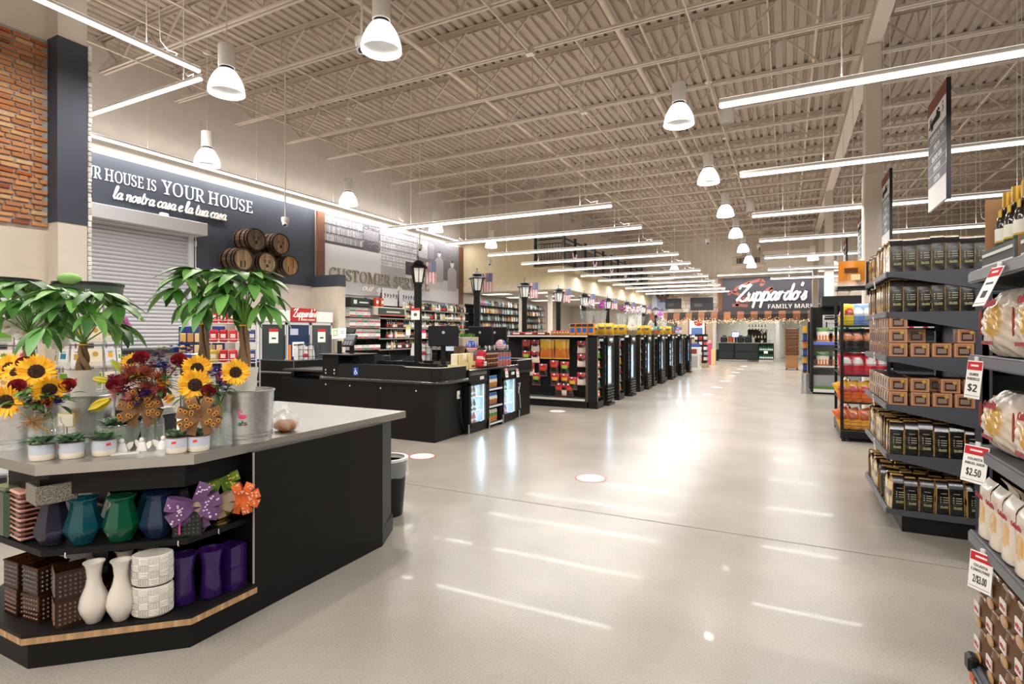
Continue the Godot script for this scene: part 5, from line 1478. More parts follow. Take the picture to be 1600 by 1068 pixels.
# ------------------------------------------------------------------ card racks behind the counter
func card_racks() -> void:
	for q in [[-6.35, -3.05, "round greeting card rack before the roller shutter, right one"], [-6.55, -2.42, "round greeting card rack before the brick wall, left one"]]:
		var t := T("card_rack", q[2], "rack", V(q[0], 0, q[1]))
		P(t, "base", MB.new().C("2b2b2d").lathe([Vector2(0, 0), Vector2(0.3, 0), Vector2(0.3, 0.05), Vector2(0.05, 0.08), Vector2(0, 0.08)], 28), "satin")
		P(t, "spindle", MB.new().C("55565a").cyl(V(0, 0.05, 0), 0.04, 1.95, 12), "satin")
		P(t, "header_band", MB.new().C("4a5a4a").lathe([Vector2(0.27, 1.9), Vector2(0.28, 1.9), Vector2(0.29, 2.03), Vector2(0.275, 2.03)], 32), "satin")
		P(t, "top_cap", MB.new().C("232426").lathe([Vector2(0, 2.03), Vector2(0.3, 2.03), Vector2(0.3, 2.055), Vector2(0, 2.06)], 32), "satin")
		letters(t, "header_print", "cards", "Droid Sans", 0.045, 0.004, _flat("d8dcd4"), facing(V(sin(0.6) * 0.287, 1.945, cos(0.6) * 0.287), 0.85), 0.16)
		P(t, "frame_wire", _wire_ring(), "satin")
		var lf := P(t, "leaf_topper", MB.new().C("8cba6a").ball(V(sin(0.6) * 0.3, 2.075, cos(0.6) * 0.3), V(0.1, 0.055, 0.1), 14, 8), "matte", "pale green leaf shaped topper")
		var n := 0
		for r in 7:
			for k in 12:
				var an := TAU * (k + 0.5) / 12
				var rr := 0.265
				var x := Transform3D(Basis.from_euler(V(-0.1, an, 0)), V(sin(an) * rr, 1.68 - r * 0.235, cos(an) * rr))
				var toward := sin(an) * 0.77 + cos(an) * 0.5
				if toward < -0.3: continue
				var pk := MB.new().C("a8a49c")
				pk.box(V(0, 0.03, 0.014), V(0.128, 0.06, 0.003)).box(V(0, 0.1, -0.004), V(0.13, 0.2, 0.003))
				P(t, "pocket", pk, "acrylic").transform = x
				var cd := MB.new()
				var kind := rng.randi() % 6
				cd.C(["f1efe9", "efe3c8", "dfe8ea", "f3d9c4", "e6e6e6", "c9d8c0"][kind]).box(V(0, 0.1, 0.004), V(0.115, 0.17, 0.004))
				var ac: String = ["e2672f", "d84a6a", "2f8aa8", "f0b428", "6a9a3c", "4a4a58", "c8a050"][rng.randi() % 7]
				cd.C(ac)
				if kind == 1:
					for s in 8: cd.leaf(V(0.0, 0.13, 0.0065), V(cos(s * PI / 4), sin(s * PI / 4), 0.02), Vector3.BACK, 0.03, 0.016, 0.0, 0.0, 3)
				elif kind == 3:
					cd.box(V(0, 0.1, 0.0065), V(0.1, 0.155, 0.001))
				else:
					cd.box(V(0.0, 0.09 + 0.03 * rng.randf(), 0.0065), V(0.04 + 0.04 * rng.randf(), 0.035 + 0.03 * rng.randf(), 0.001))
					cd.C("55504a").box(V(0, 0.155, 0.0065), V(0.06, 0.004, 0.001)).box(V(0, 0.145, 0.0065), V(0.04, 0.004, 0.001))
				var o := one("greeting_card", cd, "paper", "greeting card, column %s, %s row down, rack %s" % [["one", "two", "three", "four", "five", "six", "seven", "eight", "nine", "ten", "eleven", "twelve"][k], nth(r + 1), "by the shutter" if q[0] > -6.5 else "by the brick wall"], "card", Vector3.ZERO, 0.0, "greeting cards on the round racks")
				o.transform = Transform3D(Basis.IDENTITY, V(q[0], 0, q[1])) * x * Transform3D(Basis.IDENTITY, V(0, 0.002, 0.003))
				n += 1

func _wire_ring() -> MB:
	var m := MB.new().C("8f8f90")
	for r in 8:
		var y := 1.9 - r * 0.235
		m.lathe([Vector2(0.255, y), Vector2(0.26, y - 0.004), Vector2(0.265, y), Vector2(0.26, y + 0.004), Vector2(0.255, y)], 24)
	for k in 12:
		var an := TAU * k / 12
		m.bar(V(sin(an) * 0.255, 0.06, cos(an) * 0.255), V(sin(an) * 0.255, 1.9, cos(an) * 0.255), 0.012, 0.012, Vector3.RIGHT)
	return m

# ------------------------------------------------------------------ against the left wall
func left_wall_things() -> void:
	var on := Transform3D(Basis.from_euler(V(0, PI / 2, 0)), Vector3.ZERO)   # lettering that faces +x
	var w := T("wall_lettering", "raised white words across the navy wall above the roller shutter", "lettering", V(WX + 0.015, 0, 0))
	letters(w, "serif_words", "OUR HOUSE IS", "Droid Serif", 0.23, 0.02, _flat("efece6"), on * Transform3D(Basis.IDENTITY, V(5.66, 4.63, 0.0)), 1.52, 400)
	letters(w, "large_serif_words", "YOUR HOUSE", "Droid Serif", 0.29, 0.02, _flat("efece6"), on * Transform3D(Basis.IDENTITY, V(7.3, 4.62, 0.0)), 2.29, 400)
	var sm := script_mesh("la nostra casa e la tua casa", 0.13, 0.019, 0.015, "efece6")
	P(w, "script_words", sm[0], "paint").transform = on * Transform3D(Basis.IDENTITY.scaled(V(2.5 / sm[1], 1, 1)), V(6.32, 4.30, 0))
	# roller shutter
	var s := T("roller_shutter", "grey slatted roller shutter closing the service window", "shutter", V(WX, 0, 0))
	P(s, "shutter_box", MB.new().C("d5d5d8").span(V(0.0, 3.78, -4.75), V(0.42, 4.06, -8.1), 0.01), "paint")
	P(s, "side_rail", MB.new().C("cfd0d4").span(V(0.02, 1.2, -7.85), V(0.12, 3.8, -7.97), 0.006), "paint")
	P(s, "side_rail", MB.new().C("cfd0d4").span(V(0.02, 1.2, -4.8), V(0.12, 3.8, -4.92), 0.006), "paint")
	var sl := MB.new().C("c3c4ca")
	sl.surf(1, 6, func(a, v): return V(0.05 + 0.028 * sin(v * PI), 0.084 * v, -4.92 - 2.93 * a))
	sl.C("8c8d94").span(V(0.045, -0.006, -4.92), V(0.055, 0.004, -7.85))
	var slat := sl.mesh()
	for k in 31:
		var o := MeshInstance3D.new()
		o.mesh = slat; o.material_override = M["paint"]; o.name = "slat"; o.position.y = 1.2 + k * 0.084
		s.add_child(o, true)
	P(s, "guide_bar", MB.new().C("b9bac0").tube([V(0.3, 3.74, -4.9), V(0.3, 3.74, -7.9)], 0.02, 8), "paint")
	P(s, "ledge", MB.new().C("2a2b2e").span(V(0, 1.12, -4.6), V(0.35, 1.2, -8.1), 0.01), "satin")
	P(s, "pull_cord", MB.new().C("dcdcd8").tube([V(0.1, 3.78, -8.02), V(0.1, 1.6, -8.02)], 0.012, 6).cyl(V(0.1, 3.55, -8.02), 0.025, 0.12, 8), "paint")
	P(s, "winch", MB.new().C("c9c9cc").box(V(0.1, 4.12, -7.3), V(0.1, 0.12, 0.18), 0.02).tube([V(0.1, 4.1, -7.3), V(0.1, 4.08, -7.8)], 0.02, 8), "paint")
	# barrels
	var heads := ["a8987e", "dcb488", "e0b888", "dfbc92", "d3a270"]
	for q in [[3.875, -9.31, 0, "top left barrel with a dark weathered printed head"], [3.87, -10.05, 1, "top right barrel with a small circular mark"], [3.338, -8.95, 2, "bottom left barrel with dark drips on its head"], [3.322, -9.63, 3, "bottom middle barrel with a stencilled head"], [3.336, -10.35, 4, "bottom right barrel with striped staves on its head"]]:
		var t := T("oak_barrel", "oak whisky barrel on the navy wall, %s" % q[3], "barrel", V(WX + 0.012, q[0], q[1]))
		var lx := Transform3D(Basis.from_euler(V(0, 0, -PI / 2)), Vector3.ZERO)   # lathe axis along +x
		var bm := MB.new()
		for k in 22:
			bm.C(["7c6046", "8c6e50", "6c523c", "826046"][(k * 7 + q[2]) % 4])
			var st := MB.new()
			for jj in 10:
				var a0 := TAU * k / 22 + 0.012
				var a1 := TAU * (k + 1) / 22 - 0.012
				var f0 := jj / 10.0
				var f1 := (jj + 1) / 10.0
				var r0 := 0.25 + 0.045 * sin(PI * (0.28 + f0 * 0.62))
				var r1 := 0.25 + 0.045 * sin(PI * (0.28 + f1 * 0.62))
				bm.face([V(f0 * 0.52, cos(a0) * r0, sin(a0) * r0), V(f1 * 0.52, cos(a0) * r1, sin(a0) * r1), V(f1 * 0.52, cos(a1) * r1, sin(a1) * r1), V(f0 * 0.52, cos(a1) * r0, sin(a1) * r0)], V(0, cos(a0), sin(a0)))
		P(t, "staves", bm, "wood_grain").set_meta("kind", "stuff")
		for x in [0.08, 0.27, 0.42, 0.5]:
			var hm := MB.new().C("38302a").at(lx)
			var r := 0.252 + 0.045 * sin(PI * (0.28 + x / 0.52 * 0.62))
			hm.lathe([Vector2(r, x - 0.022), Vector2(r + 0.006, x - 0.02), Vector2(r + 0.005, x + 0.02), Vector2(r - 0.002, x + 0.022)], 36)
			P(t, "hoop", hm, "bronze")
		P(t, "chime", MB.new().C("4a3a2c").at(lx).lathe([Vector2(0.268, 0.5), Vector2(0.272, 0.528), Vector2(0.25, 0.53), Vector2(0.24, 0.5)], 36), "wood")
		for k in 7:
			var y0 := -0.246 + k * 0.0703
			var y1 := y0 + 0.068
			var ply := []
			for y in [y0, y1]: ply.append(sqrt(maxf(0.0, 0.247 * 0.247 - y * y)))
			P(t, "head_board", MB.new().C(Color(heads[q[2]]).darkened(0.1 * ((k * 5 + q[2]) % 3))).face([V(0.505, ply[0], y0), V(0.505, ply[1], y1), V(0.505, -ply[1], y1), V(0.505, -ply[0], y0)], Vector3.RIGHT), "wood_grain")
		var pm := MB.new().C("33281f")
		if q[2] == 4:
			pm.span(V(0.505, -0.2, 0.05), V(0.509, -0.02, 0.075)).span(V(0.505, -0.05, -0.12), V(0.508, 0.18, -0.1))
		elif q[2] == 2:
			pm.span(V(0.505, -0.19, -0.06), V(0.509, -0.02, -0.03)).span(V(0.505, -0.2, 0.05), V(0.509, -0.04, 0.085))
		else:
			for k in 18:
				var a := TAU * k / 18
				pm.box(V(0.508, sin(a) * 0.175, cos(a) * 0.175), V(0.003, 0.018, 0.018))
			for k in 6: pm.box(V(0.508, 0.07 - 0.03 * (k % 3), 0.07 if k > 2 else -0.06), V(0.003, 0.016, 0.07))
			pm.box(V(0.508, -0.07, 0), V(0.003, 0.08, 0.07))
		P(t, "stencil", pm, "matte")
	# wood frame boards and mural
	var mu := T("photo_mural", "grey toned photo mural with raised lettering between two wooden boards", "mural", V(WX + 0.01, 0, 0))
	P(mu, "frame_board", MB.new().C("8e5f44").span(V(0, 2.75, -11.72), V(0.07, 5.12, -12.0)), "wood", "left reddish wooden board")
	P(mu, "frame_board", MB.new().C("8e5f44").span(V(0, 2.75, -19.46), V(0.07, 5.14, -19.76)), "wood", "right reddish wooden board")
	var pm2 := MB.new()
	pm2.quad(V(0.03, 2.75, -12.0), V(0.03, 2.75, -19.46), V(0.03, 5.12, -19.46), V(0.03, 5.12, -12.0))
	pm2.C("d0cccd").span(V(0, 2.75, -12.0), V(0.028, 5.12, -19.46))
	var mm := StandardMaterial3D.new()
	mm.resource_name = "mural_print"; mm.albedo_texture = _mural_print(); mm.roughness = 0.7
	P(mu, "printed_panel", pm2, mm)
	letters(mu, "serif_lettering", "CUSTOMER SERVICE", "Droid Serif", 0.36, 0.03, _flat("8f8573"), Transform3D(Basis.from_euler(V(0, PI / 2, 0)), V(0.05, 3.16, -12.2)), 5.1, 400)
	var ss := script_mesh("our specialty", 0.13, 0.02, 0.012, "efedeb")
	P(mu, "script_lettering", ss[0], "paint").transform = Transform3D(Basis.from_euler(V(0, PI / 2, 0)).scaled_local(V(2.2 / ss[1], 1, 1)), V(0.04, 2.93, -13.6))
	# drinks fridge against the wall
	var f := T("drinks_fridge", "white three door upright fridge below the barrels", "fridge", V(-11.32, 0, 0))
	P(f, "cabinet", MB.new().C("e3e2de").span(V(-0.85, 0.05, -9.0), V(-0.04, 2.12, -11.42), 0.02), "paint")
	P(f, "header", MB.new().C("ebeae6").span(V(-0.06, 1.84, -9.0), V(0.0, 2.12, -11.42), 0.01), "paint")
	for k in 3:
		var z0 := -9.06 - k * 0.78
		P(f, "door_frame", MB.new().C("c4c5c6").span(V(-0.04, 0.2, z0), V(0.0, 1.82, z0 - 0.04)).span(V(-0.04, 0.2, z0 - 0.72), V(0.0, 1.82, z0 - 0.76)).span(V(-0.04, 0.2, z0), V(0.0, 0.27, z0 - 0.76)).span(V(-0.04, 1.76, z0), V(0.0, 1.82, z0 - 0.76)), "satin")
		P(f, "door_glass", MB.new().C(["3e4548", "2c3c5c", "4a5052"][k]).span(V(-0.03, 0.27, z0 - 0.04), V(-0.012, 1.76, z0 - 0.72)), "gloss")
		P(f, "door_handle", MB.new().C("8a8b8c").tube([V(0.03, 0.9, z0 - 0.70), V(0.03, 1.5, z0 - 0.70)], 0.012, 8), "chrome")
		if k != 1: P(f, "price_notice", MB.new().C("f0eeea").span(V(-0.012, 1.3, z0 - 0.25), V(-0.006, 1.66, z0 - 0.52)).C("c8302c").span(V(-0.01, 1.58, z0 - 0.25), V(-0.004, 1.66, z0 - 0.52)).C("3a3a3a").span(V(-0.01, 1.4, z0 - 0.32), V(-0.004, 1.44, z0 - 0.45)), "paper")
	P(f, "notice", MB.new().C("e9e9ea").span(V(-0.012, 0.95, -10.02), V(-0.006, 1.32, -10.4)).C("40434a").span(V(-0.01, 1.22, -10.06), V(-0.004, 1.26, -10.36)).span(V(-0.01, 1.12, -10.06), V(-0.004, 1.14, -10.3)).C("e07a2a").span(V(-0.01, 0.5, -9.9), V(-0.004, 1.25, -9.97)).C("b9c0d0").span(V(-0.01, 1.5, -9.95), V(-0.004, 1.66, -10.2)), "paper")
	var lg := T("store_sign", "red rectangular sign with white brush lettering on the fridge header", "sign", V(-11.315, 1.83, -9.95))
	P(lg, "panel", MB.new().C("b22c30").box(V(0.005, 0.19, -0.42), V(0.012, 0.36, 0.86), 0.004), "satin")
	var ls := script_mesh("Zuppardo's", 0.105, 0.017, 0.004, "f4f1ee")
	P(lg, "brush_lettering", ls[0], "paint").transform = Transform3D(Basis.from_euler(V(0, PI / 2, 0)).scaled_local(V(0.74 / ls[1], 1, 1)), V(0.012, 0.14, -0.07))
	letters(lg, "small_lettering", "FAMILY MARKET", "Droid Sans", 0.045, 0.003, _flat("f4f1ee"), Transform3D(Basis.from_euler(V(0, PI / 2, 0)), V(0.012, 0.045, -0.36)), 0.44, 700)
	# blue rack and wire rack between the counter and the shutter
	var bl := T("tobacco_display", "small blue counter display of packets in front of the shutter", "display", V(-8.9, 1.05, -5.95), 0.9)
	P(bl, "tray", MB.new().C("2a3a7c").span(V(-0.35, 0, -0.2), V(0.35, 0.16, 0.12), 0.02).span(V(-0.35, 0.16, -0.2), V(0.35, 0.62, -0.16), 0.01), "gloss")
	for k in 12: P(bl, "packet", MB.new().C(["c9a25e", "b98a4a", "dcc08a"][k % 3]).box(V(-0.28 + (k % 6) * 0.11, 0.22 + (k / 6) * 0.2, -0.05 - (k / 6) * 0.06), V(0.09, 0.15, 0.03), 0.004), "film")
	P(bl, "stand", MB.new().C("232327").span(V(-0.3, -1.05, -0.2), V(0.3, 0, 0.1), 0.01), "satin")
	var wr := T("wire_rack", "silver wire rack with red packets behind the right money tree", "rack", V(-7.95, 0, -5.86), 0.75)
	for k in 4: P(wr, "upright", MB.new().C("c5c6c8").tube([V([-0.36, 0.36, -0.36, 0.36][k], 0, [-0.18, -0.18, 0.18, 0.18][k]), V([-0.36, 0.36, -0.36, 0.36][k], 1.72, [-0.18, -0.18, 0.18, 0.18][k])], 0.012, 8), "satin")
	for y in [0.4, 0.75, 1.08, 1.4, 1.7]:
		var sh := MB.new().C("c5c6c8").tube([V(-0.36, y, 0.18), V(0.36, y, 0.18)], 0.008, 6).tube([V(-0.36, y, -0.18), V(0.36, y, -0.18)], 0.008, 6).tube([V(-0.36, y + 0.05, 0.18), V(0.36, y + 0.05, 0.18)], 0.005, 6)
		for k in 9: sh.tube([V(-0.36 + k * 0.09, y, -0.18), V(-0.36 + k * 0.09, y, 0.18)], 0.004, 4)
		P(wr, "wire_shelf", sh, "satin")
		for k in 5:
			var hx: String = ["c42834", "b8222e", "d03a40", "c42834", "3a4a7c"][k]
			if y == 1.08 and k == 0: hx = "c8a83a"
			var pk := one("snack_packet", MB.new().C(hx).box(V(0, 0.1, 0), V(0.12, 0.2, 0.09), 0.02).C("f0dcd8").box(V(0, 0.1, 0.046), V(0.07, 0.06, 0.002)), "film", "%s packet, %s from the left on the wire rack's %s shelf" % ["yellow" if hx == "c8a83a" else ("navy" if k == 4 else "red"), nth(k + 1), {0.4: "lowest", 0.75: "second", 1.08: "middle", 1.4: "fourth", 1.7: "top"}[y]], "packet", Vector3.ZERO, 0.0, "packets on the wire rack")
			pk.transform = wr.transform * Transform3D(Basis.IDENTITY, V(-0.28 + k * 0.14, y + 0.005, 0.02))

func _mural_print() -> ImageTexture:   # greyscale shop photograph: shelves of bottles, two shopkeepers behind a counter
	var w := 768
	var h := 288
	var im := Image.create(w, h, false, Image.FORMAT_RGB8)
	im.fill(Color("8f8b8f"))
	for x in w:
		var g := 0.78 + 0.1 * sin(x * 0.011 + 1.0)
		im.fill_rect(Rect2i(x, 110 + int(6 * sin(x * 0.02)), 1, 178), Color(g, g * 0.985, g * 1.0))
	im.fill_rect(Rect2i(0, 0, 768, 96), Color("6d686e"))
	im.fill_rect(Rect2i(0, 96, 250, 14), Color("4f4a50"))
	var r := RandomNumberGenerator.new()
	r.seed = 5
	for shelf in 3:
		var y := 8 + shelf * 32
		for k in 42:
			var g2 := 0.5 + 0.4 * r.randf()
			im.fill_rect(Rect2i(4 + k * 4, y + 4, 2, 22), Color(g2, g2, g2))
			im.fill_rect(Rect2i(4 + k * 4, y + 1, 1, 4), Color(g2, g2, g2))
		im.fill_rect(Rect2i(0, y + 27, 172, 3), Color("3f3b40"))
	im.fill_rect(Rect2i(172, 0, 80, 110), Color("5a555b"))
	im.fill_rect(Rect2i(176, 24, 74, 40), Color("87838a"))
	for shelf in 6:
		var y := 4 + shelf * 26
		for k in 52:
			var g3 := 0.72 + 0.24 * r.randf()
			im.fill_rect(Rect2i(262 + k * 4, y + 3, 3, 18), Color(g3, g3, g3))
			if k % 2: im.fill_rect(Rect2i(262 + k * 4, y + 8, 2, 6), Color("6a666c"))
		im.fill_rect(Rect2i(258, y + 22, 214, 3), Color("aaa6ab"))
	im.fill_rect(Rect2i(0, 108, 262, 110), Color("d9d6d8"))
	im.fill_rect(Rect2i(470, 0, 298, 210), Color("77727a"))
	im.fill_rect(Rect2i(480, 10, 60, 80), Color("bab6bb"))
	im.fill_rect(Rect2i(548, 16, 36, 70), Color("928d94"))
	im.fill_rect(Rect2i(400, 120, 210, 60), Color("4c474e"))
	im.fill_rect(Rect2i(400, 178, 330, 50), Color("cfccce"))
	for p in [[620, 60, 1.0], [716, 96, 1.15]]:
		var s: float = p[2]
		for yy in range(-30, 130):
			for xx in range(-46, 46):
				var fx := xx / s
				var fy := yy / s
				var c := -1.0
				if fx * fx / 150.0 + (fy + 4) * (fy + 4) / 250.0 < 1.0: c = 0.86 if fy > -10 else 0.3
				elif fy > 12 and absf(fx) < minf(14.0 + (fy - 12) * 1.2, 30.0): c = 0.7
				if c > 0.0:
					var X: int = p[0] + xx
					var Y: int = p[1] + yy
					if X >= 0 and X < w and Y >= 0 and Y < h: im.set_pixel(X, Y, Color(c, c * 0.985, c))
	for k in 900:
		var g4 := 0.3 + 0.5 * r.randf()
		im.fill_rect(Rect2i(r.randi() % 768, r.randi() % 92, 3 + r.randi() % 5, 2), Color(g4, g4, g4).lerp(Color(0.6, 0.6, 0.6), 0.5))
	return ImageTexture.create_from_image(im)

# ------------------------------------------------------------------ liquor and tobacco wall
func liquor_wall() -> void:
	var t := T("liquor_shelving", "long wall shelving of spirits under the mural", "shelving", V(WX, 0, 0))
	var levels := [0.62, 1.02, 1.38, 1.72, 2.05, 2.38]
	P(t, "back_panel", MB.new().C("232325").span(V(0, 0, -12.6), V(0.05, 2.66, -19.45)), "matte")
	for k in levels.size(): P(t, "shelf", MB.new().C("1d1d1f").span(V(0.05, levels[k] - 0.03, -12.62), V(0.5, levels[k], -19.45)), "satin")
	for k in levels.size(): P(t, "price_strip", MB.new().C("85827e").span(V(0.5, levels[k] - 0.04, -13.9), V(0.512, levels[k], -19.45)), "satin")
	for k in 7: P(t, "upright", MB.new().C("19191b").span(V(0.03, 0, -12.6 - k * 1.14), V(0.1, 2.7, -12.66 - k * 1.14)), "satin")
	P(t, "base", MB.new().C("141415").span(V(0, 0, -12.6), V(0.55, 0.12, -19.45)), "satin")
	# tobacco cartons at the left end
	var cart := []
	for k in 5: cart.append(MB.new().C(["e6e2df", "efeeec", "dad6d4", "e8dcd8", "cfd4d0"][k]).box(V(0.1, 0.1, 0), V(0.2, 0.19, 0.27), 0.004).C(["b8323a", "b8323a", "7a7a80", "b8323a", "2f7a5a"][k]).box(V(0.201, 0.05, 0), V(0.004, 0.05, 0.26)).mesh())
	var n := 0
	for lv in [1, 2, 3, 4]:
		for r in 2:
			for c in 5:
				if lv == 1 and r == 1: continue
				var o := one("carton", cart[(c + lv * 2 + r) % 5], "paper", "white and red carton, %s of the %s row, tobacco shelf level %s" % [nth(c + 1), ["lower", "upper"][r], nth(lv)], "carton", V(WX + 0.22, levels[lv] + r * 0.155 - (0.0 if r == 0 else 0.0), -12.8 - c * 0.285), 0.0, "cartons on the tobacco shelves")
				o.scale = V(1, 0.78, 1)
				n += 1
	var hd := T("tobacco_header", "dark lit header box above the tobacco cartons", "sign", V(WX, 2.38, 0))
	P(hd, "box", MB.new().C("2e3433").span(V(0.02, 0, -12.62), V(0.5, 0.26, -13.5), 0.01), "satin")
	P(hd, "lettering", MB.new().C("dfe6e2").span(V(0.5, 0.1, -13.0), V(0.506, 0.14, -13.4)).box(V(0.503, 0.13, -12.82), V(0.006, 0.12, 0.14)), "paper")
	var hb := T("tobacco_header", "pale chrome header box with a dark running logo beside the tobacco", "sign", V(WX, 2.1, 0))
	P(hb, "box", MB.new().C("b7b2ab").span(V(0.05, 0.02, -13.6), V(0.56, 0.3, -15.25), 0.02), "satin")
	P(hb, "face", MB.new().C("3b4a44").span(V(0.56, 0.06, -13.8), V(0.568, 0.26, -15.15)).C("c8c4bc").span(V(0.568, 0.12, -14.2), V(0.572, 0.17, -14.9)).C("c04a42").span(V(0.56, 0.02, -13.8), V(0.57, 0.05, -15.15)), "satin")
	# bottles, one by one
	var kinds := []
	var cols := ["8fa3a0", "4a2c18", "1e3a2c", "c9cfcc", "6a3a1c", "2a2a30", "b08a4a", "d6d2c4", "7a1f24", "33506e", "a9b8b4", "20442a"]
	for k in 12:
		var b := MB.new()
		var sq := k % 3 == 0
		var hgt := 0.25 + 0.015 * (k % 4)
		b.C(cols[k]).lathe([Vector2(0, 0), Vector2(0.045, 0.0), Vector2(0.047, hgt * 0.6), Vector2(0.04, hgt * 0.68), Vector2(0.016, hgt * 0.8), Vector2(0.015, hgt)], 6 if sq else 10, sq)
		var cp := MB.new().C(["1c1c1e", "c8a84a", "b8b8ba", "7a1f24"][k % 4]).lathe([Vector2(0.017, hgt * 0.9), Vector2(0.018, hgt * 1.0), Vector2(0, hgt * 1.01)], 8)
		var lb := MB.new().C(["e8e2d2", "f0eee8", "2a2a2c", "d9c08a", "e8e8ea", "c23a34"][k % 6]).lathe([Vector2(0.048, hgt * 0.14), Vector2(0.0485, hgt * 0.46)], 10)
		kinds.append([b.mesh(), lb.mesh(), cp.mesh()])
	var protos := []
	for lv in [2, 3, 4, 5, 1]:
		var z := -13.75 if lv != 4 else -15.4
		if lv == 5: z = -15.3
		if lv <= 3: z = -14.4
		var c := 0
		while z > -19.35:
			c += 1
			var k := (rng.randi() % 12)
			if rng.randf() < 0.5 and c > 1: k = (c / 3 + lv * 2) % 12
			var lab := "%s bottle on the %s liquor shelf under the mural" % [nth(c), {1: "lowest", 2: "second", 3: "third", 4: "fourth", 5: "top"}[lv]]
			if protos.size() <= k or protos[k] == null:
				protos.resize(maxi(protos.size(), k + 1))
				var p := T("liquor_bottle", lab, "bottle", V(WX + 0.42, levels[lv], z), 0.0, "bottles on the liquor shelves under the mural")
				P(p, "glass", kinds[k][0], "gloss"); P(p, "label", kinds[k][1], "paper"); P(p, "cap", kinds[k][2], "satin")
				protos[k] = p
			else:
				dup(protos[k], V(WX + 0.42 + 0.02 * rng.randf(), levels[lv], z), 0.0, lab, "bottles on the liquor shelves under the mural")
			z -= 0.108 + 0.01 * rng.randf()
	# gift boxes on the top shelf, notices on the edge
	for q in [[-14.0, "c8442e", "orange"], [-14.25, "c85a3e", "coral"], [-17.9, "3a8ac0", "blue"], [-18.1, "e8e4da", "white"], [-18.3, "2f78b0", "deeper blue"], [-18.9, "7a2430", "maroon"], [-19.15, "a08a5a", "tan"]]:
		var g := T("gift_box", "upright %s carton between bottles on the top liquor shelf" % q[2], "box", V(WX + 0.3, 2.38, q[0]))
		P(g, "carton", MB.new().C(q[1]).box(V(0, 0.16, 0), V(0.12, 0.32, 0.13), 0.005), "film")
		P(g, "printed_band", MB.new().C("efe9dc").box(V(0.061, 0.18, 0), V(0.003, 0.1, 0.1)), "paper")
	for q in [[-15.4, 1.62, "c9d09a", "pale green"], [-16.3, 1.5, "d8307a", "pink and white"], [-17.2, 1.62, "c83a34", "red and white"]]:
		var s := T("sale_notice", "%s sale notice clipped to the liquor shelf edge" % q[3], "notice", V(WX + 0.53, q[1], q[0]))
		P(s, "sheet", MB.new().C("efece4").box(V(0, 0, 0), V(0.004, 0.3, 0.26)), "paper")
		P(s, "heading", MB.new().C(q[2]).box(V(0.003, 0.1, 0), V(0.003, 0.1, 0.26)), "paper")
	for q in [[-15.9, "HARP", "2a3a8a", "white board with hand painted blue letters standing over the top shelf"], [-14.9, "FERN", "3a3a3c", "white board with hand painted dark letters standing over the top shelf"]]:
		var s := T("painted_board", q[3], "sign", V(WX + 0.14, 2.38, q[0]))
		P(s, "board", MB.new().C("dcdade").box(V(0, 0.4, 0), V(0.02, 0.6, 1.0 if q[1] == "HARP" else 0.8)), "matte")
		var st := MB.new().C(q[2])
		for k in 5:
			st.tube([V(0.015, 0.36 + 0.02 * (k % 2), 0.3 - k * 0.15), V(0.015, 0.52 - 0.03 * (k % 3), 0.26 - k * 0.15)], 0.014, 5).tube([V(0.015, 0.5, 0.32 - k * 0.15), V(0.015, 0.44, 0.22 - k * 0.15)], 0.012, 5)
		P(s, "painted_strokes", st, "matte")
	# shelving that goes on below the mezzanine
	var t2 := T("liquor_shelving", "rear wall shelving of spirits below the mezzanine soffit", "shelving", V(WX, 0, 0))
	P(t2, "back_panel", MB.new().C("2a2a2c").span(V(0, 0, -20.0), V(0.05, 2.8, -27.6)), "matte")
	for k in 7: P(t2, "shelf", MB.new().C("1d1d1f").span(V(0.05, 0.75 + k * 0.33, -20.0), V(0.5, 0.78 + k * 0.33, -27.6)), "satin")
	var mm := MultiMesh.new()
	mm.transform_format = MultiMesh.TRANSFORM_3D
	mm.use_colors = true
	var bm := MB.new().C("ffffff").lathe([Vector2(0, 0), Vector2(0.045, 0.0), Vector2(0.047, 0.16), Vector2(0.016, 0.21), Vector2(0.015, 0.27), Vector2(0, 0.27)], 8)
	mm.mesh = bm.mesh()
	mm.instance_count = 7 * 62
	for k in 7:
		for i in 62:
			mm.set_instance_transform(k * 62 + i, Transform3D(Basis.IDENTITY, V(0.4, 0.78 + k * 0.33, -20.15 - i * 0.119)))
			mm.set_instance_color(k * 62 + i, Color(cols[(i / 3 + k * 5 + (rng.randi() % 3)) % 12]).srgb_to_linear())
	var mo := MultiMeshInstance3D.new()
	mo.name = "small_bottles"; mo.multimesh = mm; mo.material_override = M["gloss"]; mo.set_meta("kind", "stuff")
	t2.add_child(mo)

# ------------------------------------------------------------------ checkout lanes
func _rail_profile(x0: float, x1: float, step: float) -> PackedVector2Array:   # side rail outline: tall part, then a step down near the customer end
	return PackedVector2Array([Vector2(x0, 0.86), Vector2(x0, 1.03), Vector2(x0 + 0.03, 1.07), Vector2(x0 + 0.08, 1.08), Vector2(step, 1.08), Vector2(step + 0.09, 1.055), Vector2(x1 - 0.06, 1.05), Vector2(x1, 1.05), Vector2(x1, 0.86)])

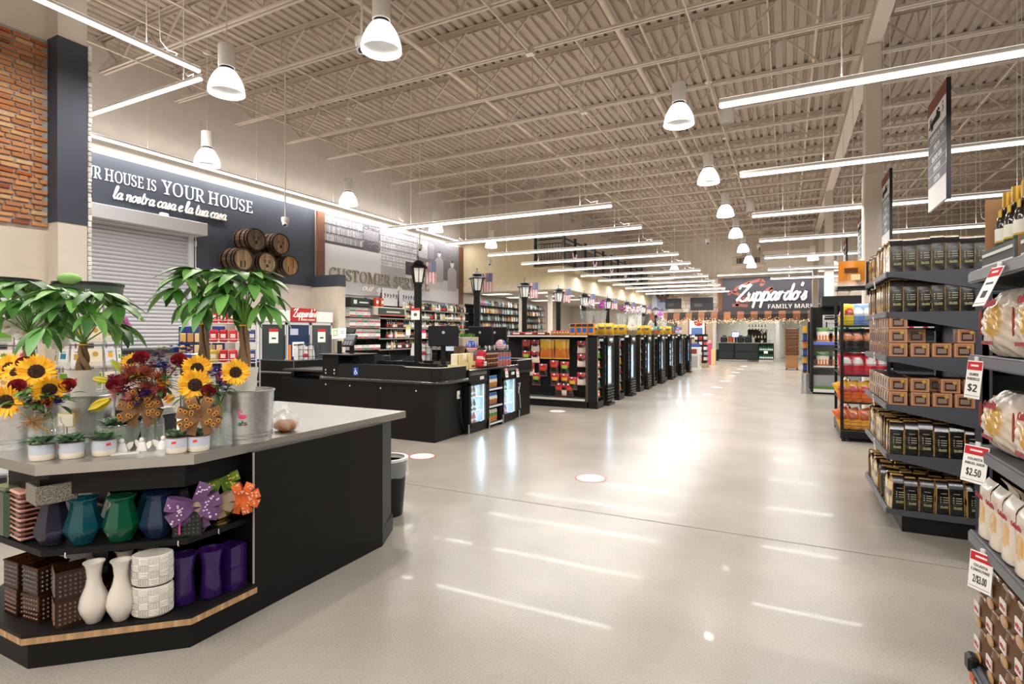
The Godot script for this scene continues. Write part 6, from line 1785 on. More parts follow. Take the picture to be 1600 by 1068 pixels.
func _lane(label: String, z: float, dirz: float, detail: bool) -> Node3D:   # z: outer face; the lane deepens along dirz
	var t := T("checkout_counter", label, "counter", V(0, 0, z))
	var d := dirz
	var bl := MB.new().C("171615")
	P(t, "body_panel", MB.new().C("1a1918").span(V(-6.6, 0.0, 0.0), V(-5.45, 0.84, d * 0.74)), "laminate")
	P(t, "body_panel", MB.new().C("191817").span(V(-5.445, 0.0, 0.0), V(-4.43, 0.84, d * 0.74)), "laminate")
	P(t, "bagging_cabinet", MB.new().C("181717").span(V(-7.6, 0.0, d * 0.1), V(-6.6, 0.8, d * 0.8)), "laminate")
	P(t, "end_cabinet", MB.new().C("1a1918").span(V(-8.65, 0.0, d * 0.35), V(-7.6, 0.86, d * 1.1)), "laminate")
	P(t, "end_rail", MB.new().C("191918").span(V(-8.68, 0.86, d * 0.33), V(-7.58, 1.08, d * 0.37), 0.015).span(V(-7.6, 0.86, d * 0.33), V(-7.56, 1.08, d * 1.1), 0.015), "satin")
	P(t, "end_trim", MB.new().C("6a6866").tube([V(-8.7, 0.86, d * 0.3), V(-7.58, 0.86, d * 0.3)], 0.018, 8).tube([V(-7.57, 0.84, d * 0.325), V(-7.57, 1.09, d * 0.325)], 0.008, 6), "satin")
	P(t, "bag_shelf", MB.new().C("3d3836").span(V(-8.6, 0.96, d * 0.4), V(-7.6, 0.99, d * 1.1)).span(V(-7.6, 0.92, d * 0.12), V(-6.6, 0.95, d * 0.8)), "satin")
	# side rails
	var r := MB.new().C("161616")
	r.prism(_rail_profile(-6.22, -4.47, -5.0), -0.02, 0.025)
	P(t, "side_rail", r, "satin")
	var r2 := MB.new().C("161616").at(Transform3D(Basis.IDENTITY, V(0, 0.03, d * 0.5)))
	r2.prism(_rail_profile(-5.9, -4.7, -5.1), -0.02, 0.02)
	P(t, "inner_rail", r2, "gloss")
	var cn := MB.new().C("161616")   # rounded customer corner
	var cor := PackedVector2Array()
	for k in 9: cor.append(Vector2(-4.47 + 0.12 * sin(k * PI / 16), 0.12 * cos(k * PI / 16)))
	cn.at(Transform3D(Basis(V(1, 0, 0), V(0, 0, -d), V(0, 1, 0)), V(0, 0, d * 0.1)))
	var out := PackedVector2Array([Vector2(-4.47, -0.62)])
	for k in 9: out.append(Vector2(-4.47 + 0.12 * sin(k * PI / 16), 0.0 + 0.12 * cos(k * PI / 16)))
	out.append(Vector2(-4.35, -0.62))
	cn.prism(out, 0.86, 1.05)
	P(t, "front_bumper", cn.at(), "satin")
	P(t, "belt", MB.new().C("2c2b2a").span(V(-6.2, 0.99, d * 0.03), V(-4.42, 1.02, d * 0.5), 0.01), "rubber")
	P(t, "deck", MB.new().C("5e5954").span(V(-6.2, 0.94, d * 0.02), V(-4.38, 0.99, d * 0.7)), "satin")
	P(t, "edge_band", MB.new().C("c9c4bb").tube([V(-5.0, 1.06, -d * 0.0), V(-4.47, 1.055, 0), V(-4.38, 1.055, d * 0.04), V(-4.35, 1.055, d * 0.14), V(-4.35, 1.055, d * 0.7)], 0.008, 6), "satin")
	# bumper strip
	P(t, "bumper_strip", MB.new().C("1f1f20").tube([V(-6.6, 0.84, -d * 0.012), V(-4.5, 0.84, -d * 0.012), V(-4.37, 0.84, d * 0.03), V(-4.33, 0.84, d * 0.14), V(-4.33, 0.84, d * 0.72)], 0.024, 8), "gloss")
	P(t, "bumper_highlight", MB.new().C("77746f").tube([V(-6.6, 0.865, -d * 0.02), V(-4.5, 0.865, -d * 0.02), V(-4.36, 0.865, d * 0.03), V(-4.32, 0.865, d * 0.14), V(-4.32, 0.865, d * 0.72)], 0.006, 6), "chrome")
	# card reader pedestal
	P(t, "pedestal", MB.new().C("1b1a19").span(V(-6.58, 0.8, -0.0), V(-6.24, 1.2, d * 0.5), 0.01), "laminate")
	P(t, "pedestal_top", MB.new().C("222122").span(V(-6.62, 1.2, d * -0.03), V(-5.92, 1.225, d * 0.55), 0.008), "satin")
	P(t, "pedestal_leg", MB.new().C("1b1a19").span(V(-6.0, 0.98, d * 0.2), V(-5.95, 1.2, d * 0.5)), "satin")
	if detail:
		for p in [V(-6.5, 0.74, 0), V(-6.0, 0.74, 0), V(-5.4, 0.73, 0), V(-4.75, 0.72, 0), V(-6.5, 0.92, 0), V(-6.5, 0.97, 0), V(-6.32, 0.92, 0), V(-6.32, 0.97, 0), V(-7.8, 0.72, 0.33 * d)]:
			P(t, "screw_cap", MB.new().C("d6d4d0").ball(p + V(0, 0, -d * 0.002), V(0.013, 0.013, 0.006), 8, 5), "gloss")
		P(t, "maker_plate", MB.new().C("3c3c3d").box(V(-4.352, 0.96, d * 0.35), V(0.004, 0.04, 0.07)), "satin")
	return t

func _terminal(label: String, p: Vector3, ry: float) -> void:
	var t := T("payment_terminal", label, "terminal", p, ry)
	P(t, "post", MB.new().C("1a1a1b").span(V(-0.14, 0, -0.04), V(-0.09, 0.2, 0.02)).span(V(0.09, 0, -0.04), V(0.14, 0.16, 0.02)), "satin")
	P(t, "cradle", MB.new().C("222224").at(Transform3D(Basis.from_euler(V(-0.6, 0, 0)), V(0.08, 0.2, 0))).box(Vector3.ZERO, V(0.22, 0.22, 0.04), 0.012), "satin")
	P(t, "display", MB.new().C("6a7076").at(Transform3D(Basis.from_euler(V(-0.6, 0, 0)), V(0.08, 0.2, 0))).box(V(0, 0.045, 0.022), V(0.17, 0.085, 0.004)), "gloss")
	var ky := MB.new().C("8a8c90").at(Transform3D(Basis.from_euler(V(-0.6, 0, 0)), V(0.08, 0.2, 0)))
	for i in 3:
		for j in 3: ky.box(V(-0.05 + i * 0.05, -0.03 - j * 0.025, 0.022), V(0.035, 0.016, 0.006), 0.002)
	P(t, "keypad", ky, "satin")
	P(t, "instruction_card", MB.new().C("eeeeea").at(Transform3D(Basis.from_euler(V(-0.25, 0.15, 0.08)), V(-0.12, 0.32, 0.0))).box(Vector3.ZERO, V(0.24, 0.17, 0.004)).C("8ab83a").box(V(-0.06, 0.01, 0.003), V(0.075, 0.1, 0.002)).C("eeeeea").box(V(-0.06, 0.01, 0.0045), V(0.045, 0.065, 0.001)).C("9a9a98").box(V(0.06, 0.03, 0.003), V(0.07, 0.012, 0.002)).box(V(0.06, 0.0, 0.003), V(0.07, 0.012, 0.002)), "paper")
	P(t, "hood", MB.new().C("1d1d1f").at(Transform3D(Basis.from_euler(V(-0.4, 0, 0)), V(0.0, 0.36, -0.06))).box(Vector3.ZERO, V(0.3, 0.1, 0.03), 0.01), "satin")

func _bag_rack(label: String, p: Vector3, ry: float) -> void:
	var t := T("bag_rack", label, "bag rack", p, ry)
	var w := MB.new().C("2a2a2c")
	for x in [-0.16, -0.055, 0.055, 0.16]: w.tube([V(x, 0, 0.0), V(x, 0.36, 0.0)], 0.005, 6).tube([V(x, 0, -0.2), V(x, 0.36, -0.2)], 0.005, 6)
	for y in [0.02, 0.14, 0.26, 0.36]:
		w.tube([V(-0.16, y, 0), V(0.16, y, 0), V(0.16, y, -0.2), V(-0.16, y, -0.2), V(-0.16, y, 0)], 0.005, 6)
	P(t, "wire_frame", w, "satin")
	for k in 2:
		var bg := P(t, "carrier_bag", MB.new().C("e3e1e0").surf(18, 10, func(a, v): return V(-cos(a * TAU) * (0.13 + 0.03 * sin(v * 3.0)) * (1.0 - 0.25 * v), 0.02 + v * 0.3 + 0.02 * sin(a * 21.0) * v, sin(a * TAU) * (0.06 + 0.015 * sin(a * 31.0)) - 0.07 + k * 0.0) + V(k * -0.2, 0, -0.02 * k)), "film")
		if k == 0: P(bg, "red_oval_print", MB.new().C("a83248").ball(V(0.0, 0.16, 0.002), V(0.075, 0.035, 0.006), 18, 8), "film")

func checkouts() -> void:
	var t := _lane("nearest black checkout counter with a wheelchair sticker on its side", -6.4, -1.0, true)
	var wc := T("wheelchair_sticker", "blue wheelchair access sticker on the nearest checkout's side", "sticker", V(-5.86, 0.965, -6.376))
	P(wc, "square", MB.new().C("1c4aa0").box(V(0, 0, 0), V(0.1, 0.12, 0.004), 0.001), "satin")
	P(wc, "symbol", MB.new().C("f2f2f4").tube([V(-0.006, 0.03, 0.003), V(-0.004, -0.004, 0.003), V(0.018, -0.006, 0.003), V(0.03, -0.035, 0.003)], 0.005, 5).ball(V(-0.006, 0.043, 0.003), V(0.008, 0.008, 0.003), 8, 5).tube([V(0.0, 0.015, 0.003), V(0.018, 0.012, 0.003)], 0.004, 5).tube([V(-0.014, 0.004, 0.003), V(-0.024, -0.018, 0.003), V(-0.014, -0.04, 0.003), V(0.006, -0.042, 0.003), V(0.018, -0.026, 0.003)], 0.0045, 5), "paper")
	_lane("second black checkout counter, back to back with the nearest one", -9.6, 1.0, false)
	pass
	_terminal("payment terminal with a green and white card on the nearest checkout", V(-6.3, 1.225, -6.62), 0.15)
	_bag_rack("wire bag rack with printed white carrier bags at the nearest checkout", V(-7.75, 0.99, -7.15), 0.1)
	_bag_rack("second wire bag rack with carrier bags, behind the payment terminal", V(-6.0, 1.02, -8.3), 0.0)
	# cashier equipment: upright screens seen from the side
	for q in [[-5.05, -7.55, "dark register screen seen edge on beside the first lane lamp"], [-4.95, -8.6, "second register monitor with its back to the shopper"], [-5.0, -9.25, "register monitor behind the second lane lamp"]]:
		var s := T("register_monitor", q[2], "monitor", V(q[0], 1.0, q[1]), 0.5 if q[1] > -8.0 else 0.0)
		P(s, "stand", MB.new().C("1a1a1b").cyl(V(0, 0, -0.06), 0.1, 0.02, 16).box(V(0, 0.2, -0.06), V(0.06, 0.4, 0.04), 0.01), "satin")
		P(s, "case", MB.new().C("1c1c1e").box(V(0, 0.5, 0), V(0.5, 0.34, 0.05), 0.012), "satin")
		P(s, "badge", MB.new().C("b8b8ba").at(Transform3D(Basis.from_euler(V(PI / 2, 0, 0)), V(0, 0.56, 0.026))).cyl(Vector3.ZERO, 0.025, 0.004, 14), "satin")
	for q in [[-5.35, -8.35, "pale glowing customer display behind the candy boxes"]]:
		var s := T("customer_display", q[2], "monitor", V(q[0], 1.0, q[1]), 0.3)
		P(s, "stand", MB.new().C("1a1a1b").span(V(-0.25, -1.0, -0.03), V(-0.19, 0.5, 0.03), 0.01), "satin")
		P(s, "case", MB.new().C("1c1c1e").box(V(0, 0.36, 0), V(0.42, 0.3, 0.03), 0.008), "satin")
		P(s, "display", MB.new().box(V(0, 0.36, 0.017), V(0.38, 0.26, 0.004)), "screen_glow")
	for q in [[-5.9, -7.9], [-6.9, -8.1]]:
		var s := T("chair_back", "dark curved cashier stool back %s" % ["behind the nearest belt", "near the bagging end"][0 if q[0] > -6.5 else 1], "stool", V(q[0], 0, q[1]))
		P(s, "backrest", MB.new().C("2a2b2e").surf(10, 6, func(a, v): return V((a - 0.5) * 0.44, 0.85 + v * 0.3 - 0.06 * pow(absf(a - 0.5) * 2.0, 3.0) * v, 0.06 * pow(a - 0.5, 2.0) * 4.0)), "satin")
		P(s, "seat", MB.new().C("232326").cyl(V(0, 0.7, 0.2), 0.2, 0.07, 20), "satin")
		P(s, "post", MB.new().C("55565a").cyl(V(0, 0.03, 0.2), 0.03, 0.68, 10), "chrome")
		P(s, "foot", MB.new().C("1f1f20").cyl(V(0, 0, 0.2), 0.2, 0.03, 20), "satin")
	# glass coolers and snack shelf on the aisle end of the first pair of lanes
	_under_cooler("left glass door cooler under the lane counter, bottles inside", -7.16, -7.76, 0)
	_snack_shelf(-7.78, -8.24)
	_under_cooler("right glass door cooler under the lane counter, blue lit", -8.26, -8.86, 1)
	var ou := T("power_outlet", "white power outlet with a black cord left of the first cooler", "outlet", V(-4.42, 0.62, -7.0))
	P(ou, "plate", MB.new().C("dcdad6").box(V(0.004, 0, 0), V(0.008, 0.12, 0.08), 0.003), "satin")
	P(ou, "cord", MB.new().C("1a1a1a").tube([V(0.02, 0, 0), V(0.05, -0.05, 0), V(0.03, -0.25, -0.02), V(0.03, -0.45, -0.08), V(0.02, -0.55, -0.15)], 0.008, 6), "rubber")
	var ou2 := T("power_outlet", "white outlet with a hanging white cord on the second lane's end", "outlet", V(-4.42, 0.62, -9.0))
	P(ou2, "plate", MB.new().C("dcdad6").box(V(0.004, 0, 0), V(0.008, 0.12, 0.08), 0.003), "satin")
	P(ou2, "cord", MB.new().C("e0deda").tube([V(0.02, 0.0, 0), V(0.05, 0.02, -0.04), V(0.04, -0.1, -0.02), V(0.02, -0.3, 0.1)], 0.008, 6).tube([V(0.02, 0, 0), V(0.03, -0.2, -0.06), V(0.03, -0.45, -0.1)], 0.005, 6), "rubber")
	for z in [-7.13, -7.77, -8.25, -8.88]:
		one("corner_guard", MB.new().C("cfcfcd").box(V(0, 0.08, 0), V(0.02, 0.16, 0.02), 0.004), "steel", "small steel corner guard at the floor, %s" % {-7.13: "left of the first cooler", -7.77: "right of the first cooler", -8.25: "left of the blue lit cooler", -8.88: "right of the blue lit cooler"}[z], "guard", V(-4.31, 0, z), 0.0, "corner guards of the lane coolers")
	# candy, jars and planters on the lane end
	var top := 0.985
	P(T("cooler_worktop", "dark worktop over the coolers between the first two lanes", "worktop", Vector3.ZERO), "slab", MB.new().C("1d1d1e").span(V(-4.32, 0.95, -7.16), V(-4.98, top, -8.88), 0.006), "gloss")
	for k in 2:
		var cb := T("candy_box", "cream open front candy box, %s on the lane end" % ["left one", "right one"][k], "box", V(-4.62, top + 0.0, -7.3 - k * 0.28), PI / 2)
		P(cb, "carton", MB.new().C("d9c58c").span(V(-0.13, 0, -0.1), V(0.13, 0.07, 0.12)).prism(PackedVector2Array([Vector2(-0.13, 0.07), Vector2(0.13, 0.07), Vector2(0.13, 0.1), Vector2(0.0, 0.12), Vector2(-0.06, 0.22), Vector2(-0.13, 0.24)]), 0.105, 0.12), "paper")
		P(cb, "print", MB.new().C("8a3a34").box(V(0.0, 0.035, 0.122), V(0.09, 0.03, 0.003)), "paper")
		for j in 6: P(cb, "candy_packet", MB.new().C(["e8ddc0", "d8c89a", "f0e8d4"][j % 3]).box(V(-0.09 + j * 0.036, 0.14, 0.0), V(0.03, 0.2, 0.12), 0.008), "film")
	var rb := T("red_candy_packets", "red striped candy packets stacked at the lane end's left", "packets", V(-4.45, top, -7.75), PI / 2)
	for k in 6: P(rb, "packet", MB.new().C(["c02838", "d83a50", "e0c8c8"][k % 3]).box(V(-0.06 + 0.02 * k, 0.06 + 0.045 * (k % 5), 0.0), V(0.09, 0.08, 0.12), 0.01), "film")
	for i in 4:
		for j in 3:
			var e := dupable("treat_pack", "clear pack of brown treats, %s along, %s layer, on the lane end" % [nth(i + 1), nth(j + 1)], "pack", V(-4.48, top + j * 0.075, -7.95 - i * 0.1), "treat packs on the lane end", func(p):
				P(p, "tray", MB.new().C("5a3420").box(V(0, 0.035, 0), V(0.12, 0.06, 0.09), 0.012), "film")
				P(p, "lid", MB.new().C("a87a58").box(V(0, 0.062, 0), V(0.124, 0.016, 0.094), 0.004), "film"))
	for k in 9:
		var bj := dupable("candy_jar", "tall clear jar of candy with a blue band, %s along the lane end" % nth(k + 1), "jar", V(-4.5 - 0.14 * (k / 5), top + 0.0, -8.35 - (k % 5) * 0.115), "candy jars on the lane end", func(p):
			P(p, "candy", MB.new().C("c04a2a").cyl(V(0, 0.004, 0), 0.05, 0.09, 14).C("d8d0c8").cyl(V(0, 0.095, 0), 0.05, 0.05, 14).C("a83a30").cyl(V(0, 0.15, 0), 0.05, 0.06, 14), "gloss")
			P(p, "blue_band", MB.new().C("3a6ac0").lathe([Vector2(0.052, 0.1), Vector2(0.0525, 0.15)], 16), "film")
			P(p, "jar_wall", MB.new().lathe([Vector2(0, 0), Vector2(0.054, 0), Vector2(0.054, 0.23), Vector2(0.045, 0.235)], 16), "clear")
			P(p, "lid", MB.new().C("2a2a2c").cyl(V(0, 0.232, 0), 0.05, 0.022, 16), "satin"))
	for k in 4:
		dupable("short_candy_jar", "short red candy jar, %s of the back row behind the treat packs" % nth(k + 1), "jar", V(-4.72, top, -7.85 - k * 0.14), "candy jars on the lane end", func(p):
			P(p, "candy", MB.new().C("a8281f").cyl(V(0, 0.004, 0), 0.055, 0.2, 14), "gloss")
			P(p, "jar_wall", MB.new().lathe([Vector2(0, 0), Vector2(0.06, 0), Vector2(0.06, 0.28), Vector2(0.05, 0.285)], 16), "clear")
			P(p, "lid", MB.new().C("2a2a2c").cyl(V(0, 0.283, 0), 0.056, 0.025, 16), "satin"))
	for k in 2:
		var pl := T("box_planter", "grey box planter with green sprigs, %s above the candy" % ["left one", "right one"][k], "planter", V(-4.95, 1.32, -8.0 - k * 0.27), PI / 2)
		P(pl, "box", MB.new().C("b9ae9e").box(V(0, 0.08, 0), V(0.24, 0.16, 0.16), 0.008), "matte")
		for q in 26:
			var a := q * 2.4
			P(pl, "sprig", MB.new().C(["4f8a2e", "6aa83a", "3c6e28"][q % 3]).leaf(V(0.1 * cos(a) * sqrt(q / 26.0), 0.155, 0.06 * sin(a) * sqrt(q / 26.0)), V(cos(a * 1.7) * 0.5, 1, sin(a * 1.7) * 0.5), V(sin(a), 0.2, cos(a)), 0.07, 0.03, 0.3, 0.2, 3), "leaf")
	P(T("planter_shelf", "small wooden riser under the box planters", "shelf", V(-4.95, top, -8.13), PI / 2), "riser", MB.new().C("a8875e").span(V(-0.27, 0.3, -0.1), V(0.27, 0.335, 0.1)).span(V(-0.27, 0, -0.1), V(-0.24, 0.3, 0.1)).span(V(0.24, 0, -0.1), V(0.27, 0.3, 0.1)), "wood")
	for k in 2:
		var bl := T("flag_balloon", "round foil balloon in stars and stripes, %s over the lane end" % ["left one", "right one"][k], "balloon", V(-4.55, 1.335, [-7.62, -8.62][k]), 0.9)
		P(bl, "foil", MB.new().surf(26, 16, func(a, v): return V(0.1 * cos(-TAU * a) * sin(PI * v), -0.1 * cos(PI * v), 0.055 * sin(-TAU * a) * sin(PI * v)), func(a, v): return Color("2a4a9a") if (v > 0.52 and (a < 0.2 or a > 0.8) == (k == 1)) and k == 1 or (k == 0 and v > 0.45) else (Color("b02a34") if int(v * 16.0) % 2 else Color("e8e6e4"))), "gloss")
		if k == 0: P(bl, "stars", _stars(), "paper")
		P(bl, "stick", MB.new().C("e0deda").tube([V(0, -0.1, 0), V(0, -0.35, 0)], 0.003, 5), "satin")
	var tg := [[-4.3, 0.93, -8.35, "white sale card lying over the lane end's edge"], [-4.31, 0.9, -8.8, "white sale card hanging right of the blue lit cooler"]]
	for q in tg: _tag_card(q[3], V(q[0], q[1], q[2]), PI / 2, 0.1, 0.14)

func _stars() -> MB:
	var m := MB.new().C("f0f0f0")
	for k in 9: m.box(V(-0.05 + (k % 3) * 0.05, 0.0 + (k / 3) * 0.028, 0.05), V(0.012, 0.012, 0.004))
	return m

var dupes := {}
func dupable(called: String, label: String, cat: String, pos: Vector3, group: String, make: Callable) -> Node3D:   # first of a kind is built, the rest are copies
	if not dupes.has(called):
		var t := T(called, label, cat, pos, 0.0, group)
		make.call(t)
		dupes[called] = t
		return t
	return dup(dupes[called], pos, 0.0, label, group)

func _tag_card(label: String, p: Vector3, ry: float, w: float, h: float, lean := 0.12, price := "", line1 := "", line2 := "") -> void:   # shelf price card, origin at its top edge
	var t := T("price_card", label, "price card", p, ry)
	var x := Transform3D(Basis.from_euler(V(-lean, 0, 0)), Vector3.ZERO)
	P(t, "card", MB.new().C("f0eeea").at(x).box(V(0, -h / 2, 0), V(w, h, 0.002)).C("2a2a2a").box(V(0, -h * 0.93, 0.0012), V(w * 0.9, 0.0015, 0.001)), "paper")
	P(t, "red_heading", MB.new().C("c02a30").at(x).box(V(0, -h * 0.14, 0.0012), V(w * 0.94, h * 0.22, 0.001)).C("f4e8e6").box(V(0, -h * 0.13, 0.002), V(w * 0.5, h * 0.05, 0.0006)), "paper")
	if price:
		letters(t, "price", price, "Droid Sans", h * 0.2, 0.0008, _flat("1c1c1c"), x * Transform3D(Basis.IDENTITY, V(-w * 0.3, -h * 0.84, 0.0015)), w * 0.6, 700)
		letters(t, "item_name", line1, "Droid Sans", h * 0.07, 0.0008, _flat("1c1c1c"), x * Transform3D(Basis.IDENTITY, V(-w * 0.3, -h * 0.4, 0.0015)), w * 0.6, 700)
		letters(t, "item_name", line2, "Droid Sans", h * 0.07, 0.0008, _flat("1c1c1c"), x * Transform3D(Basis.IDENTITY, V(-w * 0.4, -h * 0.52, 0.0015)), w * 0.8, 700)
	else:
		P(t, "print", MB.new().C("4a4a4a").at(x).box(V(0, -h * 0.42, 0.0012), V(w * 0.6, h * 0.05, 0.001)).box(V(0.0, -h * 0.7, 0.0012), V(w * 0.4, h * 0.18, 0.001)), "paper")
	P(t, "clip", MB.new().C("d8d8d8").box(V(0, 0.006, -0.004), V(0.02, 0.02, 0.01), 0.003), "satin")

func _under_cooler(label: String, z0: float, z1: float, kind: int) -> void:
	var t := T("counter_cooler", label, "cooler", V(-4.35, 0, (z0 + z1) / 2))
	var w := absf(z1 - z0) / 2 - 0.005
	P(t, "cabinet", MB.new().C("161616").span(V(-0.55, 0.02, -w), V(-0.5, 0.95, w)).span(V(-0.55, 0.02, -w), V(0, 0.1, w)).span(V(-0.55, 0.9, -w), V(-0.0, 0.95, w)).span(V(-0.55, 0.1, -w), V(0, 0.9, -w + 0.03)).span(V(-0.55, 0.1, w - 0.03), V(0, 0.9, w)), "satin")
	P(t, "liner", MB.new().C("cfe0e6").span(V(-0.49, 0.1, -w + 0.035), V(-0.48, 0.9, w - 0.035)).span(V(-0.49, 0.1, -w + 0.03), V(-0.02, 0.11, w - 0.03)).span(V(-0.48, 0.11, -w + 0.03), V(-0.03, 0.8, -w + 0.036)).span(V(-0.48, 0.11, w - 0.036), V(-0.03, 0.8, w - 0.03)), "paint")
	P(t, "header", MB.new().C("1a1a1b").span(V(0, 0.78, -w), V(0.02, 0.95, w), 0.006), "satin")
	P(t, "header_print", MB.new().C("d8d8d8").box(V(0.022, 0.84, w * -0.35), V(0.004, 0.05, 0.12)).C("8a8a8a").box(V(0.022, 0.905, 0), V(0.004, 0.01, w * 1.7)).box(V(0.022, 0.93, 0), V(0.004, 0.008, w * 1.7)), "paper")
	P(t, "door_frame", MB.new().C("151515").span(V(0, 0.1, -w), V(0.03, 0.78, -w + 0.05)).span(V(0, 0.1, w - 0.05), V(0.03, 0.78, w)).span(V(0, 0.1, -w), V(0.03, 0.16, w)).span(V(0, 0.74, -w), V(0.03, 0.79, w)), "satin")
	P(t, "door_glass", MB.new().span(V(0.012, 0.16, -w + 0.05), V(0.016, 0.74, w - 0.05)), "cooler_pane")
	P(t, "led_strip", MB.new().span(V(-0.04, 0.14, -w + 0.042), V(-0.03, 0.78, -w + 0.052)), "cooler_glow")
	_area(t, V(-0.06, 0.46, -w + 0.07), 0.03, 0.6, 0.75, Color(0.7, 0.88, 1.0), V(0, PI - 0.6, 0))
	for y in [0.3, 0.52]: P(t, "wire_shelf", MB.new().C("dfe6e8").span(V(-0.46, y, -w + 0.04), V(-0.05, y + 0.012, w - 0.04)), "paint")
	for r in 3:
		for k in 4:
			var y: float = [0.112, 0.314, 0.534][r]
			var hx: String = [["b02a30", "a8323a", "c23a3a", "b02a30"], ["2a3a30", "3a4a3c", "20302a", "2e3e34"], ["c0562e", "c8a08a", "3a8a4c", "c0562e"]][r][k]
			if kind == 1: hx = [["c83a6a", "8a7ac8", "c83a6a", "a84a8a"], ["e0662a", "dfe6ea", "e0662a", "c8d8e8"], ["3a8a44", "c83a34", "3a8a44", "2f7a3c"]][r][k]
			var b := one("cooler_drink", MB.new().C(hx).lathe([Vector2(0, 0), Vector2(0.034, 0), Vector2(0.034, 0.11), Vector2(0.014, 0.15), Vector2(0.014, 0.17), Vector2(0, 0.17)], 10).C("e8e8e8").lathe([Vector2(0.0345, 0.04), Vector2(0.035, 0.075)], 10), "gloss", "drink bottle, %s on the %s shelf of the %s cooler" % [nth(k + 1), ["bottom", "middle", "top"][r], ["left", "blue lit right"][kind]], "bottle", t.position + V(-0.14, y, w * 0.72 - k * w * 0.4), 0.0, "drinks in the lane coolers")

func _snack_shelf(z0: float, z1: float) -> void:
	var t := T("snack_shelf", "narrow black snack shelf between the two lane coolers", "shelf", V(-4.38, 0, (z0 + z1) / 2))
	var w := absf(z1 - z0) / 2 - 0.005
	P(t, "frame", MB.new().C("1b1c1f").span(V(-0.4, 0, -w), V(-0.36, 0.95, w)).span(V(-0.4, 0, -w), V(0.05, 0.95, -w + 0.02)).span(V(-0.4, 0, w - 0.02), V(0.05, 0.95, w)), "satin")
	for y in [0.08, 0.36, 0.64]: P(t, "board", MB.new().C("232427").span(V(-0.36, y - 0.02, -w), V(0.06, y, w)).C("c9ccd0").span(V(0.06, y - 0.03, -w), V(0.066, y, w)), "satin")
	for r in 3:
		for k in 4:
			var b := dupable(["snack_bag", "biscuit_bag", "nut_bag"][r], "small snack bag, %s on the %s board of the narrow snack shelf" % [nth(k + 1), ["bottom", "middle", "top"][r]], "snack bag", V(-4.38 - 0.02, [0.08, 0.36, 0.64][r], (z0 + z1) / 2 + w - 0.07 - k * 0.098), "bags on the narrow snack shelf", func(p):
				var pm := _pillow(0.09, 0.2, 0.05, Color(["d8d4c8", "4a7ab8", "3f78b4"][r]), Color(["c8762a", "b8722e", "c07c34"][r]), Color(["3a8a3c", "e8e4dc", "e0dcd0"][r]))
				var o := P(p, "bag", pm, "film")
				o.rotation.y = PI / 2)

func _pillow(w: float, h: float, d: float, top: Color, body: Color, band: Color, oval := 0.0) -> MB:   # filled packet standing on its lower edge, face towards +z
	var m := MB.new()
	var cf := func(a, v):
		if v > 0.95 or v < 0.05: return top.lightened(0.25)
		if oval > 0.0 and pow((a - 0.5) / 0.36, 2.0) + pow((v - 0.6) / oval, 2.0) < 1.0: return band
		if oval == 0.0 and v > 0.48 and v < 0.68: return band
		return top if v > 0.5 else body
	for s in [1.0, -1.0]:
		m.surf(8, 12, func(a, v):
			var e := pow(sin(PI * a), 0.55) * pow(sin(PI * clampf(v * 0.92 + 0.04, 0, 1)), 0.6)
			var cr := 0.004 * sin(a * 40.0) * (1.0 if v > 0.92 or v < 0.08 else 0.2)
			var pinch := 1.0 - 0.06 * sin(PI * v)
			return V((a - 0.5) * w * pinch * s, v * h, s * (d * 0.5 * e + cr)), cf)
	return m

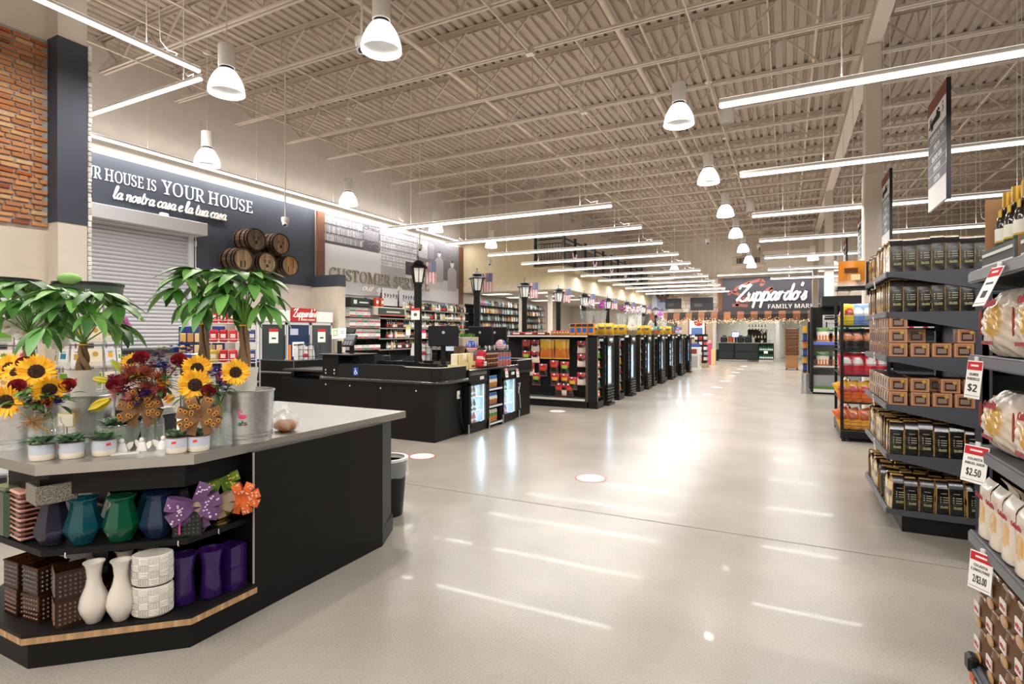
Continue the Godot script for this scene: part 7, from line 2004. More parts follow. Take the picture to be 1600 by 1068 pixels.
# ------------------------------------------------------------------ lantern posts with flags
func lane_posts() -> void:
	var zs := [-7.3, -9.2, -11.36, -13.45, -15.5, -17.9, -20.3, -23.0, -25.5]
	var proto: Node3D
	for k in zs.size():
		var lb := "black lantern lamp post marking the %s checkout lane, small flag beside it" % nth(k + 1)
		if proto:
			dup(proto, V(-5.38, 0, zs[k]), 0.0, lb)
			continue
		proto = T("lane_lantern_post", lb, "lamp post", V(-5.38, 0, zs[k]), 0.0, "lantern posts of the checkout lanes")
		P(proto, "post", MB.new().C("141414").tube([V(0, 0, 0), V(0, 2.34, 0)], 0.062, 14).cyl(V(0, 2.3, 0), 0.07, 0.05, 14), "satin")
		P(proto, "lantern_base", MB.new().C("161616").lathe([Vector2(0, 2.35), Vector2(0.1, 2.35), Vector2(0.1, 2.375), Vector2(0, 2.38)], 4, true), "satin")
		var ps := [Vector2(0.085, 2.375), Vector2(0.125, 2.6)]
		P(proto, "lantern_pane", MB.new().C("e4e0d6").lathe(ps, 4, true), "lantern_glow")
		for q in 4:
			var a := q * PI / 2
			P(proto, "lantern_bar", MB.new().C("141414").bar(V(cos(a) * 0.09, 2.37, sin(a) * 0.09), V(cos(a) * 0.132, 2.61, sin(a) * 0.132), 0.02, 0.02, V(0.3, 0, 0.7)), "satin")
			var b := a + PI / 4
			P(proto, "lantern_bar", MB.new().C("141414").bar(V(cos(b) * 0.065, 2.37, sin(b) * 0.065), V(cos(b) * 0.094, 2.61, sin(b) * 0.094), 0.01, 0.01, V(0.3, 0, 0.7)), "satin")
		P(proto, "lantern_roof", MB.new().C("141414").lathe([Vector2(0.0, 2.6), Vector2(0.19, 2.6), Vector2(0.19, 2.615), Vector2(0.1, 2.67), Vector2(0.1, 2.69), Vector2(0.12, 2.69), Vector2(0.05, 2.73), Vector2(0, 2.73)], 4, true), "satin")
		P(proto, "finial", MB.new().C("141414").tube([V(0, 2.73, 0), V(0, 2.77, 0), V(0.02, 2.79, 0), V(0.0, 2.81, 0), V(-0.018, 2.79, 0)], 0.006, 6), "satin")
		var nt := T("post_notice", "white notice with a red heading taped to the nearest lantern post", "notice", V(-5.38, 0, zs[k]))
		P(nt, "sheet", MB.new().C("eeecea").box(V(0, 1.86, 0.07), V(0.17, 0.19, 0.003)), "paper")
		P(nt, "heading", MB.new().C("c03034").box(V(0, 1.935, 0.072), V(0.17, 0.04, 0.002)), "paper")
		P(nt, "picture", MB.new().C("5a5a5a").ball(V(0, 1.85, 0.072), V(0.035, 0.028, 0.002), 10, 6), "paper")
		var fm := MB.new()
		var fw := 0.22
		var fh := 0.34
		for s in 7:
			fm.C("cf9298" if s % 2 == 0 else "ece7e4")
			var x0 := 0.1 + fw * s / 7.0
			fm.face([V(x0, 2.36 - 0.02 * sin(s * 1.3), -0.05), V(x0 + fw / 7, 2.36 - 0.02 * sin((s + 1) * 1.3), -0.05 + 0.01 * (s % 2)), V(x0 + fw / 7, 2.70, -0.05 + 0.01 * (s % 2)), V(x0, 2.70, -0.05)], V(0, 0, 1))
		P(proto, "flag", fm, "cloth")
		P(proto, "flag_canton", MB.new().C("6b7493").face([V(0.1 + fw * 3 / 7.0, 2.54, -0.043), V(0.1 + fw, 2.54, -0.036), V(0.1 + fw, 2.702, -0.036), V(0.1 + fw * 3 / 7.0, 2.702, -0.043)], V(0, 0, 1)), "cloth")
		P(proto, "flag_rod", MB.new().C("b8a070").tube([V(0.0, 2.70, -0.05), V(0.1 + fw, 2.705, -0.045)], 0.005, 5), "wood")

# ------------------------------------------------------------------ snack gondola and row of tall coolers
func gondola_row() -> void:
	# first gondola: long pegboard face towards the shopper
	var g := T("snack_gondola", "black low gondola hung with snack bags, behind the second lane", "gondola", V(0, 0, -10.72))
	P(g, "base", MB.new().C("161616").span(V(-5.6, 0, 0), V(-3.66, 0.13, -0.5), 0.006), "satin")
	P(g, "bottom_shelf", MB.new().C("4a4743").span(V(-5.6, 0.13, 0.01), V(-3.7, 0.2, -0.3), 0.005).C("d8d4cc").span(V(-5.6, 0.15, 0.012), V(-3.7, 0.19, 0.016)), "satin")
	P(g, "pegboard", MB.new().C("131313").span(V(-5.6, 0.13, -0.26), V(-3.68, 1.47, -0.3)), "matte")
	P(g, "top", MB.new().C("1e1e1f").span(V(-5.62, 1.46, 0.02), V(-3.62, 1.51, -0.54), 0.006).C("cfcac4").span(V(-5.6, 1.47, 0.022), V(-3.64, 1.5, 0.026)), "satin")
	P(g, "end_post", MB.new().C("4c4035").span(V(-3.69, 0.13, 0.0), V(-3.64, 1.46, -0.06)), "satin")
	P(g, "end_panel", MB.new().C("171717").span(V(-3.68, 0.13, -0.06), V(-3.66, 1.46, -0.5)), "satin")
	var hang := []
	var spec := [["a82a30", "c8462e", "2a2322"], ["a82a30", "2a2322", "e8d8c8"], ["b02a2c", "8ab83a", "2a2322"], ["a82a30", "e0a83a", "2a2322"], ["d8a82a", "c8922a", "a83a2a"]]
	var list := [[-5.1, 1.14, 0], [-4.88, 1.14, 1], [-5.1, 0.9, 2], [-4.88, 0.9, 1], [-4.44, 0.7, 0], [-4.2, 0.68, 2], [-4.42, 0.42, 3], [-4.2, 0.42, 3], [-4.02, 0.36, 3], [-5.0, 0.62, 1], [-5.12, 0.5, 2], [-4.7, 0.62, 0], [-4.86, 0.42, 2], [-3.82, 1.12, 1], [-3.82, 0.84, 1], [-3.82, 0.46, 1], [-4.32, 0.22, 0], [-4.2, 0.22, 1], [-4.1, 0.22, 0]]
	for k in list.size():
		var q: Array = list[k]
		var lb := "red snack bag hung on the black pegboard, %s by height from the top" % nth(k + 1)
		var key := "hanging_snack_%d" % q[2]
		var t: Node3D
		lb = "%s snack bag, %s in reading order on the black pegboard" % [["red and orange", "red and black", "red and green", "red and yellow"][q[2]], nth(k + 1)]
		if not dupes.has(key):
			t = T("snack_bag", lb, "snack bag", V(q[0], q[1], -10.86), 0.0, "snack bags on the pegboard")
			P(t, "bag", _pillow(0.205, 0.265, 0.06, Color(spec[q[2]][0]), Color(spec[q[2]][2]), Color(spec[q[2]][1]), 0.14), "film")
			P(t, "hook", MB.new().C("b8b8b8").tube([V(0, 0.225, -0.12), V(0, 0.225, 0.05), V(0, 0.235, 0.06)], 0.003, 5), "chrome")
			P(t, "tag", MB.new().C("f0eeea").box(V(0, 0.25, 0.06), V(0.035, 0.03, 0.002)), "paper")
			dupes[key] = t
		else:
			t = dup(dupes[key], V(q[0], q[1], -10.86), 0.0, lb)
	for q in [[-4.62, "left"], [-4.56, "second"], [-4.28, "third"], [-4.22, "right"]]:
		var t := dupable("large_yellow_bag", "large yellow snack bag high on the pegboard, %s of four" % q[1], "snack bag", V(q[0], 1.0, -10.82 - (0.04 if q[1] == "second" or q[1] == "right" else 0.0)), "large yellow bags on the pegboard", func(p):
			P(p, "bag", _pillow(0.26, 0.42, 0.06, Color("d8aa30"), Color("b8662e"), Color("d0a42c"), 0.1), "film")
			P(p, "hook", MB.new().C("b8b8b8").tube([V(0, 0.4, -0.1), V(0, 0.4, 0.05)], 0.003, 5), "chrome"))
	# magazine ends and tall glass coolers down the aisle
	var cz := [-11.3, -13.25, -15.05, -16.9, -18.55, -20.4, -22.3]
	var rz := [-10.72, -12.35, -14.35, -16.05, -17.6, -19.4, -21.3]
	for k in cz.size():
		_tall_cooler("tall black glass door cooler, %s along the aisle" % nth(k + 1), cz[k], k)
		_rack_end("narrow black magazine and candy rack, %s along the aisle" % nth(k + 1), rz[k], k)
	# back rows that close the gaps between cooler and rack
	for k in 6:
		var b := T("lane_gondola", "black lane gondola back between cooler %s and the next rack" % nth(k + 1), "gondola", V(-4.6, 0, rz[k + 1] + 0.05))
		P(b, "body", MB.new().C("181818").span(V(-0.65, 0, -0.1), V(0.93, 1.46, -0.6), 0.01), "satin")
		P(b, "top", MB.new().C("222223").span(V(-0.68, 1.46, -0.05), V(0.95, 1.51, -0.65), 0.006), "satin")
	# displays at the end of the row
	var d1 := T("cardboard_display", "white printed cardboard display near the end of the cooler row", "display", V(-3.45, 0, -24.2))
	P(d1, "body", MB.new().C("d8d4d0").span(V(-0.3, 0, -0.3), V(0.2, 0.95, 0.3), 0.01), "paper")
	P(d1, "print", MB.new().C("8a3a3a").box(V(-0.05, 0.78, 0.302), V(0.3, 0.2, 0.004)).C("a8a4a0").box(V(-0.05, 0.35, 0.302), V(0.36, 0.5, 0.004)).box(V(0.202, 0.4, 0), V(0.004, 0.5, 0.4)), "paper")
	P(d1, "header_card", MB.new().C("3a4a8a").span(V(-0.28, 0.95, -0.02), V(0.18, 1.1, 0.0)), "paper")
	var d2 := T("spinner_display", "black spinning display with pale packets at the row's end", "display", V(-3.45, 0, -26.0))
	P(d2, "plinth", MB.new().C("c9b48e").span(V(-0.3, 0, -0.3), V(0.3, 0.2, 0.3), 0.01), "wood")
	P(d2, "core", MB.new().C("1a1a1a").span(V(-0.25, 0.2, -0.25), V(0.25, 1.5, 0.25)), "satin")
	for r in 5:
		for c in 6: P(d2, "packet", MB.new().C(["d8d4d0", "b8322e", "c8c0b8", "8a8a8c"][(r + c) % 4]).box(V(-0.2 + (c % 3) * 0.2, 0.4 + r * 0.23, 0.265) if c < 3 else V(0.265, 0.4 + r * 0.23, -0.2 + (c % 3) * 0.2), V(0.14, 0.14, 0.03) if c < 3 else V(0.03, 0.14, 0.14), 0.008), "film")
	var d3 := T("pink_display", "bright pink and tan floor display, last of the row", "display", V(-3.35, 0, -28.6))
	P(d3, "body", MB.new().C("c8406c").span(V(-0.3, 0, -0.2), V(0.02, 1.05, 0.2), 0.01), "paper")
	P(d3, "side", MB.new().C("d8b888").span(V(0.03, 0, -0.2), V(0.22, 0.75, 0.2), 0.01), "paper")
	P(d3, "header_card", MB.new().C("e8a0b8").span(V(-0.3, 1.05, -0.02), V(0.0, 1.2, 0.02)), "paper")

var cooler_proto: Node3D
func _tall_cooler(label: String, z: float, k: int) -> void:
	if cooler_proto:
		dup(cooler_proto, V(-3.42, 0, z), 0.0, label)
		return
	var t := T("tall_cooler", label, "cooler", V(-3.42, 0, z), 0.0, "tall coolers along the aisle")
	cooler_proto = t
	var w := 0.5
	P(t, "cabinet", MB.new().C("161616").span(V(-0.55, 0.04, 0), V(-0.03, 1.5, -0.03), 0.006).span(V(-0.55, 0.04, -w + 0.03), V(-0.03, 1.5, -w)).span(V(-0.55, 0.04, 0), V(-0.52, 1.5, -w)).span(V(-0.55, 1.3, 0), V(0.0, 1.5, -w), 0.01).span(V(-0.55, 0.04, 0), V(-0.03, 0.4, -w)), "satin")
	P(t, "liner", MB.new().C("d5e4ea").span(V(-0.51, 0.4, -0.03), V(-0.5, 1.3, -w + 0.03)).span(V(-0.5, 0.4, -0.031), V(-0.05, 1.3, -0.036)).span(V(-0.5, 0.4, -w + 0.036), V(-0.05, 1.3, -w + 0.031)), "paint")
	var gr := MB.new().C("202021")
	for q in 5: gr.span(V(-0.03, 0.08 + q * 0.062, -0.01), V(0.03, 0.125 + q * 0.062, -w + 0.01), 0.012)
	P(t, "grille", gr, "satin")
	P(t, "foot", MB.new().C("2a2a2a").span(V(-0.5, 0, -0.03), V(0.05, 0.045, -w + 0.03)), "satin")
	P(t, "header", MB.new().C("19191a").span(V(-0.0, 1.31, 0), V(0.025, 1.5, -w), 0.006), "satin")
	P(t, "header_print", MB.new().C("dcdcdc").box(V(0.027, 1.41, -w / 2), V(0.004, 0.06, 0.26)).C("b0b0b0").box(V(0.027, 1.36, -w / 2 - 0.04), V(0.004, 0.02, 0.14)), "paper")
	P(t, "door_frame", MB.new().C("171717").span(V(-0.02, 0.4, 0), V(0.02, 1.31, -0.045)).span(V(-0.02, 0.4, -w + 0.045), V(0.02, 1.31, -w)).span(V(-0.02, 0.4, 0), V(0.02, 0.45, -w)).span(V(-0.02, 1.27, 0), V(0.02, 1.31, -w)), "satin")
	P(t, "door_glass", MB.new().span(V(-0.004, 0.45, -0.045), V(0.0, 1.27, -w + 0.045)), "cooler_pane")
	P(t, "led_strip", MB.new().span(V(-0.06, 0.44, -w + 0.04), V(-0.045, 1.28, -w + 0.05)), "cooler_glow")
	_area(t, V(-0.1, 0.86, -w + 0.065), 0.04, 0.8, 0.9, Color(0.7, 0.88, 1.0), V(0, PI - 0.6, 0))
	P(t, "warning_card", MB.new().C("e8e6e2").box(V(-0.1, 1.47, 0.004), V(0.14, 0.05, 0.004)).box(V(-0.3, 0.09, 0.004), V(0.24, 0.07, 0.004)), "paper")
	for r in 4:
		var y := 0.46 + r * 0.2
		P(t, "wire_shelf", MB.new().C("dfe6e8").span(V(-0.5, y, -0.04), V(-0.06, y + 0.01, -w + 0.04)), "paint")
		for c in 5:
			P(t, "bottle", MB.new().C(["d8dfe4", "5a8ab8", "c8d4d8", "b83a34", "4a7aa8"][(r * 2 + c) % 5]).lathe([Vector2(0, y + 0.01), Vector2(0.034, y + 0.01), Vector2(0.034, y + 0.11), Vector2(0.013, y + 0.15), Vector2(0.013, y + 0.17), Vector2(0, y + 0.17)].map(func(p): return p), 8).at(), "gloss").position = V(-0.13, 0, -0.09 - c * 0.08)

func _rack_end(label: String, z: float, k: int) -> void:
	var t := T("magazine_rack", label, "rack", V(-3.64, 0, z), 0.0, "magazine and candy racks along the aisle")
	P(t, "frame", MB.new().C("171717").span(V(0, 0, -0.02), V(0.2, 0.14, -0.46), 0.006).span(V(0, 0.14, -0.02), V(0.03, 1.48, -0.46)).span(V(0.0, 0.14, -0.0), V(0.2, 1.48, -0.02)).span(V(0.0, 0.14, -0.46), V(0.2, 1.48, -0.48)).span(V(0, 1.46, 0), V(0.22, 1.5, -0.48)), "satin")
	P(t, "trim", MB.new().C("7a6a58").span(V(0.2, 0.14, 0.0), V(0.21, 1.48, -0.02)), "satin")
	P(t, "header_card", MB.new().C("a8b4b8").span(V(0.2, 1.38, -0.1), V(0.206, 1.43, -0.4)), "paper")
	var sets := [["3a6ab8", "d8642a", "e8e0d4", "6a9a3c", "c83a34", "e8e8ea"], ["c02a3a", "d8304c", "1f1f20", "d8c02a", "8ab83a", "e8e8e8"], ["a8343a", "c8582e", "e0a03a", "4a4a4c", "d8d4cc", "b8322e"]]
	var cs: Array = sets[0] if k == 0 else sets[1 + (k % 2)]
	for r in 6:
		P(t, "pocket_rail", MB.new().C("2a2a2b").span(V(0.03, 0.2 + r * 0.205, -0.03), V(0.17, 0.212 + r * 0.205, -0.45)), "satin")
		for c in 2:
			var tl := MB.new().C(cs[(r * 2 + c + k) % 6]).box(V(0, 0.08, 0), V(0.012, 0.16, 0.16), 0.002).C("f0ece4").box(V(0.008, 0.12, 0), V(0.003, 0.03, 0.13)).C(cs[(r + c * 3 + 2) % 6]).box(V(0.008, 0.06, 0.02), V(0.003, 0.06, 0.09))
			one("magazine", tl, "film", "%s in pocket row %s of the %s aisle rack, %s one" % ["magazine" if k == 0 else "packet", nth(r + 1), nth(k + 1), ["left", "right"][c]], "magazine" if k == 0 else "packet", V(-3.64 + 0.13, 0.212 + r * 0.205, z - 0.13 - c * 0.2), 0.0, "goods in the aisle racks").rotation.z = 0.12

func gondola_tops() -> void:
	# goods on top of the row, with orchids
	var y := 1.51
	var kinds := ["chip_bag", "blue_chip_bag", "terracotta_pot", "snack_tray", "gift_basket"]
	var rz := [-10.72, -12.35, -14.35, -16.05, -17.6, -19.4, -21.3]
	for k in 30:
		var gi := k / 5 + 1
		var kind := [0, 2, 1, 0, 4, 0, 2, 0, 3, 1, 0][(k * 3) % 11] as int
		if kind == 3: kind = 0
		var lb := "%s, %s along the tops of the gondola row" % [["yellow bag of chips", "blue bag of chips", "terracotta pot with teal sprigs", "tray", "cellophane gift basket"][kind], nth(k + 1)]
		var p := V(-3.72 - 0.27 * (k % 5) * 0.9, y, rz[gi] - 0.14 - 0.12 * ((k * 2) % 3))
		if kind == 0:
			dupable("chip_bag", lb, "chip bag", p, "goods on the gondola tops", func(t): P(t, "bag", _pillow(0.24, 0.27, 0.12, Color("d8aa2c"), Color("c89a24"), Color("3a3a3c"), 0.12), "film"))
		elif kind == 1:
			dupable("blue_chip_bag", lb, "chip bag", p, "goods on the gondola tops", func(t): P(t, "bag", _pillow(0.24, 0.27, 0.12, Color("3a5aa8"), Color("e0e0e4"), Color("c83a34"), 0.12), "film"))
		elif kind == 2:
			dupable("terracotta_pot", lb, "potted plant", p, "goods on the gondola tops", func(t):
				P(t, "pot", MB.new().C("b8643a").lathe([Vector2(0, 0), Vector2(0.07, 0), Vector2(0.1, 0.12), Vector2(0.105, 0.14), Vector2(0.09, 0.14), Vector2(0, 0.12)], 20), "matte")
				for q in 14: P(t, "sprig", MB.new().C(["4a9a9a", "6ab8b4", "3a8484"][q % 3]).leaf(V(0.05 * cos(q * 2.4), 0.13, 0.05 * sin(q * 2.4)), V(cos(q * 2.4) * 0.4, 1, sin(q * 2.4) * 0.4), V(sin(q * 1.0), 0.1, cos(q * 1.0)), 0.15, 0.04, 0.2, 0.2, 4), "leaf"))
		else:
			dupable("gift_basket", lb, "gift basket", p, "goods on the gondola tops", func(t):
				P(t, "basket", MB.new().C("b89a6a").lathe([Vector2(0, 0), Vector2(0.12, 0), Vector2(0.14, 0.12), Vector2(0.13, 0.12), Vector2(0, 0.1)], 18), "wood")
				P(t, "cellophane", MB.new().surf(18, 8, func(a, v): return V(0.14 * cos(-TAU * a) * (1.0 - 0.75 * v * v) * (1 + 0.08 * sin(a * 44.0)), 0.1 + 0.36 * v, 0.14 * sin(-TAU * a) * (1.0 - 0.75 * v * v))), "plastic_wrap")
				P(t, "contents", MB.new().C("d8c8a0").ball(V(0, 0.16, 0), V(0.1, 0.09, 0.1), 12, 8).C("c83a4a").ball(V(0.03, 0.24, 0.03), V(0.04, 0.04, 0.04), 8, 6), "matte"))
	# snack boxes on the first gondola
	for q in [[-5.3, "8a2a2c", "maroon candy tray at the left of the first gondola top"], [-5.0, "a83238", "red candy tray second on the first gondola top"], [-4.7, "7a2226", "dark red candy tray third on the first gondola top"]]:
		var t := T("candy_tray", q[2], "tray", V(q[0], y, -10.85))
		P(t, "tray", MB.new().C(q[1]).box(V(0, 0.03, 0), V(0.26, 0.06, 0.16), 0.006), "film")
		P(t, "print", MB.new().C("e8d8c8").box(V(0, 0.03, 0.081), V(0.16, 0.03, 0.002)), "paper")
	for k in 7:
		dupable("red_snack_pack", "small red and gold snack pack, %s from the left on the first gondola top" % nth(k + 1), "packet", V(-4.48 + k * 0.062, y, -10.84), "small packs on the first gondola top", func(t): P(t, "packet", _pillow(0.06, 0.09, 0.03, Color("b83a2c"), Color("c8822e"), Color("e8d8a8"), 0.1), "film"))
	for k in 4:
		dupable("boxed_snack", "orange and blue snack carton, %s along the first gondola top" % nth(k + 1), "carton", V(-4.02 + k * 0.13, y, -10.9 - 0.02 * (k % 2)), "cartons on the first gondola top", func(t):
			P(t, "carton", MB.new().C("d8822a").box(V(0, 0.12, 0), V(0.12, 0.24, 0.1), 0.004), "paper")
			P(t, "print", MB.new().C("2a5aa0").box(V(0, 0.1, 0.051), V(0.09, 0.1, 0.002)).C("3a2420").box(V(0, 0.2, 0.051), V(0.11, 0.06, 0.002)), "paper"))
	for q in [[-13.9, "b04ab0", 0], [-14.9, "efeaf0", 1], [-17.2, "a83a90", 2], [-18.6, "f2eef2", 3], [-20.5, "e8e0ea", 4], [-21.5, "f0e8ee", 5], [-23.4, "c878c0", 6], [-24.6, "f2eef0", 7]]:
		var t := T("orchid", "%s orchid in a clear sleeve, %s along the gondola tops" % ["magenta" if q[1] in ["b04ab0", "a83a90", "c878c0"] else "white", nth(q[2] + 1)], "orchid", V(-4.05 - 0.3 * (q[2] % 2), y, [-12.85, -12.75, -14.85, -16.55, -16.5, -18.1, -19.9, -21.8][q[2]]), 0.4 * q[2])
		_orchid(t, 0.78, 0.13, 16, [q[1], Color(q[1]).lightened(0.2)])
		P(t, "clear_sleeve", MB.new().surf(14, 5, func(a, v): return V(cos(-TAU * a) * (0.07 + 0.1 * v) * (1.0 + 0.06 * sin(a * 38.0)), 0.08 + 0.5 * v, sin(-TAU * a) * (0.07 + 0.1 * v))), "clear")

# ------------------------------------------------------------------ end displays on the right
func _end_unit(label: String, z0: float, levels: Array, deep: float, x0: float) -> Node3D:   # shelves face the aisle (-x); z0 is the end nearest the viewer, 1.27 m wide
	var t := T("end_display", label, "shelving", V(0, 0, z0))
	var w := -1.27
	P(t, "plinth", MB.new().C("17181a").span(V(x0 + 0.09, 0, -0.01), V(x0 + 0.62, 0.13, w + 0.01), 0.004), "satin")
	P(t, "back_panel", MB.new().C("2b2c2f").span(V(x0 + deep + 0.02, 0.13, 0), V(x0 + deep + 0.06, 1.72, w)), "satin")
	for z in [-0.03, w + 0.03]: P(t, "upright", MB.new().C("47494e").span(V(x0 + deep - 0.02, 0.0, z - 0.03), V(x0 + deep + 0.08, levels[levels.size() - 1] + 0.05, z + 0.03), 0.004), "satin")
	for k in levels.size():
		var y: float = levels[k]
		var sh := P(t, "shelf", MB.new().C("3a3c41").span(V(x0, y - 0.02, -0.012), V(x0 + deep, y, w + 0.012), 0.003), "satin")
		P(sh, "front_rail", MB.new().C("54565b").span(V(x0 - 0.012, y - 0.045, -0.005), V(x0, y + 0.006, w + 0.005), 0.003), "satin")
		P(sh, "price_channel", MB.new().C("66686c").span(V(x0 - 0.017, y - 0.038, -0.01), V(x0 - 0.012, y - 0.002, w + 0.01)), "satin")
		for z in [0.0, w]:
			P(sh, "bracket", MB.new().C("4d4f54").at(Transform3D(Basis.IDENTITY, V(0, 0, z))).prism(PackedVector2Array([Vector2(x0, y), Vector2(x0 + deep, y), Vector2(x0 + deep, y - (0.15 if k > 0 else 0.05)), Vector2(x0 + 0.06, y - 0.045), Vector2(x0, y - 0.04)]), -0.004, 0.004), "satin")
	return t

func _coffee_bag(t: Node3D) -> void:
	var w := 0.088
	var d := 0.1
	var h := 0.2
	var b := MB.new()
	# block body: black faces towards +-z, cream printed sides towards +-x
	for s in [-1.0, 1.0]:
		b.C("1b1a1b").surf(4, 6, func(a, v): return V((a - 0.5) * w * s, v * h, s * (d * 0.5 + 0.006 * sin(PI * a) * sin(PI * v) + 0.002 * sin(v * 17.0 + a * 5.0))))
		var cf := func(a, v):
			if v < 0.12: return Color("d8c8a4")
			if v < 0.45: return Color("8a5a34") if a > 0.3 and a < 0.7 else Color("cdb78c")
			if v < 0.7: return Color("2a211c")
			return Color("d0b47c")
		b.surf(4, 8, func(a, v): return V(s * (w * 0.5 + 0.005 * sin(PI * a) * sin(PI * v)), v * h, (0.5 - a) * d * s), cf)
	P(t, "body", b, "film")
	# folded top, gold inside the gusset
	var f := MB.new().C("a8854a")
	for s in [-1.0, 1.0]:
		f.C("1d1b1b" if s > 0 else "a58248").surf(4, 4, func(a, v): return V((a - 0.5) * w * s, h + 0.055 * sin(v * PI * 0.5), s * (d * 0.5) * (1.0 - v * 0.94)))
		f.C("b08c50").face([V(s * w / 2, h, -d / 2), V(s * w / 2, h, d / 2), V(s * w / 2 * 0.8, h + 0.055, 0.0)], V(s, 0.3, 0))
	f.C("b48e50").box(V(0, h + 0.052, -0.012), V(w * 0.98, 0.02, 0.034), 0.006)
	for s in [-1.0, 1.0]: f.C("a8813f").box(V(s * (w * 0.5 + 0.001), h * 0.5, d * 0.5 - 0.004), V(0.005, h * 0.96, 0.012), 0.002)
	P(t, "folded_top", f, "film")
	var p := MB.new().C("a8a28a")
	for k in 3:
		p.box(V(-0.02, 0.135 - k * 0.018, d * 0.5 + 0.0075), V(0.008, 0.008, 0.001)).box(V(0.012, 0.135 - k * 0.018, d * 0.5 + 0.0075), V(0.036, 0.006, 0.001))
	p.C("8a8676").box(V(0, 0.165, d * 0.5 + 0.006), V(0.04, 0.006, 0.001)).C("85855e").box(V(0.004, 0.06, d * 0.5 + 0.006), V(0.05, 0.02, 0.001)).C("6a6a60").box(V(0, 0.085, d * 0.5 + 0.007), V(0.05, 0.003, 0.001))
	P(t, "back_print", p, "paper")

func _coffee_box(t: Node3D) -> void:
	var s := V(0.122, 0.108, 0.122)
	P(t, "carton", MB.new().C("8c5a3c").box(V(0, s.y / 2, 0), s, 0.003).C("2c2120").box(V(0, s.y - 0.0005, 0), V(s.x * 0.96, 0.003, s.z * 0.96)), "film")
	var p := MB.new()
	for q in [[0.0, 0.0], [-PI / 2, 1.0]]:
		p.at(Transform3D(Basis.from_euler(V(0, q[0], 0)), Vector3.ZERO))
		var z := s.z / 2 + 0.0008
		p.C("bd8c68" if q[1] == 0.0 else "8a5a44").box(V(0, s.y / 2, z), V(s.x * 0.96, s.y * 0.94, 0.001))
		p.C("a07052").box(V(0, s.y * 0.5, z + 0.001), V(s.x * 0.76, s.y * 0.76, 0.001))
		p.C("3a2a26").box(V(0, s.y * 0.45, z + 0.002), V(s.x * 0.58, s.y * 0.58, 0.001))
		p.C("8a7468").box(V(0, s.y * 0.44, z + 0.003), V(s.x * 0.46, s.y * 0.34, 0.001))
		p.C("b8a044").at(p.xf * Transform3D(Basis.from_euler(V(PI / 2, 0, 0)), V(s.x * 0.2, s.y * 0.74, z + 0.002))).cyl(Vector3.ZERO, 0.013, 0.002, 12)
	P(t, "print", p.at(), "film")

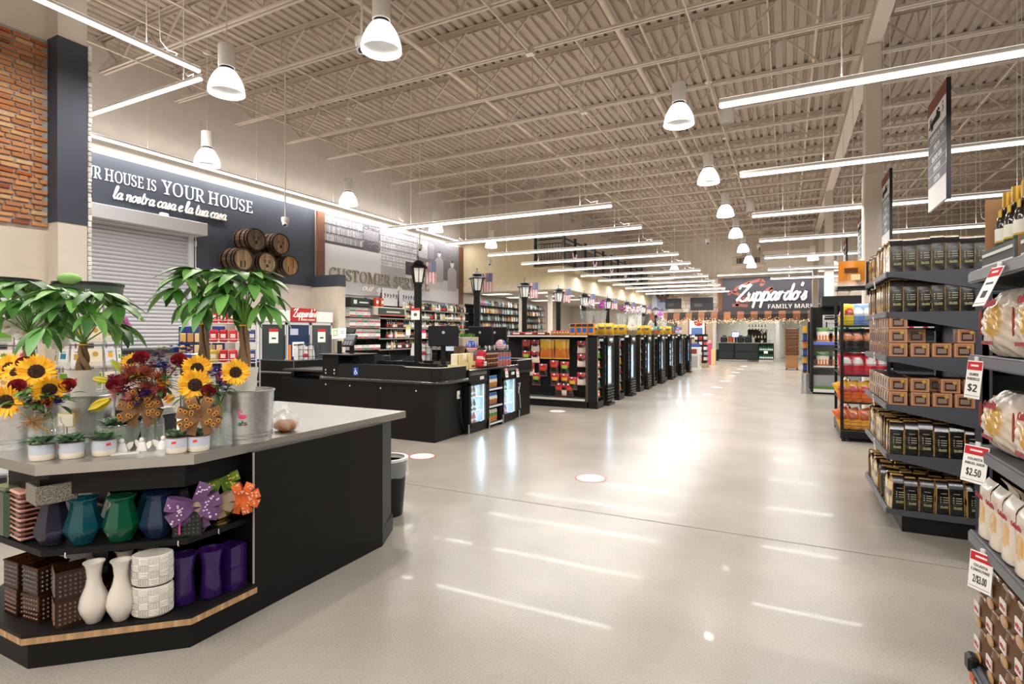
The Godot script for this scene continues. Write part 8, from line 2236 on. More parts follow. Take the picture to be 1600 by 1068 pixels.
func right_ends() -> void:
	var lv := [0.17, 0.60, 0.985, 1.365, 1.715, 2.03]
	var z0 := -5.18
	_end_unit("dark end display stacked with black coffee bags and copper cartons", z0, lv, 0.56, 0.715)
	var names := ["lowest", "second", "third", "fourth", "fifth", "top"]
	var ord := func(c, r): return "%s from the aisle, %s row back" % [nth(c + 1), nth(r + 1)]
	for s in [0, 1, 4, 5]:
		for r in 11:
			for c in 7:
				if s >= 4 and r > 0 and c > 0: continue
				if s == 0 and r == 0 and c > 5: continue
				if s <= 1 and c > 4 and r > 2: continue
				var hh := rng.randf()
				var lb := "coffee bag, %s shelf of the end display, %s" % [names[s], ord.call(c, r)]
				var p := V(0.715 + 0.055 + c * (0.088 if s > 1 else 0.094) + 0.004 * rng.randf(), lv[s], z0 - 0.06 - r * 0.114)
				var o := dupable("coffee_bag", lb, "coffee bag", p, "coffee bags on the end display", _coffee_bag)
				o.rotation.y = (rng.randf() - 0.5) * (0.5 if s == 0 else 0.16)
				o.rotation.z = (rng.randf() - 0.5) * (0.12 if s == 0 else 0.03)
				o.scale = V(1, 0.94 + 0.1 * rng.randf(), 1)
	# copper cartons
	var put := func(s, c, r, l, dx):
		var lb := "copper coffee carton, %s shelf, %s, %s layer" % [names[s], ord.call(c, r), ["bottom", "middle", "top"][l]]
		var o := dupable("coffee_carton", lb, "carton", V(0.715 + 0.068 + c * 0.126 + dx, lv[s] + l * 0.109, z0 - 0.07 - r * 0.126), "copper coffee cartons", _coffee_box)
		o.rotation.y = (rng.randf() - 0.5) * 0.06
	for r in 9:
		for l in 3: put.call(3, 0, r, l, 0.0)
	for q in [[1, 0, 0, 0.01], [1, 1, 0, -0.0], [1, 1, 1, 0.01], [2, 0, 0, 0.02], [3, 0, 0, 0.03], [3, 0, 1, 0.05], [2, 1, 0, 0.0]]: put.call(3, q[0], q[1], q[2], q[3])
	for r in 9:
		for l in 2: put.call(2, 0, r, l, 0.0)
	for c in range(1, 5):
		for l in 2:
			if c == 4 and l == 1: continue
			put.call(2, c, 0, l, 0.012 * c + (0.05 if l == 1 and c > 1 else 0.0))
			if c < 4: put.call(2, c, 1, l, 0.02)
			if c < 3: put.call(2, c, 2, l, 0.02)
	for k in 5:
		_tag_card("small price card on the dark end display's %s shelf edge" % nth(k + 1), V(0.695, lv[k + 1] + 0.0, z0 - 0.62 - 0.07 * (k % 2)), -PI / 2, 0.06, 0.09, -0.1)
	var pt := T("price_strip_tray", "white red trimmed price strip lying on the cartons", "strip", V(0.93, lv[3] + 0.224, z0 - 0.05))
	P(pt, "strip", MB.new().C("e8e6e2").box(V(0, 0.006, 0), V(0.17, 0.01, 0.03)), "paper")
	for x in [-0.06, 0.03]: P(pt, "red_mark", MB.new().C("b8282c").box(V(x, 0.007, 0.001), V(0.03, 0.0105, 0.03)), "paper")
	# gondolas behind the end displays
	for q in [[z0, "behind the coffee end display"], [-2.93, "behind the pasta end display"], [-8.75, "behind the chips rack"], [-12.3, "behind the fourth end"]]:
		var g := T("aisle_gondola", "dark aisle gondola running right, %s" % q[1], "gondola", V(0, 0, q[0]))
		P(g, "base", MB.new().C("19191b").span(V(1.36, 0, -0.1), V(8.5, 0.13, -1.17)), "satin")
		P(g, "spine", MB.new().C("2a2b2e").span(V(1.36, 0.13, -0.61), V(8.5, 1.95, -0.66)), "matte")
		for k in 5: P(g, "shelf", MB.new().C("3a3c40").span(V(1.36, 0.16 + 0.42 * k, -0.12), V(8.5, 0.185 + 0.42 * k, -1.15), 0.003), "satin")
	# chip rack
	_chip_rack()
	_cold_case()

func _chip_rack() -> void:
	var z := -9.15
	var t := T("chip_rack", "black wire rack full of colourful chip bags", "rack", V(0.71, 0, z))
	for p in [V(0, 0, 0), V(0.02, 0, -1.35), V(0.56, 0, 0), V(0.56, 0, -1.35)]: P(t, "post", MB.new().C("161617").span(p + V(-0.02, 0.04, -0.02), p + V(0.02, 2.0, 0.02), 0.004), "satin")
	P(t, "base", MB.new().C("19191a").span(V(-0.01, 0.05, 0.03), V(0.58, 0.16, -1.38), 0.006), "satin")
	for k in 4: P(t, "caster", MB.new().C("141414").cyl(V([0.02, 0.55, 0.02, 0.55][k], 0, [0.0, 0.0, -1.33, -1.33][k]), 0.025, 0.05, 10), "rubber")
	var lv := [0.17, 0.56, 0.95, 1.30, 1.66]
	for y in lv:
		var m := MB.new().C("1d1d1e").span(V(0, y - 0.02, 0), V(0.56, y, -1.36))
		for q in 3: m.tube([V(0.0, y + 0.06 + q * 0.05, 0.01), V(0.57, y + 0.06 + q * 0.05, 0.01)], 0.003, 4).tube([V(-0.01, y + 0.06 + q * 0.05, 0.0), V(-0.01, y + 0.06 + q * 0.05, -1.36)], 0.003, 4)
		P(t, "wire_shelf", m, "satin")
	var looks := [["c8642a", "e0a032", "a84a20", "orange"], ["d8a028", "d8662a", "b8343a", "yellow and orange"], ["b8263a", "c02c40", "d8d4d4", "red"], ["1e1d1f", "2a2526", "c8784a", "black"], ["d8b82a", "e0c440", "a8322c", "yellow"]]
	for r in 5:
		for c in 4:
			for side in 2:
				var key := "rack_chips_%d" % (r if not (r == 4 and c > 0 and side == 0) else 5)
				var look: Array = looks[r] if key != "rack_chips_5" else ["7a9cc8", "6a8cc0", "e0dcd4", "pale blue"]
				var lb := "%s chip bag, %s %s, on the rack's %s shelf" % [look[3], nth(c + 1), ["across the front" , "along the aisle side"][side], ["lowest", "second", "third", "fourth", "top"][r]]
				var p := V(0.79 + c * 0.135, lv[r], z - 0.07) if side == 0 else V(0.79, lv[r], z - 0.3 - c * 0.27)
				var t2: Node3D
				if not dupes.has(key):
					t2 = T("rack_chip_bag", lb, "chip bag", p, 0.0, "chip bags on the wire rack")
					P(t2, "bag", _pillow(0.2 if r != 3 else 0.22, 0.31, 0.12, Color(look[0]), Color(look[1]), Color(look[2]), 0.16), "film")
					dupes[key] = t2
				else:
					t2 = dup(dupes[key], p, 0.0, lb)
				t2.rotation = V(-0.12, (0.15 * sin(c * 3.0)) if side == 0 else -PI / 2 + 0.2 * sin(c * 2.0), 0.12 * sin(c * 5.0 + r) if r > 1 else 0.35)
	# orange shelf-end sign
	var s := T("flag_sign", "curved orange flavour sign jutting out beside the coffee display", "sign", V(0.72, 2.03, -6.62))
	P(s, "panel", MB.new().surf(10, 4, func(a, v): return V(-0.24 + a * 0.24, v * 0.26, 0.06 * sin(PI * a)), func(a, v): return Color("d8892f") if v > 0.2 else Color("efe6d8")), "gloss")
	P(s, "print", MB.new().C("5a3018").box(V(-0.13, 0.16, 0.062), V(0.12, 0.05, 0.004)).C("f0d8a8").box(V(-0.09, 0.09, 0.058), V(0.08, 0.06, 0.004)), "paper")
	P(s, "under_shelf", MB.new().C("1b1b1d").span(V(-0.25, -0.03, 0.07), V(0.02, 0.0, -0.2)), "satin")
	P(s, "bracket", MB.new().C("2a2a2c").span(V(0.0, -0.03, 0.05), V(0.03, 0.24, 0.08)).span(V(0.0, -0.1, 0.05), V(0.03, -0.03, 0.16)), "satin")

func _cold_case() -> void:
	var z := -15.9
	var t := T("open_cold_case", "tall black open display case with a notice and bumper post", "display case", V(0.55, 0, z))
	P(t, "left_side", MB.new().C("161617").span(V(0, 0.05, 0), V(0.06, 2.22, -0.95), 0.01), "satin")
	P(t, "right_side", MB.new().C("161617").span(V(1.35, 0.05, 0), V(1.41, 2.22, -0.95), 0.01), "satin")
	P(t, "back", MB.new().C("d8d6d2").span(V(0.06, 0.1, -0.9), V(1.35, 1.4, -0.95)), "paint")
	P(t, "upper_back", MB.new().C("161617").span(V(0.06, 1.4, -0.5), V(1.35, 2.22, -0.55)), "satin")
	P(t, "canopy", MB.new().C("18181a").span(V(0.25, 2.22, 0), V(1.5, 2.48, -0.9), 0.012), "satin")
	P(t, "base", MB.new().C("d4d2ce").span(V(0.06, 0.05, 0), V(1.35, 0.13, -0.92)).C("4f7a34").span(V(0.06, 0.13, 0.0), V(1.35, 0.2, -0.04)), "paint")
	P(t, "feet", MB.new().C("1a1a1b").span(V(0.05, 0, -0.05), V(1.35, 0.05, -0.9)), "satin")
	P(t, "shelf", MB.new().C("e0deda").span(V(0.06, 1.3, -0.05), V(1.35, 1.33, -0.6)).C("5a6ac0").span(V(0.06, 1.25, -0.045), V(1.35, 1.33, -0.04)), "paint")
	P(t, "shelf", MB.new().C("c8c6c2").span(V(0.06, 0.68, -0.05), V(1.35, 0.71, -0.6)), "paint")
	P(t, "slanted_bin", MB.new().C("8f8f90").span(V(0.06, 0.2, -0.06), V(1.35, 0.48, -0.1)).face([V(0.06, 1.0, -0.15), V(1.35, 1.0, -0.15), V(1.35, 0.86, -0.5), V(0.06, 0.86, -0.5)], V(0, 1, 0.4)), "satin")
	P(t, "scanner_arm", MB.new().C("9a9a9c").tube([V(0.8, 2.1, -0.5), V(0.7, 2.0, 0.05), V(1.2, 2.08, 0.12)], 0.025, 8).tube([V(0.8, 1.62, -0.5), V(0.72, 1.55, 0.05), V(1.2, 1.6, 0.1)], 0.02, 8), "chrome")
	P(t, "notice", MB.new().C("f0efec").box(V(0.5, 1.78, -0.49), V(0.42, 0.48, 0.006)).C("2a2a2a").box(V(0.5, 1.92, -0.485), V(0.34, 0.05, 0.004)).box(V(0.44, 1.98, -0.485), V(0.2, 0.03, 0.004)).box(V(0.5, 1.62, -0.485), V(0.3, 0.03, 0.004)).box(V(0.38, 1.76, -0.485), V(0.03, 0.15, 0.004)).box(V(0.62, 1.76, -0.485), V(0.03, 0.15, 0.004)).box(V(0.5, 1.8, -0.485), V(0.18, 0.006, 0.004)), "paper")
	P(t, "shelf_card", MB.new().C("f0efec").box(V(0.75, 1.24, -0.03), V(0.26, 0.14, 0.006)), "paper")
	P(t, "bumper_post", MB.new().C("c8c8c8").cyl(V(-0.12, 0, 0.05), 0.09, 0.52, 20), "steel")
	for k in 6:
		var o := dupable("striped_bag", "orange striped snack bag, %s of the display case" % ["upper shelf left", "upper shelf middle", "upper shelf right", "lower bin left", "lower bin middle", "lower bin right"][k], "snack bag", V(0.83 + (k % 3) * 0.36, 1.33 if k < 3 else 0.71, z - 0.22), "striped bags in the display case", func(p):
			P(p, "bag", _pillow(0.3, 0.36, 0.12, Color("5a8a4a"), Color("d8743a"), Color("e8e0d4"), 0.0), "film")
			var st := MB.new().C("efe8dc")
			for q in 4: st.box(V(-0.1 + q * 0.066, 0.13, 0.06), V(0.025, 0.16, 0.004))
			P(p, "stripes", st, "film"))
	for k in 8:
		var o := one("blue_packet", MB.new().C(["2a4a9a", "d8762a", "24408a", "d8a02c"][k % 4]).box(V(0, 0.1, 0), V(0.1, 0.2, 0.16), 0.01).C("e8e4dc").box(V(-0.051, 0.1, 0), V(0.003, 0.07, 0.1)), "film", "packet, %s from the floor, on the narrow display beside the cold case" % nth(k + 1), "packet", V(0.44, 0.14 + k * 0.2, z - 0.75), 0.0, "packets on the narrow display")
	var nd := T("narrow_display", "narrow dark display of packets on the left of the cold case", "display", V(0.36, 0, z - 0.6))
	P(nd, "back", MB.new().C("1b1c20").span(V(0.15, 0, 0), V(0.18, 1.85, -0.4)), "satin")
	P(nd, "foot", MB.new().C("26304a").span(V(0.0, 0, 0.0), V(0.18, 0.13, -0.4), 0.01), "satin")
	for k in 8: P(nd, "ledge", MB.new().C("2a2c34").span(V(0.0, 0.125 + k * 0.2, -0.02), V(0.16, 0.138 + k * 0.2, -0.38)), "satin")

func near_end() -> void:
	var lv := [0.2, 0.72, 1.085, 1.455, 1.80]
	var z0 := -1.66
	_end_unit("grey end display of pasta and oil at the picture's right edge", z0, lv, 0.56, 0.70)
	var zl := z0 - 1.27   # its far end
	# oil bottles in cardboard cases
	for c in 2:
		var t := T("cardboard_case", "open brown cardboard case of oil bottles, %s on the top shelf" % ["farther one", "nearer one"][c], "case", V(0.74, lv[4] + 0.003, zl + 0.15 + c * 0.42))
		P(t, "tray", MB.new().C("5c6060").span(V(-0.01, 0, -0.14), V(0.005, 0.085, 0.22)), "paper", "grey printed front of the tray")
		P(t, "print", MB.new().C("dcdcd8").box(V(-0.012, 0.062, 0.04), V(0.003, 0.012, 0.34)).box(V(-0.012, 0.02, 0.04), V(0.003, 0.006, 0.34)), "paper")
		P(t, "board", MB.new().C("a8805a").span(V(0.0, 0, -0.145), V(0.3, 0.30, -0.14)).span(V(0.0, 0, 0.22), V(0.3, 0.10, 0.225)).span(V(0.3, 0, -0.14), V(0.305, 0.3, 0.22)).span(V(0, 0, -0.14), V(0.3, 0.004, 0.22)), "paper")
		for k in 6:
			var o := dupable("oil_bottle", "dark olive oil bottle, %s of the %s case on the top shelf" % [["first front", "second front", "third front", "first rear", "second rear", "third rear"][k], ["farther", "nearer"][c]], "bottle", V(0.79 + (k / 3) * 0.1, lv[4] + 0.009, zl + 0.1 + (k % 3) * 0.1 + c * 0.42), "olive oil bottles", func(p):
				P(p, "glass", MB.new().C("0f1410").lathe([Vector2(0, 0), Vector2(0.04, 0), Vector2(0.042, 0.006), Vector2(0.042, 0.17), Vector2(0.036, 0.195), Vector2(0.02, 0.235), Vector2(0.018, 0.26), Vector2(0, 0.26)], 20), "ceramic")
				P(p, "white_label", MB.new().C("dedccf").lathe([Vector2(0.0424, 0.04), Vector2(0.0426, 0.155)], 20), "paper")
				P(p, "green_band", MB.new().C("2c4a34").lathe([Vector2(0.0428, 0.04), Vector2(0.0429, 0.1)], 20).C("c8a23a").lathe([Vector2(0.043, 0.1), Vector2(0.0431, 0.107)], 20), "paper")
				P(p, "gold_cap", MB.new().C("a8863c").lathe([Vector2(0.0195, 0.232), Vector2(0.0205, 0.25), Vector2(0.02, 0.3), Vector2(0, 0.302)], 20), "bronze")
				P(p, "neck_tag", MB.new().C("c8a63a").box(V(-0.03, 0.215, 0.01), V(0.004, 0.03, 0.03), 0.001), "paper"))
	# big clear bags of nest pasta
	for k in 4:
		var s := 3 if k < 2 else 2
		var t := T("pasta_bag", "large crinkled clear bag of pasta nests, %s" % ["left one on the shelf under the oil", "right one on the shelf under the oil", "left one lying on the middle shelf", "right one lying on the middle shelf"][k], "pasta", V(0.81, lv[s] + 0.005, zl + 0.17 + (k % 2) * 0.36), -PI / 2)
		var h := 0.26 if s == 3 else 0.23
		var w := 0.34
		var cf := func(a, v):
			if v > 0.86: return Color("d9d0c4")
			if pow((a - 0.62) / 0.2, 2.0) + pow((v - 0.52) / 0.26, 2.0) < 1.0: return Color("c49a3e").lightened(0.12 * sin(a * 70.0 + v * 40.0))
			if pow((a - 0.2) / 0.1, 2.0) + pow((v - 0.6) / 0.2, 2.0) < 1.0: return Color("cfa24a")
			return Color("dccfbe").lightened(0.1 * sin(a * 23.0) * sin(v * 19.0))
		var bm := MB.new()
		for sd in [1.0, -1.0]:
			bm.surf(22, 22, func(a, v): return V((a - 0.5) * w * sd * (1.0 - 0.3 * pow(maxf(v - 0.6, 0.0) / 0.4, 2.0)), v * h, sd * (0.11 * pow(sin(PI * a), 0.32) * pow(sin(PI * clampf(v * 0.9 + 0.08, 0, 1)), 0.5) + 0.008 * sin(a * 29.0 + v * 13.0) * sin(v * 21.0))), cf)
		P(t, "bag", bm, "film")
		var pr := MB.new().C("9a2f34")
		P(t, "oval_outline", MB.new().C("a8433c").tube(range(17).map(func(q): return V(-0.09 + 0.035 * cos(q * PI / 8), 0.13 + 0.05 * sin(q * PI / 8), 0.103 + 0.012 * cos(q * PI / 8))), 0.002, 4, false), "paper")
		letters(t, "red_lettering", "Colavita", "Droid Sans", 0.028, 0.003, _flat("a52a34"), Transform3D(Basis.from_euler(V(-0.2, 0.0, 0.05)), V(-0.04, 0.19 if s == 3 else 0.165, 0.108)), 0.13, 700)
		letters(t, "small_lettering", "PARDELLE NESTS" if s == 3 else "ANGEL HAIR", "Droid Sans", 0.014, 0.003, _flat("a8505a"), Transform3D(Basis.IDENTITY, V(-0.06, 0.045, 0.107)), 0.13, 700)
	# upright pasta packs on the next shelf
	for k in 6:
		dupable("pasta_pack", "upright white pasta pack with a golden window, %s along its shelf" % nth(k + 1), "pasta", V(0.768, lv[1] + 0.004, zl + 0.075 + k * 0.135), "upright pasta packs", func(p):
			var cf := func(a, v):
				if pow((a - 0.5) / 0.3, 2.0) + pow((v - 0.42) / 0.2, 2.0) < 1.0: return Color("c8962c").lightened(0.15 * sin(a * 60.0 + v * 33.0))
				return Color("ddd0bf") if v < 0.82 else Color("d8d0c8")
			var bm := MB.new()
			for sd in [1.0, -1.0]: bm.surf(12, 16, func(a, v): return V(-sd * (0.045 + 0.018 * pow(sin(PI * a), 0.5) * (1.0 - 0.6 * v)) * (1.0 if v < 0.85 else 1.0 - (v - 0.85) * 4.0), v * 0.23, (0.5 - a) * 0.12 * -sd), cf)
			P(p, "pack", bm, "film")
			P(p, "sides", MB.new().C("d8a83c").box(V(0, 0.09, 0), V(0.09, 0.17, 0.112), 0.012), "film")
			P(p, "gold_window", MB.new().C("c4902a").box(V(-0.005, 0.1, 0.058), V(0.055, 0.12, 0.004), 0.002).box(V(-0.005, 0.1, -0.058), V(0.055, 0.12, 0.004), 0.002), "film")
			letters(p, "red_lettering", "Colavita", "Droid Sans", 0.018, 0.002, _flat("a52a34"), Transform3D(Basis.from_euler(V(0, -PI / 2, 0)), V(-0.066, 0.155, -0.045)), 0.09, 700))
	var cb := T("cardboard_case", "cut brown cardboard case of jars at the right of the pasta packs", "case", V(0.78, lv[1] + 0.004, zl + 1.02))
	P(cb, "board", MB.new().C("8a6a48").span(V(-0.02, 0, -0.12), V(0.25, 0.24, -0.115)).span(V(-0.02, 0, -0.12), V(-0.015, 0.07, 0.2)).span(V(-0.02, 0, -0.12), V(0.25, 0.004, 0.2)), "paper")
	for k in 2: P(cb, "jar", MB.new().C("3a4a20").cyl(V(0.04, 0.005, -0.06 + k * 0.12), 0.045, 0.15, 18).C("d8d0b0").lathe([Vector2(0.046, 0.04), Vector2(0.046, 0.12)], 18), "gloss")
	# brown packs stacked at the bottom
	for r in 3:
		for k in 6:
			for d in 2:
				if r == 2 and k > 3: continue
				dupable("brown_pasta_pack", "brown wrapped pasta pack, %s along, %s layer, %s row" % [nth(k + 1), nth(r + 1), ["front", "rear"][d]], "pasta", V(0.785 + d * 0.19, lv[0] + 0.004 + r * 0.142, zl + 0.08 + k * 0.15), "brown pasta packs", func(p):
					P(p, "pack", MB.new().C("6f5038").surf(16, 8, func(a, v): return V(-cos(a * TAU) * 0.085 * (1.0 + 0.1 * sin(a * TAU * 2.0 + 0.3)) * (0.9 + 0.1 * sin(PI * v)), v * 0.132 + 0.004 * sin(a * 25.0), sin(a * TAU) * 0.068 * (0.9 + 0.1 * sin(PI * v)))), "film")
					P(p, "crimped_top", MB.new().C("86674a").box(V(0, 0.13, 0), V(0.15, 0.016, 0.11), 0.006).box(V(-0.07, 0.138, 0), V(0.012, 0.012, 0.12), 0.003), "film")
					P(p, "white_label", MB.new().C("dcd4cb").box(V(-0.09, 0.08, 0.0), V(0.004, 0.045, 0.06)), "paper")
					letters(p, "red_lettering", "vita", "Droid Sans", 0.018, 0.001, _flat("a52a34"), Transform3D(Basis.from_euler(V(0, -PI / 2, 0)), V(-0.0925, 0.07, -0.025)), 0.05, 700)
					P(p, "oval_window", MB.new().C("a87a40").ball(V(-0.086, 0.025, 0), V(0.006, 0.022, 0.04), 10, 6), "film"))
	# hanging price cards
	_tag_card("tilted white price card with a red heading under the oil bottles", V(0.672, lv[4] - 0.015, zl + 0.42), -PI / 2 + 0.12, 0.09, 0.15, 0.4)
	_tag_card("price card with a red heading below the upper pasta bags", V(0.672, lv[3] - 0.015, zl + 0.16), -PI / 2 + 0.25, 0.1, 0.15, 0.1, "$2", "COLAVITA", "PARDELLE")
	_tag_card("angel hair price card with a red heading on the middle shelf edge", V(0.672, lv[2] + 0.02, zl + 0.18), -PI / 2 + 0.6, 0.1, 0.145, 0.16, "$2.50", "COLAVITA", "ANGEL HAIR")
	_tag_card("price card with a red heading under the upright pasta packs", V(0.672, lv[1] - 0.015, zl + 0.24), -PI / 2 + 0.6, 0.09, 0.145, 0.1, "2/$3.00", "COLAVITA", "LINGUINE")
	_tag_card("low price card with a red heading near the bottom shelf", V(0.672, lv[0] + 0.0, zl + 0.3), -PI / 2 + 0.6, 0.11, 0.15, 0.0)
	P(T("edge_clip", "black plastic clip holder on the bottom shelf's far corner", "clip", V(0.68, lv[0], zl + 0.08)), "holder", MB.new().C("1a1a1b").box(V(0, 0.0, 0), V(0.04, 0.07, 0.07), 0.012).C("c85a2a").box(V(-0.022, -0.02, 0.09), V(0.004, 0.03, 0.05)).C("4a4c50").box(V(0, -0.02, 0.15), V(0.02, 0.03, 0.3), 0.005), "satin")
	# wire baskets on the gondola side facing the coffee aisle
	for k in 3:
		var b := T("wire_basket", "small chrome wire basket clipped to the gondola end, %s" % ["upper one", "middle one", "lower one"][k], "basket", V(1.16, [1.13, 0.72, 0.4][k], zl - 0.1))
		var m := MB.new().C("9c9ea2")
		for q in 9: m.tube([V(-0.02 + q * 0.03, 0.12, -0.12), V(-0.02 + q * 0.03, 0.0, -0.12), V(-0.02 + q * 0.03, 0.0, 0.08)], 0.003, 5)
		m.tube([V(-0.02, 0.12, -0.12), V(0.22, 0.12, -0.12)], 0.004, 6).tube([V(-0.02, 0.02, -0.12), V(0.22, 0.02, -0.12)], 0.004, 6)
		P(b, "wire", m, "chrome")
		P(b, "rail", MB.new().C("b8babd").box(V(0.1, -0.02, -0.12), V(0.25, 0.035, 0.01), 0.003), "chrome")

func aisle_signs() -> void:
	var spots := [[-7.1, "nearest hanging aisle sign, large and readable at the right"], [-10.6, "second hanging aisle sign, seen edge on above the coffee bags"], [-14.2, "third hanging aisle sign left of the tall column"], [-17.8, "fourth hanging aisle sign, a thin sliver near the column"]]
	for k in spots.size():
		var q: Array = spots[k]
		var t := T("aisle_sign", q[1], "sign", V(1.5, 2.96, q[0]), 0.0, "hanging aisle signs")
		P(t, "board", MB.new().C("e9e8e6").span(V(-0.012, 0, 0), V(0.012, 1.13, -0.84)), "paper")
		P(t, "wood_header", MB.new().C("96472f").span(V(-0.016, 1.1, 0.0), V(0.016, 1.24, -0.84)), "wood", "reddish wooden header strip")
		P(t, "edge_channel", MB.new().C("232427").span(V(-0.02, -0.02, 0.0), V(0.02, 1.24, 0.015)), "satin")
		P(t, "grey_panel", MB.new().C("7d8086").span(V(-0.0135, 0.26, -0.01), V(-0.0125, 0.86, -0.83)), "paper")
		for r in 6:
			P(t, "divider", MB.new().C("e6e6e6").span(V(-0.0145, 0.26 + r * 0.12, -0.01), V(-0.0135, 0.265 + r * 0.12, -0.83)), "paper")
		var on := func(y, x): return Transform3D(Basis.from_euler(V(0, -PI / 2, 0)), V(-0.0145, y, x))
		var ss := script_mesh("Zuppardo's", 0.05, 0.006, 0.001, "2a2a2c")
		P(t, "script_lettering", ss[0], "paper").transform = Transform3D(Basis.from_euler(V(0, -PI / 2, 0)).scaled_local(V(0.5 / ss[1], 1, 1)), V(-0.0145, 0.94, -0.78))
		letters(t, "aisle_number", str(5 + k) if k > 0 else "5", "Droid Serif", 0.1, 0.001, _flat("4a4a4c"), on.call(0.96, -0.2), 0.06, 400)
		var words := ["COFFEE & TEA", "PASTA", "OLIVE OIL", "SAUCES", "COCOA"]
		for r in 5:
			var wd: String = words[r]
			letters(t, "category_line", wd, "Droid Sans", 0.055, 0.001, _flat("eeeeee"), on.call(0.285 + (4 - r) * 0.12, -0.42 - 0.5 * minf(0.05 * wd.length(), 0.7)), minf(0.05 * wd.length(), 0.7), 700)
		for z in [-0.1, -0.74]: P(t, "hanger_wire", MB.new().C("d8d4cc").tube([V(0, 1.24, z), V(0, CHORD - 2.96, z)], 0.004, 5).box(V(0, 1.26, z), V(0.014, 0.05, 0.02)), "satin")

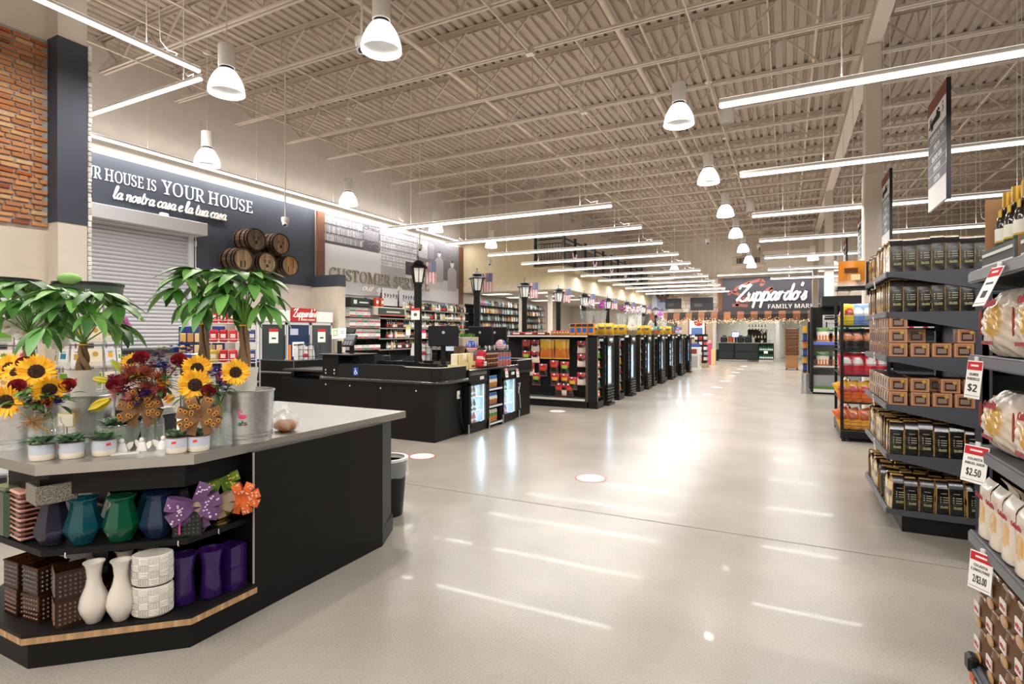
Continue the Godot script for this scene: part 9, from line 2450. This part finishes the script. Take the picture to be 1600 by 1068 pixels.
func ceiling_things() -> void:
	# dome cameras on poles
	var cams := [[-4.37, 4.83, -4.85, "dome camera on a ceiling pole beside the nearest pendant"], [-9.0, 3.76, -7.78, "dome camera on a long pole in front of the navy wall"], [-9.3, 3.95, -12.7, "dome camera on a pole before the mural"], [-9.2, 3.97, -16.6, "dome camera hanging before the mezzanine front"], [-2.46, 4.7, -20.0, "dome camera hanging over the aisle beyond the lane lamps"], [-1.0, 5.0, -24.1, "dome camera under the air heater"]]
	for q in cams:
		var t := T("dome_camera", q[3], "camera", V(q[0], q[1], q[2]))
		P(t, "pole", MB.new().C("d6cdc0").tube([V(0, 0.1, 0), V(0, DECK - q[1], 0)], 0.014, 8), "paint")
		P(t, "mount", MB.new().C("e8e5df").lathe([Vector2(0.05, -0.02), Vector2(0.075, 0.03), Vector2(0.08, 0.09), Vector2(0.07, 0.11), Vector2(0, 0.115)], 24), "gloss")
		P(t, "ball", MB.new().C("e4e1db").ball(V(0, -0.02, 0), V(0.06, 0.06, 0.06), 18, 12), "gloss")
		P(t, "lens", MB.new().C("141416").ball(V(0.02, -0.05, 0.03), V(0.035, 0.032, 0.035), 14, 10), "ceramic")
	var b := T("bullet_camera", "white bullet camera on the brick wall at the left edge", "camera", V(-9.875, 3.7, -3.34))
	P(b, "base", MB.new().C("e6e3de").at(Transform3D(Basis.from_euler(V(0, 0, -PI / 2)), Vector3.ZERO)).cyl(V(0, 0, 0), 0.06, 0.05, 20), "gloss")
	P(b, "barrel", MB.new().C("eceae6").tube([V(0.05, 0, 0), V(0.12, 0.01, -0.02), V(0.3, 0.0, -0.12)], [0.04, 0.055, 0.055], 16), "gloss")
	P(b, "lens", MB.new().C("151517").ball(V(0.3, 0, -0.12), V(0.045, 0.045, 0.045), 14, 10), "ceramic")
	# pendant speakers
	for q in [[-0.9, 5.1, -9.95, "white pendant loudspeaker beside the first right lamp"], [-0.88, 4.86, -16.3, "white pendant loudspeaker farther down beside the third right lamp"], [-0.8, 4.75, -27.5, "white pendant loudspeaker far down the aisle"]]:
		var t := T("pendant_speaker", q[3], "speaker", V(q[0], q[1], q[2]))
		P(t, "body", MB.new().C("d8d3ca").lathe([Vector2(0.1, 0), Vector2(0.115, 0.03), Vector2(0.11, 0.2), Vector2(0.085, 0.34), Vector2(0.07, 0.36), Vector2(0, 0.365)], 28), "paint")
		P(t, "grille", MB.new().C("a8a49c").lathe([Vector2(0.0, 0.012), Vector2(0.1, 0.012), Vector2(0.1, 0.0)], 28), "matte")
		P(t, "wire", MB.new().C("d0c8bc").tube([V(0, 0.36, 0), V(0, DECK - q[1], 0)], 0.005, 5), "paint")
	# air heater and ducts
	var h := T("air_heater", "beige box air heater hung below the duct over the far aisle", "heater", V(-1.67, 4.75, -29.4))
	P(h, "case", MB.new().C("d2c6b6").box(V(0, 0.3, 0), V(1.5, 0.5, 0.9), 0.05), "paint")
	P(h, "louvre_frame", MB.new().C("57524c").box(V(0, 0.33, 0.452), V(1.05, 0.26, 0.01)), "matte")
	for k in 6: P(h, "louvre", MB.new().C("a89c8c").box(V(-0.44 + k * 0.176, 0.33, 0.465), V(0.03, 0.26, 0.03)), "paint")
	for k in 2: P(h, "louvre_blade", MB.new().C("8a8074").box(V(0, 0.27 + k * 0.11, 0.462), V(1.05, 0.018, 0.03)), "paint")
	for x in [-0.6, 0.6]: P(h, "hanger", MB.new().C("c8bcac").tube([V(x, 0.55, 0), V(x, DECK - 4.75, 0)], 0.012, 6), "paint")
	var d := T("air_duct", "large beige rectangular duct near the end wall ceiling", "duct", V(0, 0, -31.0))
	P(d, "trunk", MB.new().C("cbbead").span(V(-1.2, 5.75, 0), V(1.2, 6.6, -1.4), 0.02), "paint")
	P(d, "riser", MB.new().C("c6b9a8").span(V(-2.1, 4.9, -0.2), V(-1.25, 6.68, -1.2), 0.02), "paint")
	P(d, "elbow", MB.new().C("cfc2b1").prism(PackedVector2Array([Vector2(1.2, 5.75), Vector2(1.26, 6.6), Vector2(-0.3, 6.68), Vector2(-1.25, 6.68), Vector2(-1.25, 6.0)]), -0.1, -1.3), "paint")
	for q in [[-6.1, 4.45, -30.5, "cream wall box with a red beacon far back over the lanes"]]:
		var e := T("wall_unit", q[3], "fixture", V(q[0], q[1], q[2]))
		P(e, "box", MB.new().C("d8cdbc").box(V(0, 0.2, 0), V(1.3, 0.36, 0.3), 0.03), "paint")
		P(e, "vent_slot", MB.new().C("6a6258").box(V(0, 0.24, 0.152), V(0.9, 0.06, 0.006)), "matte")
		P(e, "beacon", MB.new().C("c83038").box(V(0, 0.5, 0), V(0.2, 0.16, 0.1), 0.02), "gloss")
		P(e, "hanger", MB.new().C("c8bcac").tube([V(-0.5, 0.38, 0), V(-0.5, CHORD - 4.45, 0)], 0.012, 6).tube([V(0.0, 0.38, 0), V(0.0, 0.45, 0)], 0.02, 6), "paint")
	# junction boxes under the joists
	for q in [[-3.35, -3.6, "above the nearest pendant"], [-3.6, -5.1, "beside the thin conduit over the lanes"], [-2.9, -7.0, "near the thick main"], [-4.2, -9.1, "over the first lane lamp"], [-4.2, -12.1, "over the second lane lamp"]]:
		var j := T("junction_box", "small white junction box under a joist, %s" % q[2], "box", V(q[0], CHORD - 0.08, q[1]))
		P(j, "box", MB.new().C("d8cfc2").box(V(0, 0.04, 0), V(0.14, 0.07, 0.12), 0.01), "paint")
		P(j, "cover", MB.new().C("e2dace").box(V(0, 0.0, 0), V(0.15, 0.008, 0.13), 0.003), "paint")

func floor_stickers() -> void:
	var spots := [[-4.1, -5.65, "at the nearest checkout's left, beside the flower counter"], [-1.87, -5.6, "nearest in the main aisle"], [-4.06, -10.1, "in front of the snack gondola"]]
	var zs := [-9.9, -12.3, -14.55, -16.6, -18.85, -21.2, -23.2, -25.4, -27.6]
	for k in zs.size(): spots.append([-1.78, zs[k], "%s in the main aisle" % nth(k + 2)])
	for k in spots.size():
		var q: Array = spots[k]
		var t := T("floor_sticker", "round white floor sticker, red rim, %s" % q[2], "sticker", V(q[0], 0.001, q[1]), 0.0, "round floor stickers")
		P(t, "rim", MB.new().C("c8685e").lathe([Vector2(0.165, 0.0), Vector2(0.17, 0.001), Vector2(0.15, 0.0014)], 36), "satin")
		P(t, "disc", MB.new().C("eeeae6").lathe([Vector2(0.152, 0.0012), Vector2(0.0, 0.0012)], 36), "satin")
		var p := MB.new().C("c8b8b4")
		for s in 3: p.box(V(-0.01 * s, 0.0016, -0.05 + s * 0.045), V(0.14 - 0.03 * s, 0.0006, 0.014))
		P(t, "print", p, "satin")
